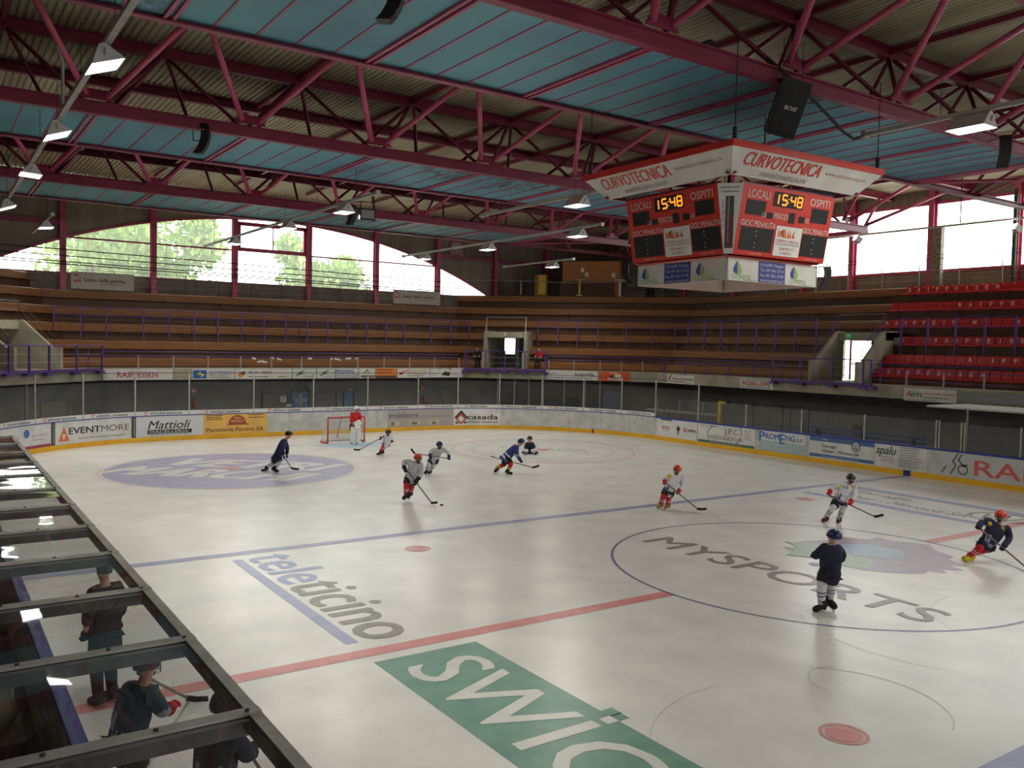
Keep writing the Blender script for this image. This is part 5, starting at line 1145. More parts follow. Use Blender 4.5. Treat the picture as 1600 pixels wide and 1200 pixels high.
b = MB(); b.quad(*[sbp(k, -1.6, 1.6, 6.82) for k in range(4)]); b.build('under_plate', M['scorered'], sb)
b = MB()
for k, (x, y) in enumerate(((-2.4, 2.45), (2.4, 2.45), (-2.4, -2.45), (2.4, -2.45))):
    a = SBC+SBR @ Vector((x, y, 9.05)); b.tube([a, (a.x, a.y, ZB+.3)], .012, 5); b.tube([a, a+Vector((0, 0, .3))], .05, 6)
b.build('hanger_cable', M['cable'], sb)
array_speaker(-1.62, 4.75, 6.5, PI*.75, 'curved black speaker on the left edge of the scoreboard', .62); array_speaker(1.9, 1.35, 6.45, -PI*.2, 'curved black speaker on the right edge of the scoreboard', .62)
# pulley bracket above the scoreboard
t = thing('pulley_bracket', 'dark pink pulley bracket on the nearest truss above the scoreboard', 'bracket', (-1.9, 2.2, 11.2)); b = MB(); b.beam((-2.7, 2.0, 11.25), (-1.4, 2.4, 11.25), .14, .2); b.beam((-1.4, 2.4, 11.1), (-1.4, 2.4, 11.7), .2, .12, (1, 0, 0)); b.build('arm', M['pinkd'], t); b = MB(); b.tube([(-1.4, 2.3, 11.65), (-1.4, 2.5, 11.65)], .16, 14); b.build('wheel', M['dsteel'], t)
# ================================================================== TOP WALKWAY
t = thing('timber_hut', 'chipboard hut on the rear walkway with papers pinned on it', 'hut', P3(2, 7.1, 6.6, 8.1))
b = MB(); b.hexa([P3(2, tt, d, z) for z in (8.11, 10.5) for tt, d in ((5.05, 6.5), (8.95, 6.5), (8.95, 8.5), (5.05, 8.5))]); b.build('wall', M['osb'], t)
b = MB(); b.hexa([P3(2, tt, d, z) for z in (8.11, 9.1) for tt, d in ((4.9, 6.42), (8.6, 6.42), (8.6, 6.49), (4.9, 6.49))]); b.build('counter_front', M['woodd'], t)
b = MB()
for tt, z in ((6.3, 9.75), (6.6, 9.45), (8.4, 9.4)): f = planefn(P3(2, tt, 6.48, z), SEG[2][1], (0, 0, 1)); rect2d(b, f, 0, 0, .22, .3)
b.build('pinned_paper', M['paper'], t)
t = thing('bar_fridge', 'tall yellow cabinet beside the chipboard hut', 'cabinet', P3(2, 3.6, 6.4, 8.1))
b = MB(); b.hexa([P3(2, tt, d, z) for z in (8.11, 9.55) for tt, d in ((3.2, 6.2), (4.0, 6.2), (4.0, 6.8), (3.2, 6.8))]); b.build('body', ink(150, 120, 52), t)
b = MB(); b.hexa([P3(2, tt, d, z) for z in (8.2, 9.5) for tt, d in ((3.45, 6.15), (3.95, 6.15), (3.95, 6.19), (3.45, 6.19))]); b.build('front', ink(226, 190, 84), t)
for tt, lab, m in ((6.3, 'round bar table with a yellow column before the hut', ink(220, 190, 60)), (9.0, 'round bar table with a white column right of the hut', M['paper']), (2.3, 'dark round bar table left of the yellow cabinet', M['steel'])):
    t = thing('bar_table', lab, 'table', P3(2, tt, 5.9, 8.12), 'bar tables'); c = P3(2, tt, 5.9, 8.12)
    b = MB(); b.cyl(c, .24, .04, 14); b.build('foot', M['paper'] if tt > 3 else M['dsteel'], t); b = MB(); b.cyl(c+Vector((0, 0, .04)), .07, 1.0, 10); b.build('column', m, t); b = MB(); b.cyl(c+Vector((0, 0, 1.04)), .38, .04, 20); b.build('table_top', M['paper'] if tt > 3 else M['woodd'], t)
t = thing('waste_bin', 'black waste bin with a red lid behind the top row', 'bin', P3(3, -7.4, 6.2, 8.1)); c = P3(3, -7.4, 6.2, 8.1)
b = MB(); b.cyl(c, .26, .75, 16, .3); b.build('body', M['black'], t); b = MB(); b.cyl(c+Vector((0, 0, .76)), .33, .14, 16, .24); b.build('lid', M['extred'], t)
for tt, lab in ((-5.0, 'left of two short pink steel stubs on the rear walkway'), (-.45, 'right of two short pink steel stubs on the rear walkway')):
    b = MB(); b.beam(P3(3, tt, 6.8, 7.9), P3(3, tt, 6.8, 9.1), .34, .3, (1, 0, 0)); tag(b.build('column_stub', M['pink']), lab, 'column', 'column stubs')
s = thing('round_sign', 'round white sign with a pink ring on the end wall', 'sign', (13.9, YW-.1, 11.2))
b = MB(); f = planefn((13.9, YW-.1, 11.2), (1, 0, 0), (0, 0, 1)); disc2d(b, f, 0, 0, .62, 32); b.build('disc', ink(190, 184, 176), s); b = MB(); f = planefn((13.9, YW-.11, 11.2), (1, 0, 0), (0, 0, 1)); ring2d(b, f, 0, 0, .5, .64); stroke2d(b, f, [(-.4, .1), (0, -.45), (.4, .1)], .1); b.build('ring', M['pink'], s)
# ================================================================== PEOPLE
ppl = {}
ppl['navyL']=dict(head=(-5.569, 18.004, 1.367),face=(-5.502, 17.959, 1.3),neck=(-5.653, 18.061, 1.216),chest=(-5.745, 18.125, 1.018),pelvis=(-5.893, 18.225, 0.624),shR=(-5.78, 17.93, 1.143),shL=(-5.63, 18.288, 1.123),elR=(-5.866, 17.844, 0.872),elL=(-5.525, 18.276, 0.853),haR=(-5.8, 17.859, 0.616),haL=(-5.559, 18.239, 0.582),knR=(-5.868, 18.088, 0.387),knL=(-6.001, 18.445, 0.304),anR=(-6.017, 18.189, 0.165),anL=(-6.218, 18.593, 0.114),toR=(-5.922, 18.124, 0.053),toL=(-6.283, 18.637, -0.004),st0=(-5.867, 17.905, 0.751),st1=(-5.554, 17.751, 0.193),st2=(-5.373, 17.507, 0.168))
ppl['white2']=dict(head=(-0.224, 20.922, 0.965),face=(-0.303, 20.855, 0.923),neck=(-0.235, 20.93, 0.792),chest=(-0.255, 20.944, 0.683),pelvis=(-0.286, 20.965, 0.494),shR=(-0.368, 21.021, 0.788),shL=(-0.112, 20.846, 0.755),elR=(-0.511, 20.997, 0.769),elL=(0.001, 20.89, 0.624),haR=(-0.598, 20.875, 0.718),haL=(-0.143, 20.867, 0.551),knR=(-0.418, 20.934, 0.435),knL=(-0.276, 21.103, 0.384),anR=(-0.548, 21.022, 0.136),anL=(-0.36, 21.197, 0.12),toR=(-0.646, 21.089, 0.025),toL=(-0.47, 21.272, 0.008),st0=(-0.47, 20.751, 0.846),st1=(-1.33, 21.315, 0.244),st2=(-1.581, 21.365, 0.251))
ppl['whiteblue']=dict(head=(-0.957, 15.275, 1.067),face=(-0.994, 15.18, 1.021),neck=(-0.981, 15.292, 0.927),chest=(-1.022, 15.32, 0.821),pelvis=(-1.104, 15.376, 0.587),shR=(-1.138, 15.399, 0.899),shL=(-0.823, 15.184, 0.908),elR=(-1.289, 15.381, 0.781),elL=(-0.693, 15.035, 0.79),haR=(-1.36, 15.188, 0.681),haL=(-0.817, 14.816, 0.638),knR=(-1.336, 15.353, 0.394),knL=(-1.116, 15.324, 0.361),anR=(-1.346, 15.541, 0.115),anL=(-1.231, 15.462, 0.083),toR=(-1.446, 15.428, 0.078),toL=(-1.378, 15.321, 0.031),st0=(-0.76, 14.777, 0.616),st1=(-1.831, 15.509, 0.783),st2=(-1.937, 15.582, 0.941))
ppl['whitered']=dict(head=(-4.183, 10.875, 1.295),face=(-4.198, 10.764, 1.243),neck=(-4.22, 10.901, 1.151),chest=(-4.265, 10.931, 1.006),pelvis=(-4.34, 10.982, 0.716),shR=(-4.362, 10.998, 1.185),shL=(-4.133, 10.78, 1.094),elR=(-4.528, 11.171, 1.164),elL=(-4.161, 10.679, 0.841),haR=(-4.609, 10.863, 0.969),haL=(-4.374, 10.582, 0.66),knR=(-4.548, 10.882, 0.525),knL=(-4.344, 10.925, 0.456),anR=(-4.467, 11.069, 0.213),anL=(-4.303, 11.139, 0.228),toR=(-4.621, 10.993, 0.074),toL=(-4.388, 11.075, 0.129),st0=(-4.657, 10.897, 1.12),st1=(-4.077, 10.197, 0.062),st2=(-3.955, 10.053, 0.075))
ppl['stripe']=dict(head=(1.736, 13.973, 1.187),face=(1.764, 13.917, 1.121),neck=(1.641, 14.038, 1.067),chest=(1.489, 14.142, 0.921),pelvis=(1.281, 14.284, 0.657),shR=(1.471, 13.912, 0.983),shL=(1.688, 14.248, 1.006),elR=(1.476, 13.848, 0.733),elL=(1.663, 14.326, 0.75),haR=(1.682, 13.889, 0.506),haL=(1.586, 14.439, 0.598),knR=(1.284, 14.403, 0.335),knL=(1.384, 14.092, 0.392),anR=(1.059, 14.557, 0.223),anL=(1.298, 14.151, 0.131),toR=(0.998, 14.598, 0.043),toL=(1.429, 14.061, 0.04),st0=(1.099, 15.014, 0.58),st1=(1.955, 13.52, 0.303),st2=(2.117, 13.35, 0.376))
ppl['seated']=dict(head=(5.729, 19.03, 0.623),face=(5.667, 18.951, 0.577),neck=(5.717, 19.037, 0.487),chest=(5.721, 19.035, 0.311),pelvis=(5.725, 19.032, 0.076),shR=(5.609, 19.111, 0.416),shL=(5.847, 18.949, 0.422),elR=(5.524, 19.048, 0.248),elL=(5.845, 18.83, 0.285),haR=(5.48, 18.837, 0.189),haL=(5.64, 18.727, 0.25),knR=(5.371, 18.729, 0.159),knL=(5.578, 18.588, 0.164),anR=(5.111, 18.543, 0.129),anL=(5.522, 18.262, 0.132),toR=(4.997, 18.5, 0.215),toL=(5.521, 18.142, 0.229))
ppl['red760']=dict(head=(1.889, 6.2, 1.182),face=(1.789, 6.171, 1.126),neck=(1.87, 6.213, 1.012),chest=(1.815, 6.251, 0.84),pelvis=(1.698, 6.331, 0.573),shR=(1.653, 6.264, 1.01),shL=(2.049, 6.188, 0.937),elR=(1.533, 6.322, 0.906),elL=(2.064, 6.141, 0.696),haR=(1.37, 6.191, 0.833),haL=(1.696, 5.969, 0.562),knR=(1.471, 6.304, 0.425),knL=(1.667, 6.291, 0.364),anR=(1.503, 6.464, 0.161),anL=(1.713, 6.381, 0.147),toR=(1.311, 6.414, 0.054),toL=(1.531, 6.324, 0.059),st0=(1.338, 6.213, 0.898),st1=(2.074, 5.529, 0.123),st2=(2.249, 5.348, 0.13))
ppl['ten']=dict(head=(4.796, 2.453, 1.25),face=(4.714, 2.388, 1.194),neck=(4.773, 2.469, 1.072),chest=(4.675, 2.536, 0.918),pelvis=(4.554, 2.619, 0.612),shR=(4.568, 2.609, 1.066),shL=(4.892, 2.388, 1.004),elR=(4.418, 2.772, 0.955),elL=(4.789, 2.337, 0.762),haR=(4.132, 2.665, 0.86),haL=(4.484, 2.242, 0.617),knR=(4.245, 2.587, 0.466),knL=(4.522, 2.459, 0.446),anR=(4.247, 2.828, 0.149),anL=(4.555, 2.618, 0.104),toR=(4.026, 2.798, 0.051),toL=(4.347, 2.518, 0.009),st0=(4.119, 2.674, 0.816),st1=(4.913, 1.768, 0.3),st2=(5.066, 1.603, 0.353))
ppl['navyC']=dict(head=(-2.741, -2.338, 1.372),face=(-2.813, -2.265, 1.318),neck=(-2.775, -2.315, 1.231),chest=(-2.77, -2.319, 1.073),pelvis=(-2.779, -2.313, 0.744),shR=(-2.633, -2.352, 1.157),shL=(-2.922, -2.276, 1.175),elR=(-2.512, -2.374, 0.995),elL=(-3.066, -2.238, 1.067),haR=(-2.438, -2.242, 0.839),haL=(-2.907, -2.043, 0.971),knR=(-2.679, -2.26, 0.471),knL=(-2.978, -2.298, 0.521),anR=(-2.67, -2.266, 0.199),anL=(-2.894, -2.234, 0.141),toR=(-2.695, -2.346, 0.146),toL=(-3.026, -2.204, 0.072))
ppl['rightp']=dict(head=(3.837, -2.042, 1.087),face=(3.73, -2.042, 1.017),neck=(3.832, -2.038, 0.918),chest=(3.749, -1.982, 0.733),pelvis=(3.615, -1.89, 0.465),shR=(3.677, -1.908, 0.954),shL=(3.953, -2.145, 0.831),elR=(3.489, -1.804, 0.938),elL=(3.921, -2.22, 0.585),haR=(3.168, -1.887, 0.869),haL=(3.532, -2.257, 0.426),knR=(3.323, -1.872, 0.377),knL=(3.506, -1.937, 0.341),anR=(3.302, -1.677, 0.148),anL=(3.467, -1.547, 0.115),toR=(3.118, -1.648, 0.054),toL=(3.299, -1.492, 0.05),st0=(3.143, -1.87, 0.897),st1=(3.829, -2.642, -0.052),st2=(3.924, -2.828, -0.107))
ppl['goalie']=dict(head=(0.103, 24.878, 1.657),face=(0.139, 24.793, 1.604),neck=(0.088, 24.888, 1.515),chest=(0.066, 24.903, 1.302),pelvis=(0.01, 24.942, 0.902),shR=(-0.073, 24.878, 1.426),shL=(0.252, 24.897, 1.416),elR=(-0.163, 24.878, 1.134),elL=(0.266, 24.827, 1.17),haR=(-0.074, 24.575, 0.937),haL=(0.063, 24.603, 1.033),knR=(-0.097, 24.833, 0.621),knL=(0.135, 24.856, 0.64),anR=(-0.079, 25.002, 0.206),anL=(0.157, 24.962, 0.2),toR=(-0.147, 24.807, 0.067),toL=(0.132, 24.761, 0.088),st0=(-0.269, 24.708, 1.093),st1=(0.283, 24.271, 0.499),st2=(0.547, 24.09, 0.582))
M['skin'] = mat('skin', S(214, 168, 142), S(202, 152, 126), 20, rough=.55)
M['hair'] = mat('dark_hair', S(58, 42, 32), rough=.6)
M['eye'] = ink(34, 28, 26); M['lip'] = ink(160, 96, 86)
def cloth(n, r, g, b): return mat('cloth_'+n, S(r, g, b), S(int(r*.9), int(g*.9), int(b*.9)), 9, rough=.8, bump=.25)
CL = {n: cloth(n, *c) for n, c in dict(navy=(34, 42, 92), dnavy=(24, 28, 58), black=(30, 29, 32), white=(222, 222, 228), grey=(206, 208, 212), red=(204, 36, 42), blue=(48, 58, 134), yellow=(222, 192, 40), tan=(168, 126, 70), coat=(40, 38, 38), jacket=(176, 34, 44), maroon=(96, 30, 42), silver=(150, 152, 172), petrol=(36, 62, 84)).items()}
HM = {n: mat('helmet_'+n, S(*c), rough=.25) for n, c in dict(navy=(32, 40, 84), black=(24, 24, 26), red=(206, 56, 34), white=(230, 230, 230), maroon=(84, 34, 44), dark=(58, 58, 62)).items()}
M['blade'] = mat('white_blade_holder', S(222, 222, 224), rough=.4); M['shaft'] = mat('grey_stick_shaft', S(96, 90, 84), rough=.4); M['tape'] = mat('black_stick_tape', S(26, 25, 26), rough=.7)
def skinned(name, nodes, edges, root, parent, mats, sub=1, pick=None):
    keys = list(nodes); me = bpy.data.meshes.new(name); me.from_pydata([nodes[k][0] for k in keys], [(keys.index(a), keys.index(b)) for a, b in edges], [])
    ob = bpy.data.objects.new(name, me); COL.objects.link(ob)
    sm = ob.modifiers.new('skin', 'SKIN'); sm.use_smooth_shade = True
    for i, k in enumerate(keys):
        r = nodes[k][1]; sv = me.skin_vertices[0].data[i]; sv.radius = (r, r) if not isinstance(r, tuple) else r; sv.use_root = (k == root)
    ss = ob.modifiers.new('smooth', 'SUBSURF'); ss.levels = sub; ss.render_levels = sub
    dg = bpy.context.evaluated_depsgraph_get(); m2 = bpy.data.meshes.new_from_object(ob.evaluated_get(dg)); m2.name = name
    bpy.data.objects.remove(ob); bpy.data.meshes.remove(me)
    o = bpy.data.objects.new(name, m2); COL.objects.link(o); m2.materials.clear()
    for q in (mats if isinstance(mats, list) else [mats]): m2.materials.append(q)
    for p in m2.polygons:
        p.use_smooth = True; p.material_index = pick(p.center) if pick else 0
    o.parent = parent; o.matrix_parent_inverse = Matrix.Translation(parent.location).inverted()
    return o
def V(*a): return Vector(a)
def person(label, J, k, jersey, pants, sock, skate, glove, helmet, group=None, cage=True, patch=None, hem=None, bands=None, sock2=None, stick=None, goalie=False, jname='jersey', bare=False, number=None, acc=None):
    J = {a: Vector(b) for a, b in J.items()}
    base = (J['toR']+J['toL'])/2; base.z = 0 if J['toR'].z < 2.5 else min(J['toR'].z, J['toL'].z)
    t = thing('person', label, 'person', base, group)
    fd = J['face']-J['head']; fd.z = 0; fd = fd.normalized() if fd.length > .005 else V(0, -1, 0)
    sd = fd.cross(V(0, 0, 1)).normalized()
    shax = (J['shL']-J['shR']).normalized(); hips = {}
    for s_, sg in (('R', -1), ('L', 1)): hips[s_] = J['pelvis']+shax*(.085*k*sg)-V(0, 0, .06*k)
    hr = .092
    hd = J['head']; nk = J['neck']; chin = hd+fd*.035-V(0, 0, .085)
    N = {'pelvis': (J['pelvis'], (.15*k, .12*k)), 'belly': ((J['pelvis']+J['chest'])/2, .125*k), 'chest': (J['chest'], (.16*k, .12*k)), 'neck': (nk, .052), 'jaw': (hd+fd*.012-V(0, 0, .07), (.066, .07)), 'head': (hd+V(0, 0, .0), (.084, .092)), 'crown': (hd-fd*.01+V(0, 0, .07), .066),
         'nose': (hd+fd*.118-V(0, 0, .03), .014), 'nb': (hd+fd*.085-V(0, 0, .02), .022)}
    Ed = [('pelvis', 'belly'), ('belly', 'chest'), ('chest', 'neck'), ('neck', 'jaw'), ('jaw', 'head'), ('head', 'crown'), ('head', 'nb'), ('nb', 'nose')]
    for s_ in 'RL':
        N['sh'+s_] = (J['sh'+s_], .06*k); N['el'+s_] = (J['el'+s_], .046*k); N['wr'+s_] = (J['ha'+s_]+(J['el'+s_]-J['ha'+s_]).normalized()*.07*k, .032*k); N['ha'+s_] = (J['ha'+s_], (.04*k, .025*k))
        N['hip'+s_] = (hips[s_], .09*k); N['kn'+s_] = (J['kn'+s_], .06*k); N['an'+s_] = (J['an'+s_], .042*k); N['to'+s_] = (J['an'+s_]*.65+J['to'+s_]*.35, .028*k)
        Ed += [('chest', 'sh'+s_), ('sh'+s_, 'el'+s_), ('el'+s_, 'wr'+s_), ('wr'+s_, 'ha'+s_), ('pelvis', 'hip'+s_), ('hip'+s_, 'kn'+s_), ('kn'+s_, 'an'+s_), ('an'+s_, 'to'+s_)]
    for s_, sg in (('R', 1), ('L', -1)):
        N['ear'+s_] = (hd+sd*(.1*sg)-V(0, 0, .015), .02); Ed.append(('head', 'ear'+s_))
    skinned('body', N, Ed, 'pelvis', t, M['skin'], 1)
    for sg in (1, -1):
        b = MB(); b.ball(hd+fd*.088+sd*(.033*sg)+V(0, 0, .008), .012, 8, 6); b.build('eye', M['eye'], t, True)
    b = MB(); b.ball(hd+fd*.086-V(0, 0, .066), .02, 8, 6, (1.0, .5, .3)); b.build('mouth', M['lip'], t, True)
    # jersey
    ax0, ax1 = J['pelvis'], nk; axv = ax1-ax0; L2 = axv.length_squared
    jm = [jersey, hem if hem else jersey, patch if patch else jersey, acc if acc else jersey]
    low = J['pelvis']-(J['chest']-J['pelvis']).normalized()*.09*k
    def pk(c):
        c = Vector(c); tt = (c-ax0).dot(axv)/L2; dl = (c-(ax0+axv*tt)).length
        if patch:
            for s_ in 'RL':
                if (c-(J['sh'+s_]*.75+J['chest']*.25+fd*.1*k+V(0, 0, .02))).length < .06*k: return 2
        if acc and ((c-J['elR']).length < .08*k or (c-J['elL']).length < .08*k or (tt > .92 and dl < .12*k)): return 3
        if hem and dl < .27*k and (-.15 < tt < .02 or .1 < tt < .2): return 1
        return 0
    NJ = {'low': (low, (.205*k, .165*k)), 'pelvis': (J['pelvis'], (.2*k, .16*k)), 'chest': (J['chest'], (.2*k, .155*k)), 'collar': (nk-axv*.1, .1*k)}
    EJ = [('low', 'pelvis'), ('pelvis', 'chest'), ('chest', 'collar')]
    for s_ in 'RL':
        cf = J['ha'+s_]+(J['el'+s_]-J['ha'+s_]).normalized()*.12*k
        NJ['sh'+s_] = (J['sh'+s_], .105*k); NJ['el'+s_] = (J['el'+s_], .082*k); NJ['cf'+s_] = (cf, .066*k)
        EJ += [('chest', 'sh'+s_), ('sh'+s_, 'el'+s_), ('el'+s_, 'cf'+s_)]
    skinned(jname, NJ, EJ, 'pelvis', t, jm, 2, pk)
    # padded shorts: one leg tube each side joined over the hips
    b = MB(); b.ball(J['pelvis']-V(0, 0, .03*k), 1, 14, 8, (1, 1, 1), Matrix((shax*.2*k, shax.cross(V(0, 0, 1)).normalized()*.16*k, V(0, 0, .17*k))).transposed())
    for s_, sg in (('R', -1), ('L', 1)):
        top = J['pelvis']+shax*(.07*k*sg)-V(0, 0, .02); m = hips[s_]*.2+J['kn'+s_]*.8 if not bare else J['kn'+s_]
        if bare: b.tube([top, J['kn'+s_], J['an'+s_]+V(0, 0, .02)], [.12*k, .085*k, .065*k], 12)
        else: b.tube([top, top*.5+m*.5, m], [.135*k, .132*k, .115*k], 14)
    b.build('pants', pants, t, True)
    for s_ in 'RL':
        kn, an, to = J['kn'+s_], J['an'+s_], J['to'+s_]
        if not bare and not goalie:
            pts = [hips[s_]*.12+kn*.88]+[kn+(an-kn)*u for u in (0, .2, .32, .38, .5, .56, .68, .85, 1.0)]
            rs = [.09*k, .088*k, .08*k, .082*k, .082*k, .08*k, .078*k, .07*k, .06*k, .055*k]
            b = MB(); b.tube(pts, rs, 12)
            # ring bands
            for i in range(len(b.f)-2):
                row = i//12
                if bands and row in bands: b.m[i] = 1
                if sock2 and row >= sock2[0]: b.m[i] = 2
            b.build('sock', [sock, bands[max(bands)] if isinstance(bands, dict) else CL['white'], sock2[1] if sock2 else sock], t, True)
        # skate or shoe
        d = to-an; d.z *= .6; d.normalize(); u = V(0, 0, 1) if abs(d.z) < .8 else (an-kn).normalized(); w = d.cross(u).normalized(); u = w.cross(d)
        heel = an-u*.05*k-d*.05*k
        NS = {'top': (an+(kn-an).normalized()*.1*k, .074*k), 'an': (an, .074*k), 'heel': (heel, .064*k), 'mid': (heel+d*.13*k, .066*k), 'toe': (heel+d*.25*k, .055*k)}
        sk = skinned('shoe' if bare else 'skate', NS, [('top', 'an'), ('an', 'heel'), ('heel', 'mid'), ('mid', 'toe')], 'an', t, skate, 2)
        if not bare:
            b = MB(); c = heel+d*.08*k-u*.07*k; b.beam(c-d*.12*k, c+d*.14*k, .022, .04, u); b.build('blade', M['blade'], sk)
    # gloves: palm, four bent fingers, thumb, flared cuff
    for s_ in 'RL':
        h = J['ha'+s_]; fo = (h-J['el'+s_]).normalized()
        a = (Vector(stick[1])-Vector(stick[0])).normalized() if stick else sd
        a = a if abs(a.dot(fo)) < .93 else sd; n = fo.cross(a).normalized(); g = .055*k if not bare else .03
        b = MB(); b.ball(h-fo*.03*k, 1, 10, 7, (1, 1, 1), Matrix((a*.058*k, n*.04*k, fo*.06*k)).transposed())
        if not bare: b.tube([h-fo*.05*k, h-fo*.14*k], [.05*k, .075*k], 10)
        for i in range(4):
            o = h+a*((i-1.5)*.026*k)+fo*.02*k; ln = (.9, 1.05, 1.0, .8)[i]
            b.tube([o+(n*math.cos(q)+fo*math.sin(q)*1.0)*.04*k*ln for q in (-.2, .6, 1.4, 2.2, 2.9)], [.016*k, .0155*k, .015*k, .014*k, .012*k], 6)
        b.tube([h-fo*.03*k+a*.05*k, h+a*.066*k+n*.02*k, h+fo*.02*k+a*.05*k+n*.045*k], [.019*k, .017*k, .013*k], 6)
        b.build('glove' if glove != M['skin'] else 'hand', glove, t, True)
    # helmet
    if helmet is not None:
        b = MB(); n1, n2 = 16, 8; vs = []
        for i in range(n2+1):
            th = (PI*.60)*i/n2
            for q in range(n1):
                ph = 2*PI*q/n1; c = math.cos(ph); r = .132
                low_ = .0 if c < .25 else .25*(c-.25)
                th2 = th*(1-low_*.9)
                vs.append(hd+fd*(r*1.08*math.sin(th2)*c-.005)+sd*(r*.94*math.sin(th2)*math.sin(ph))+V(0, 0, r*math.cos(th2)+.012))
        fs = []
        for i in range(n2):
            for q in range(n1):
                q2 = (q+1) % n1; fs.append((i*n1+q, (i+1)*n1+q, (i+1)*n1+q2, i*n1+q2))
        b.add(vs, fs)
        b.build('helmet', helmet, t, True)
        if acc or goalie: pass
        if cage:
            b = MB()
            for z in (.03, .0, -.03, -.06, -.09): b.tube([hd+fd*(math.cos(q)*.14)+sd*(math.sin(q)*.105)+V(0, 0, z) for q in (-1.25, -.7, -.25, .25, .7, 1.25)], .0045, 4)
            for q in (-.7, -.25, .25, .7): b.tube([hd+fd*(math.cos(q)*.14)+sd*(math.sin(q)*.105)+V(0, 0, z) for z in (.05, -.02, -.1)], .0045, 4)
            b.build('face_cage', M['dsteel'], t)
            b = MB(); b.ball(chin+fd*.02-V(0, 0, .02), .045, 8, 6, (1, 1, .7)); b.build('chin_cup', CL['dnavy'] if not goalie else M['paper'], t, True)
    else:
        b = MB(); n1, n2 = 12, 6; vs = []
        for i in range(n2+1):
            th = PI*.55*i/n2
            for q in range(n1):
                ph = 2*PI*q/n1; cc = math.cos(ph); th2 = th*(.7 if cc > .3 else 1.15); vs.append(hd-fd*.012+fd*(.102*math.sin(th2)*cc)+sd*(.1*math.sin(th2)*math.sin(ph))+V(0, 0, .115*math.cos(th2)+.01))
        b.add(vs, [(i*n1+q, (i+1)*n1+q, (i+1)*n1+(q+1) % n1, i*n1+(q+1) % n1) for i in range(n2) for q in range(n1)]); b.build('hair', M['hair'], t, True)
    if number:
        f = planefn(J['chest']+fd*.2*k+V(0, 0, .07)-sd*.08*k*-0, sd*-1 if False else fd.cross(V(0, 0, -1)).normalized(), V(0, 0, 1)); b = MB(); put(b, text2d(number, .09*k, .13*k, bold=.04, align='CENTER'), lambda x, y: f(x, y)); b.build('jersey_number', CL['navy'], t)
    return t
def hstick(label, a, h, tip, m=None, goalie=False):
    a, h, tip = Vector(a), Vector(h), Vector(tip)
    t = thing('hockey_stick', label, 'hockey stick', h, 'hockey sticks')
    b = MB(); b.beam(a, h, .03, .022, V(0, 1, 0)); b.build('shaft', m or M['shaft'], t)
    b = MB(); b.beam(a, a+(h-a)*.1, .034, .026, V(0, 1, 0)); b.build('grip', M['tape'], t)
    mid = (h+tip)/2-V(0, 0, .005); hh = .07 if not goalie else .1; up_ = V(0, 0, 1) if abs((tip-h).normalized().z) < .8 else V(0, 1, 0)
    b = MB(); b.beam(h-(tip-h)*.08, mid, .022, hh, up_); b.beam(mid-(tip-h)*.05, tip+V(0, 0, .012), .02, hh*.95, up_); b.build('blade', M['tape'] if not goalie else M['paper'], t)
    if goalie:
        b = MB(); b.beam(h+(a-h)*.03, h+(a-h)*.5, .02, .09, V(0, 1, 0)); b.build('paddle', M['paper'], t)
    return t
WB = {3: CL['navy'], 5: CL['navy']}; WW = {3: CL['white'], 5: CL['white']}
def fix(k):
    J = {a: list(b) for a, b in ppl[k].items()}
    for a in ('anR', 'anL'): J[a][2] = max(J[a][2], .13)
    for a in ('toR', 'toL'): J[a][2] = max(J[a][2], .075)
    for a in ('st1', 'st2'):
        if a in J and k not in ('whiteblue', 'stripe'): J[a][2] = max(J[a][2], .04)
    return {a: tuple(b) for a, b in J.items()}
def player(k, label, s, sticklab, **kw):
    J = fix(k); st = (J['st0'], J['st1']) if 'st0' in J else None
    t = person(label, J, s, stick=st, **kw)
    if st and sticklab: hstick(sticklab, J['st0'], J['st1'], J['st2'], goalie=kw.get('goalie', False))
    return t
G_ = 'skaters on the ice'
player('navyL', 'skater in a navy jersey and dark helmet crossing the violet advert disc', .98, 'stick held low by the navy skater on the violet disc', jersey=CL['navy'], pants=CL['black'], sock=CL['white'], sock2=(7, CL['black']), bands=None, skate=CL['black'], glove=CL['black'], helmet=HM['black'], cage=False, acc=None)
player('white2', 'leaning skater in a white jersey and black helmet near the goal', .84, 'stick trailing before the goal crease from the leaning skater', jersey=CL['white'], pants=CL['black'], sock=CL['red'], bands=WW, skate=CL['black'], glove=CL['dnavy'], helmet=HM['black'])
player('whiteblue', 'skater in a pale grey jersey and navy helmet behind the red helmeted one', .9, 'stick held level by the skater in a navy helmet', jersey=CL['grey'], pants=CL['dnavy'], sock=CL['white'], bands=WB, skate=CL['black'], glove=CL['navy'], helmet=HM['navy'])
player('whitered', 'skater in a pale grey jersey and red helmet pushing the puck', 1.0, 'long stick reaching to the puck', jersey=CL['grey'], pants=CL['black'], sock=CL['red'], bands=WW, skate=CL['black'], glove=CL['black'], helmet=HM['red'])
player('stripe', 'bent skater in a blue and white jersey with red and yellow socks', .98, 'stick of the bent skater with yellow socks', jersey=CL['blue'], hem=CL['white'], pants=CL['black'], sock=CL['red'], sock2=(5, CL['yellow']), skate=CL['black'], glove=CL['black'], helmet=HM['navy'], cage=False, acc=CL['silver'])
player('seated', 'player in dark navy sitting on the ice with legs apart', .86, None, jersey=CL['dnavy'], pants=CL['dnavy'], sock=CL['white'], skate=CL['black'], glove=CL['black'], helmet=HM['black'], cage=False)
player('red760', 'skater in a white and navy jersey with tan skates by the blue line', .96, 'stick of the skater with tan skates', jersey=CL['white'], hem=CL['navy'], patch=CL['yellow'], pants=CL['black'], sock=CL['red'], bands=WW, skate=CL['tan'], glove=CL['red'], helmet=HM['red'])
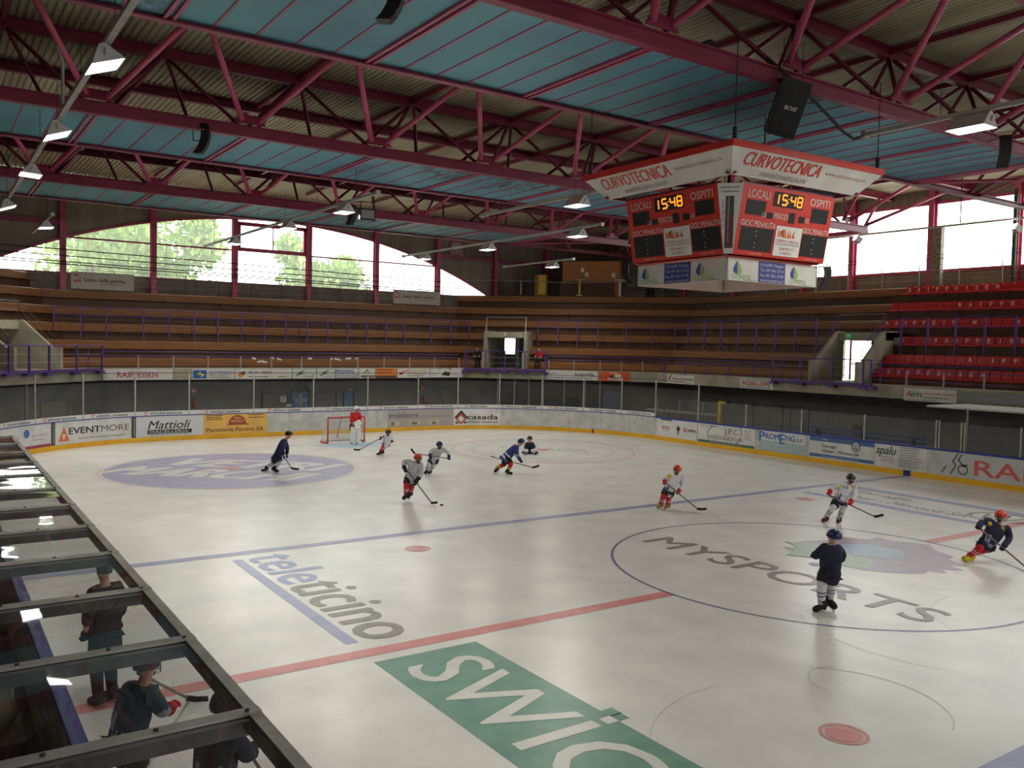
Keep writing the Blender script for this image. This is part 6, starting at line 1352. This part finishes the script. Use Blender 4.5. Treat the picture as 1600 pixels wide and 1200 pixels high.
player('ten', 'skater in a white jersey numbered 10 with red gloves', .98, 'stick of the skater numbered 10', jersey=CL['white'], hem=CL['navy'], patch=CL['yellow'], pants=CL['dnavy'], sock=CL['white'], bands=WB, skate=CL['maroon'], glove=CL['red'], helmet=HM['black'], number='10')
player('navyC', 'skater all in dark navy standing on the centre emblem, seen from behind', 1.06, None, jersey=CL['dnavy'], pants=CL['black'], sock=CL['white'], bands=WB, skate=CL['black'], glove=CL['dnavy'], helmet=HM['navy'], cage=False)
player('rightp', 'leaning skater in a navy jersey and red helmet at the right edge', .98, 'stick running out at the right edge of the ice', jersey=CL['dnavy'], hem=CL['silver'], patch=CL['yellow'], pants=CL['dnavy'], sock=CL['red'], bands=WW, skate=CL['yellow'], glove=CL['dnavy'], helmet=HM['red'], acc=CL['silver'])
gk = player('goalie', 'goalkeeper in a red jersey with white leg pads and white mask', 1.05, 'broad goalkeeper stick before the goal', jersey=CL['red'], pants=CL['black'], sock=CL['white'], skate=CL['black'], glove=CL['white'], helmet=HM['white'], goalie=True)
J = {a: Vector(b) for a, b in fix('goalie').items()}
for s_ in 'RL':
    kn, an = J['kn'+s_], J['an'+s_]; fd = Vector((.25, -1, 0)).normalized(); w = fd.cross(V(0, 0, 1)); top = kn+V(0, 0, .24)+fd*.06; bot = V(an.x, an.y, .1)+fd*.12; mid = kn*.4+an*.6+fd*.1
    b = MB(); r = []
    for c, ww, dd in ((top, .12, .045), (kn+fd*.1, .145, .07), (mid, .145, .07), (bot, .14, .05)): r.append([c-w*ww-fd*dd, c+w*ww-fd*dd, c+w*ww*.8+fd*dd, c-w*ww*.8+fd*dd])
    for p, q in zip(r[:-1], r[1:]): b.hexa(q+p)
    b.build('leg_pad', M['paper'], gk)
h = J['haR']; b = MB(); b.box(h+V(.02, -.08, .02), (.2, .06, .34), .3); b.build('blocker', M['paper'], gk)
h = J['haL']; b = MB(); b.ball(h+V(0, -.05, 0), .14, 10, 8, (1, .6, 1.1)); b.build('catching_glove', M['paper'], gk, True)
# puck
b = MB(); b.cyl((-3.86, 9.97, .004), .05, .03, 20); tag(b.build('puck', M['tape']), 'black puck on the ice before the long stick', 'puck')
# posed helper for the others
def stand(base, yawd, H, lean=0.0, arms='down', sit=0.0):
    b0 = Vector(base); f = V(math.sin(yawd), math.cos(yawd), 0); l = V(-math.cos(yawd), math.sin(yawd), 0); k = H/1.75; U = V(0, 0, 1)
    J = {}
    hipz = .92*k if not sit else sit
    pel = b0+U*hipz; ln = f*math.sin(lean)+U*math.cos(lean)
    J['pelvis'] = pel+U*.04; J['chest'] = pel+ln*.34*k; J['neck'] = pel+ln*.6*k; J['head'] = pel+ln*.6*k+U*.16+f*.03; J['face'] = J['head']+f*.1
    for s_, sg in (('R', -1), ('L', 1)):
        sh = pel+ln*.5*k+l*sg*.18*k; J['sh'+s_] = sh
        if arms == 'down': J['el'+s_] = sh-U*.28*k+l*sg*.06*k; J['ha'+s_] = sh-U*.52*k+l*sg*.05*k+f*.08*k
        else: J['el'+s_] = sh-U*.24*k+l*sg*.08*k+f*.08*k; J['ha'+s_] = sh-U*.26*k-l*sg*.02*k+f*.34*k
        if sit: J['kn'+s_] = pel+f*.42*k+l*sg*.12*k+U*.02; J['an'+s_] = pel+f*.45*k+l*sg*.12*k-U*(sit-.1)
        else: J['kn'+s_] = b0+U*.5*k+l*sg*.1*k+f*.04; J['an'+s_] = b0+U*.1*k+l*sg*.1*k
        J['to'+s_] = J['an'+s_]+f*.16*k-U*.05*k
    return {a: tuple(b) for a, b in J.items()}
J = stand((-14.45, .05, .02), -.5, 1.78, arms='down')
c = person('man in a long dark coat standing on the ice, seen through the bench roof', J, 1.02, CL['coat'], CL['black'], CL['black'], CL['black'], CL['black'], None, bare=True, jname='coat')
Jv = {a: Vector(b) for a, b in J.items()}; skinned('coat_skirt', {'a': (Jv['pelvis']+V(0, 0, .1), (.2, .16)), 'b': (Jv['pelvis']-V(0, 0, .5), (.24, .18))}, [('a', 'b')], 'a', c, CL['coat'], 2)
J = stand((-14.72, -2.95, .03), 1.1, 1.5, lean=.35, arms='fwd')
hs = ((-14.6, -2.75, 1.35), (-13.55, -.45, .05), (-13.35, -.65, .06))
person('player in a petrol blue jersey and maroon helmet, under the bench roof', J, .98, CL['petrol'], CL['black'], CL['red'], CL['black'], CL['red'], HM['maroon'], hem=CL['silver'], bands=WW, acc=CL['silver'], stick=hs[:2])
hstick('stick lying out over the ice, seen through the bench roof', *hs)
J = stand((-14.28, -4.35, .03), .9, 1.5, lean=.2, arms='fwd')
hs2 = ((-14.1, -4.2, 1.25), (-13.4, -3.6, .05), (-13.2, -3.5, .06))
person('player in a dark jersey and dark helmet, lowest one under the bench roof', J, .98, CL['dnavy'], CL['dnavy'], CL['white'], CL['black'], CL['dnavy'], HM['dark'], hem=CL['silver'], patch=CL['yellow'], bands=WB, stick=hs2[:2])
hstick('stick of the lowest player under the bench roof', *hs2)
for i, (y, hm_, jc) in enumerate(((-5.9, 'black', 'petrol'), (-3.6, 'red', 'dnavy'), (-1.6, 'maroon', 'maroon'))):
    J = stand((-16.25, y, .0), 1.57, 1.45, lean=.3, arms='fwd', sit=.62)
    person('player in a %s jersey sitting on the bench behind the boards' % {'petrol': 'petrol blue', 'dnavy': 'dark navy', 'maroon': 'maroon'}[jc], J, .95, CL[jc], CL['black'], CL['red'], CL['black'], CL['black'], HM[hm_])
# two onlookers by the middle balcony
q = P3(2, 4.35, 1.55, 3.24); J = stand((q.x, q.y, 3.34), PI+.9, 1.6, lean=.15, arms='fwd', sit=.52)
person('onlooker in a red jacket and cap sitting by the middle balcony', J, .95, CL['jacket'], CL['black'], CL['black'], CL['black'], M['skin'], None, bare=True, jname='jacket')
q = P3(2, .35, 1.55, 3.24); J = stand((q.x, q.y, 3.33), PI+.6, 1.5, lean=.3, arms='fwd', sit=.52)
person('onlooker in dark clothes sitting at the left end of the middle balcony', J, .92, CL['dnavy'], CL['black'], CL['black'], CL['black'], M['skin'], None, bare=True, jname='jacket')
# ================================================================== PLAYERS BENCH WITH CLEAR ROOF (camera side)
ZRF = 2.92; BY = [-7.8-1.21*2, -7.8-1.21, -7.8, -6.6, -5.4, -4.18, -2.98, -1.77, -.58, .66, 1.92, 3.14, 4.35, 5.56]
t = thing('bench_roof', 'clear roof sheets in an aluminium frame over the players bench', 'roof', (-15.9, -2, ZRF))
X0, X1 = -15.03, -16.72
for a, c in zip(BY[:-1], BY[1:]):
    b = MB(); n = 6
    for i in range(n):
        x0 = X0+(X1-X0)*i/n; x1 = X0+(X1-X0)*(i+1)/n; b.quad((x1, a+.02, ZRF-.012), (x0, a+.02, ZRF-.012), (x0, c-.02, ZRF-.012), (x1, c-.02, ZRF-.012))
    b.build('roof_sheet', M['roofpc'], t)
for y in BY:
    b = MB(); b.box(((X0+X1)/2, y, ZRF), (X0-X1, .07, .014)); b.build('cap_strip', M['alu'], t)
    b = MB(); b.box(((X0+X1)/2, y, ZRF-.06), (X0-X1, .05, .09)); b.build('cross_bar', M['steel'], t)
    b = MB()
    for x in (-15.09, -15.5, -15.95, -16.4): b.cyl((x, y, ZRF+.006), .012, .008, 8)
    b.build('screw', M['dsteel'], t)
b = MB(); b.box((X0-.03, (BY[0]+BY[-1])/2, ZRF-.05), (.06, BY[-1]-BY[0]+.07, .1)); b.build('edge_bar', M['alu'], t)
b = MB(); b.box((X1, (BY[0]+BY[-1])/2, ZRF-.05), (.06, BY[-1]-BY[0]+.07, .1)); b.build('edge_bar', M['alu'], t)
for y in (BY[0], BY[3], BY[6], BY[9], BY[-1]):
    b = MB(); b.box((X1+.02, y, ZRF/2-.06), (.06, .06, ZRF-.1)); b.build('roof_post', M['alu'], t)
t = thing('players_bench', 'long timber players bench behind the camera side boards', 'bench', (-16.4, -2.5, 0)); b = MB(); b.box((-16.4, -2.5, .5), (.4, 14, .06)); b.build('seat_plank', M['wood'], t)
for y in (-9, -6, -3, 0, 3): b = MB(); b.box((-16.4, y, .22), (.3, .06, .5)); b.build('bench_leg', M['dsteel'], t)
b = MB(); b.box((-16.35, -2.5, .0), (2.05, 15, .03)); o = tag(b.build('rubber_mat', mat('dark_red_mat', S(74, 40, 42), S(60, 34, 36), 4, rough=.85)), 'dark reddish rubber mat behind the camera side boards', 'mat')
t = thing('sports_bag', 'beige bag on the bench ledge, seen through the roof', 'bag', (-15.95, -1.3, .56)); b = MB(); b.tube([(-15.75, -1.75, .75), (-15.75, -1.6, .75), (-15.75, -.95, .75), (-15.75, -.8, .75)], [.1, .2, .2, .1], 12); b.build('body', mat('beige_canvas', S(170, 150, 122), S(150, 132, 106), 6, rough=.9), t, True); b = MB(); b.tube([(-15.6, -1.5, .85), (-15.58, -1.4, 1.05), (-15.58, -1.15, 1.05), (-15.6, -1.05, .85)], .015, 6); b.build('strap', CL['white'], t)
b = MB(); b.box((-15.75, -1.3, .3), (.5, 1.3, .5)); tag(b.build('bench_ledge', M['woodd']), 'dark ledge behind the camera side boards under the beige bag', 'ledge')
# ================================================================== FAR SIDE: PENALTY BOX ROOF, BENCHES, CRATES
t = thing('penalty_box_roof', 'milky roof sheets over the penalty box on the right', 'roof', (16.9, 0, 2.75))
ys = [6.55, 4.6, 2.65, .7, -1.25, -3.2]
for a, c in zip(ys[:-1], ys[1:]):
    b = MB(); b.box((17.05, (a+c)/2, 2.76), (2.9, a-c-.05, .02)); b.build('roof_sheet', M['roofpcw'], t)
for y in ys: b = MB(); b.box((17.05, y, 2.755), (2.9, .05, .05)); b.build('cross_bar', M['alu'], t)
b = MB(); b.box((15.6, 1.7, 2.74), (.05, 9.8, .06)); b.build('edge_bar', M['alu'], t)
for y in (6.5, 1.0, -3.0): b = MB(); b.box((18.45, y, 1.36), (.06, .06, 2.75)); b.build('roof_post', M['alu'], t)
t = thing('slatted_bench', 'long blue slatted bench behind the right boards', 'bench', (17.4, 10.5, 0))
b = MB(); b.box((17.35, 10.5, .45), (.4, 5.6, .05)); b.build('seat', ink(62, 82, 120), t)
for z in (.85, 1.05, 1.25): b = MB(); b.box((17.62, 10.5, z), (.04, 5.6, .14)); b.build('backrest_slat', ink(62, 82, 120), t)
for y in (8.2, 10.5, 12.8): b = MB(); b.box((17.5, y, .62), (.3, .05, 1.26)); b.build('leg', M['dsteel'], t)
t = thing('wooden_chair', 'small wooden chair back above the blue slatted bench', 'chair', (18.6, 11.7, 0)); b = MB(); b.box((18.6, 11.7, .46), (.42, .42, .04)); b.build('seat', M['woodd'], t); b = MB(); b.box((18.8, 11.7, 1.2), (.04, .42, .5)); b.box((18.8, 11.7, .75), (.03, .38, .5)); b.build('backrest', M['woodd'], t)
for dx, dy in ((-.18, -.18), (.18, -.18), (-.18, .18), (.18, .18)): b = MB(); b.box((18.6+dx, 11.7+dy, .22), (.04, .04, .46)); b.build('leg', M['woodd'], t)
t = thing('floor_frame', 'yellow steel post with an arm behind the right boards', 'post', (17.5, 18.75, 0)); b = MB(); b.beam((17.5, 18.75, 0), (17.5, 18.75, 2.1), .14, .12, (1, 0, 0)); b.build('upright', ink(206, 178, 44), t); b = MB(); b.beam((17.5, 18.8, 2.05), (17.5, 18.2, 2.05), .1, .1); b.build('arm', ink(206, 178, 44), t); b = MB(); b.box((17.5, 18.2, 2.1), (.16, .2, .14)); b.build('head', M['black'], t)
t = thing('barrier_fence', 'row of grey slatted barrier panels behind the right bend of the boards', 'fence', (17.3, 21, 0))
b = MB(); b.beam((17.6, 19.0, 1.36), (17.0, 23.6, 1.36), .1, .12); b.build('top_rail', mat('weathered_rail', S(150, 144, 132), rough=.7), t)
for i in range(14): b = MB(); u = i/13; b.box((17.6-.6*u, 19.0+4.6*u, .66), (.05, .2, 1.3)); b.build('slat', mat('weathered_slat', S(110, 104, 96), rough=.8) if i == 0 else bpy.data.materials['weathered_slat'], t)
for i in range(3): b = MB(); b.beam((17.5-.2*i, 19.9+1.5*i, 0), (17.5-.2*i, 19.9+1.5*i, 1.95), .06, .06, (1, 0, 0)); b.build('post', M['steel'], t)
t = thing('wire_cage', 'black wire mesh cage door behind the right boards', 'cage', (18.0, 15.9, 0))
for y in (17.0, 15.2, 14.75, 13.7):
    b = MB(); b.tube([(18.0, y, 0), (18.0, y, 2.1)], .03, 6); b.build('upright', M['black'], t)
b = MB(); b.tube([(18.0, 17.1, 2.1), (18.0, 14.0, 2.1)], .03, 6); b.tube([(18.0, 17.0, 1.1), (18.0, 13.7, 1.1)], .018, 6); b.build('rail', M['black'], t)
b = MB()
for i in range(12): y = 16.9-.27*i; b.tube([(18.0, y, .05), (18.0, y, 2.05)], .006, 4)
b.build('mesh', M['dsteel'], t)
# ================================================================== CONCOURSE UNDER THE FAR STAND
YC = 36.27
def conc_box(name, x0, x1, z0, z1, m, label, cat, y=YC, th=.06, group=None):
    b = MB(); b.box(((x0+x1)/2, y, (z0+z1)/2), (x1-x0, th, z1-z0)); return tag(b.build(name, m), label, cat, group)
def wdoor(n, x0, x1, z1, m, label):
    b = MB(); b.box(((x0+x1)/2, YC, z1/2), (x1-x0, .06, z1)); w = struct(b.build('door_%d' % n, m)); w['label'] = label
    b = MB(); b.beam((x0-.04, YC-.02, 0), (x0-.04, YC-.02, z1+.05), .06, .08, (0, 1, 0)); b.beam((x1+.04, YC-.02, 0), (x1+.04, YC-.02, z1+.05), .06, .08, (0, 1, 0)); b.beam((x0-.08, YC-.02, z1+.03), (x1+.08, YC-.02, z1+.03), .08, .06); b.build('door_frame', M['dsteel'], w)
    b = MB(); b.beam((x1-.15, YC-.08, 1.0), (x1-.05, YC-.08, 1.0), .03, .03); b.build('handle', M['alu'], w); return w
wdoor(11, -.5, .9, 1.72, M['doorgrey'], 'grey double door with a white notice on the far wall'); wdoor(12, 1.18, 2.15, 1.84, M['doorblue'], 'blue door with a club emblem on the far wall'); wdoor(13, 2.6, 3.85, 1.74, M['doorgrey'], 'plain grey door right of the blue door'); wdoor(14, 4.4, 4.95, 1.76, M['doorblue'], 'narrow blue door under an orange sign')
b = MB(); b.quad(P3(0, 9.25, 2.04, -.02), P3(0, 10.9, 2.04, -.02), P3(0, 10.9, 2.04, 1.6), P3(0, 9.25, 2.04, 1.6)); w = struct(b.build('door_15', mat('pale_door', S(140, 134, 120), rough=.6))); w['label'] = 'pale door below the left bend of the stand'
s = conc_box('notice', .5, .82, 1.22, 1.54, M['paper'], 'white paper notice on the grey double door', 'notice', YC-.06, .01)
b = MB(); f = planefn((.5, YC-.07, 1.22), (1, 0, 0), (0, 0, 1)); stroke2d(b, f, [(.1, .08), (.16, .2), (.22, .22)], .05); b.build('print', M['black'], s)
conc_box('notice', .85, 1.14, .95, 1.1, M['paper'], 'white plate left of the blue door', 'notice', YC-.06, .01)
s = conc_box('emblem_plate', 1.3, 2.05, .9, 1.75, M['doorblue'], 'club emblem plate on the blue door', 'emblem', YC-.05, .02)
b = MB(); f = planefn((1.3, YC-.066, .9), (1, 0, 0), (0, 0, 1)); put(b, text2d('ROCKETS', .22, .66, bold=.02), lambda x, y: f(x+.05, y+.32)); disc2d(b, f, .38, .68, .07); b.build('print', ink(206, 206, 210), s)
b = MB(); poly2d(b, f, [(.28, .3), (.38, .02), (.48, .3)]); rect2d(b, f, .2, .56, .56, .6); b.build('print', ink(190, 130, 110), s)
conc_box('direction_sign', 4.64, 4.95, 1.8, 1.95, ink(226, 150, 50), 'small orange sign over the narrow blue door', 'sign', YC-.05, .03)
for x, side in ((-4.25, 'left'), (9.72, 'right')):
    t = thing('fire_extinguisher', 'red fire extinguisher on the far wall, %s' % ('left one, above the word Mattioli' if side == 'left' else 'right one, beyond the warm grey advert'), 'fire extinguisher', (x, YC-.07, 1.0), 'fire extinguishers')
    b = MB(); b.tube([(x, YC-.07, 1.03), (x, YC-.07, 1.08), (x, YC-.07, 1.42), (x, YC-.07, 1.48)], [.06, .085, .085, .03], 12); b.build('cylinder', M['extred'], t, True)
    b = MB(); b.tube([(x, YC-.07, 1.48), (x, YC-.07, 1.55), (x+.08, YC-.07, 1.54)], .02, 6); b.tube([(x-.02, YC-.07, 1.5), (x-.12, YC-.07, 1.3), (x-.1, YC-.07, 1.1)], .014, 6); b.build('valve', M['black'], t)
    s = conc_box('extinguisher_sign', x-.16, x+.16, 1.78, 2.06, ink(204, 74, 52), 'square red extinguisher sign on the far wall, %s one' % side, 'sign', YC, .02)
    b = MB(); f = planefn((x-.16, YC-.012, 1.78), (1, 0, 0), (0, 0, 1)); rect2d(b, f, .05, .05, .12, .22); stroke2d(b, f, [(.2, .06), (.22, .15), (.17, .22)], .04); b.build('pictogram', M['paper'], s)
t = thing('hanging_device', 'black loudspeaker and cables hanging below the far stand front', 'loudspeaker', (1.95, 35.9, 1.9)); b = MB(); b.box((1.95, 35.9, 2.05), (.2, .2, .26)); b.box((2.05, 35.9, 1.86), (.2, .16, .12), .3); b.build('cabinet', M['black'], t); b = MB(); b.tube([(1.4, 35.9, 2.42), (1.7, 35.9, 2.46), (2.0, 35.9, 2.4), (2.4, 35.9, 2.45)], .03, 6); b.tube([(1.95, 35.9, 2.1), (1.95, 35.9, 2.7)], .015, 5); b.build('cable', M['cable'], t)
for x, y in ((-3.0, 35.4), (8.9, 35.2)): b = MB(); b.box((x, y, 2.62), (.75, .08, .05)); tag(b.build('strip_light', M['paper']), 'white strip light below the front of the far stand, %s one' % ('left' if x < 0 else 'right'), 'light', 'strip lights')
# dark shop windows under the right bend and columns
t = thing('glazed_front', 'dark glazed front with grey mullions below the right bend', 'shop front', P3(2, 5, .6, 0))
b = MB(); b.quad(P3(2, 1.9, .7, .1), P3(2, 8.3, .7, .1), P3(2, 8.3, .7, 2.6), P3(2, 1.9, .7, 2.6)); b.build('glazing', M['dark'], t)
for tt in (1.9, 2.96, 3.88, 4.8, 6.1, 7.39, 8.3): b = MB(); b.beam(P3(2, tt, .66, 0), P3(2, tt, .66, 2.62), .08, .06, SEG[2][1]); b.build('mullion', M['alu'], t)
b = MB(); b.quad(P3(2, 8.5, .68, .1), P3(2, 9.6, .68, .1), P3(2, 9.6, .68, 2.0), P3(2, 8.5, .68, 2.0)); w = struct(b.build('door_16', ink(74, 92, 112))); w['label'] = 'dim blue door at the end of the dark glazed front'
for tt in (6.2, 3.4): b = MB(); b.beam(P3(0, tt, .3, -.02), P3(0, tt, .3, 2.68), .1, .1, SEG[0][1]); tag(b.build('steel_post', M['steel']), 'slim steel post under the left bend of the stand, %s of two' % ('right' if tt > 5 else 'left'), 'post', 'slim posts under the left bend')
# ================================================================== OUTSIDE
b = MB(); b.box((3, 52, -.98), (120, 24, .04)); struct(b.build('ground_fill_end', mat('added_pale_ground', S(226, 222, 212), S(210, 206, 198), 1, rough=.9)))['label'] = 'added pale ground beyond the far end wall, whitens the door views'  # bright ground added so the view through the glazed doors turns white
b = MB(); b.box((48, 5, -.98), (41, 118, .04)); struct(b.build('ground_fill_side', bpy.data.materials['added_pale_ground']))['label'] = 'added pale ground beyond the right wall, whitens the door view'  # same added bright ground, for the door on the right side
leafm = mat('tree_leaf', S(150, 180, 84), S(116, 150, 62), 1.2, rough=.7); barkm = mat('tree_bark', S(92, 76, 60), rough=.9)
def tree(x, y, h, r, n, label, seed):
    rr = random.Random(seed); t = thing('tree', label, 'tree', (x, y, -1), 'trees outside the arched window')
    b = MB(); b.tube([(x, y, -1), (x+.1, y, h*.4), (x, y, h*.8)], [.35, .26, .1], 8); b.build('trunk', barkm, t, True)
    b = MB()
    cl = [(Vector((x+rr.uniform(-1, 1)*r*.75, y+rr.uniform(-1, 1)*r*.6, h*.62+rr.uniform(-.55, .5)*h*.55)), r*rr.uniform(.3, .5)) for _ in range(16)]
    for i in range(n):
        c, cr = cl[i % len(cl)]; d = Vector((rr.gauss(0, 1), rr.gauss(0, 1), rr.gauss(0, 1))); p = c+d.normalized()*cr*rr.uniform(.35, 1.0)
        a = Vector((rr.gauss(0, 1), rr.gauss(0, 1), rr.gauss(0, 1))).normalized(); u = a.cross(Vector((.3, .5, .8))).normalized(); s = rr.uniform(.18, .34)
        b.quad(p-a*s, p+u*s*.6, p+a*s, p-u*s*.6)
    b.build('crown', leafm, t)
tree(-7.3, 50, 13.4, 5.6, 7000, 'tall green tree behind the left bays of the arched window', 3); tree(-2.2, 52, 14.0, 4.6, 5500, 'green tree behind the tallest left bay of the arched window', 5); tree(8.9, 50, 13.6, 4.0, 5000, 'green tree behind the bay right of the opening light', 9); tree(12.5, 55, 11.6, 3.0, 2600, 'smaller tree behind the right end of the arched window', 12)
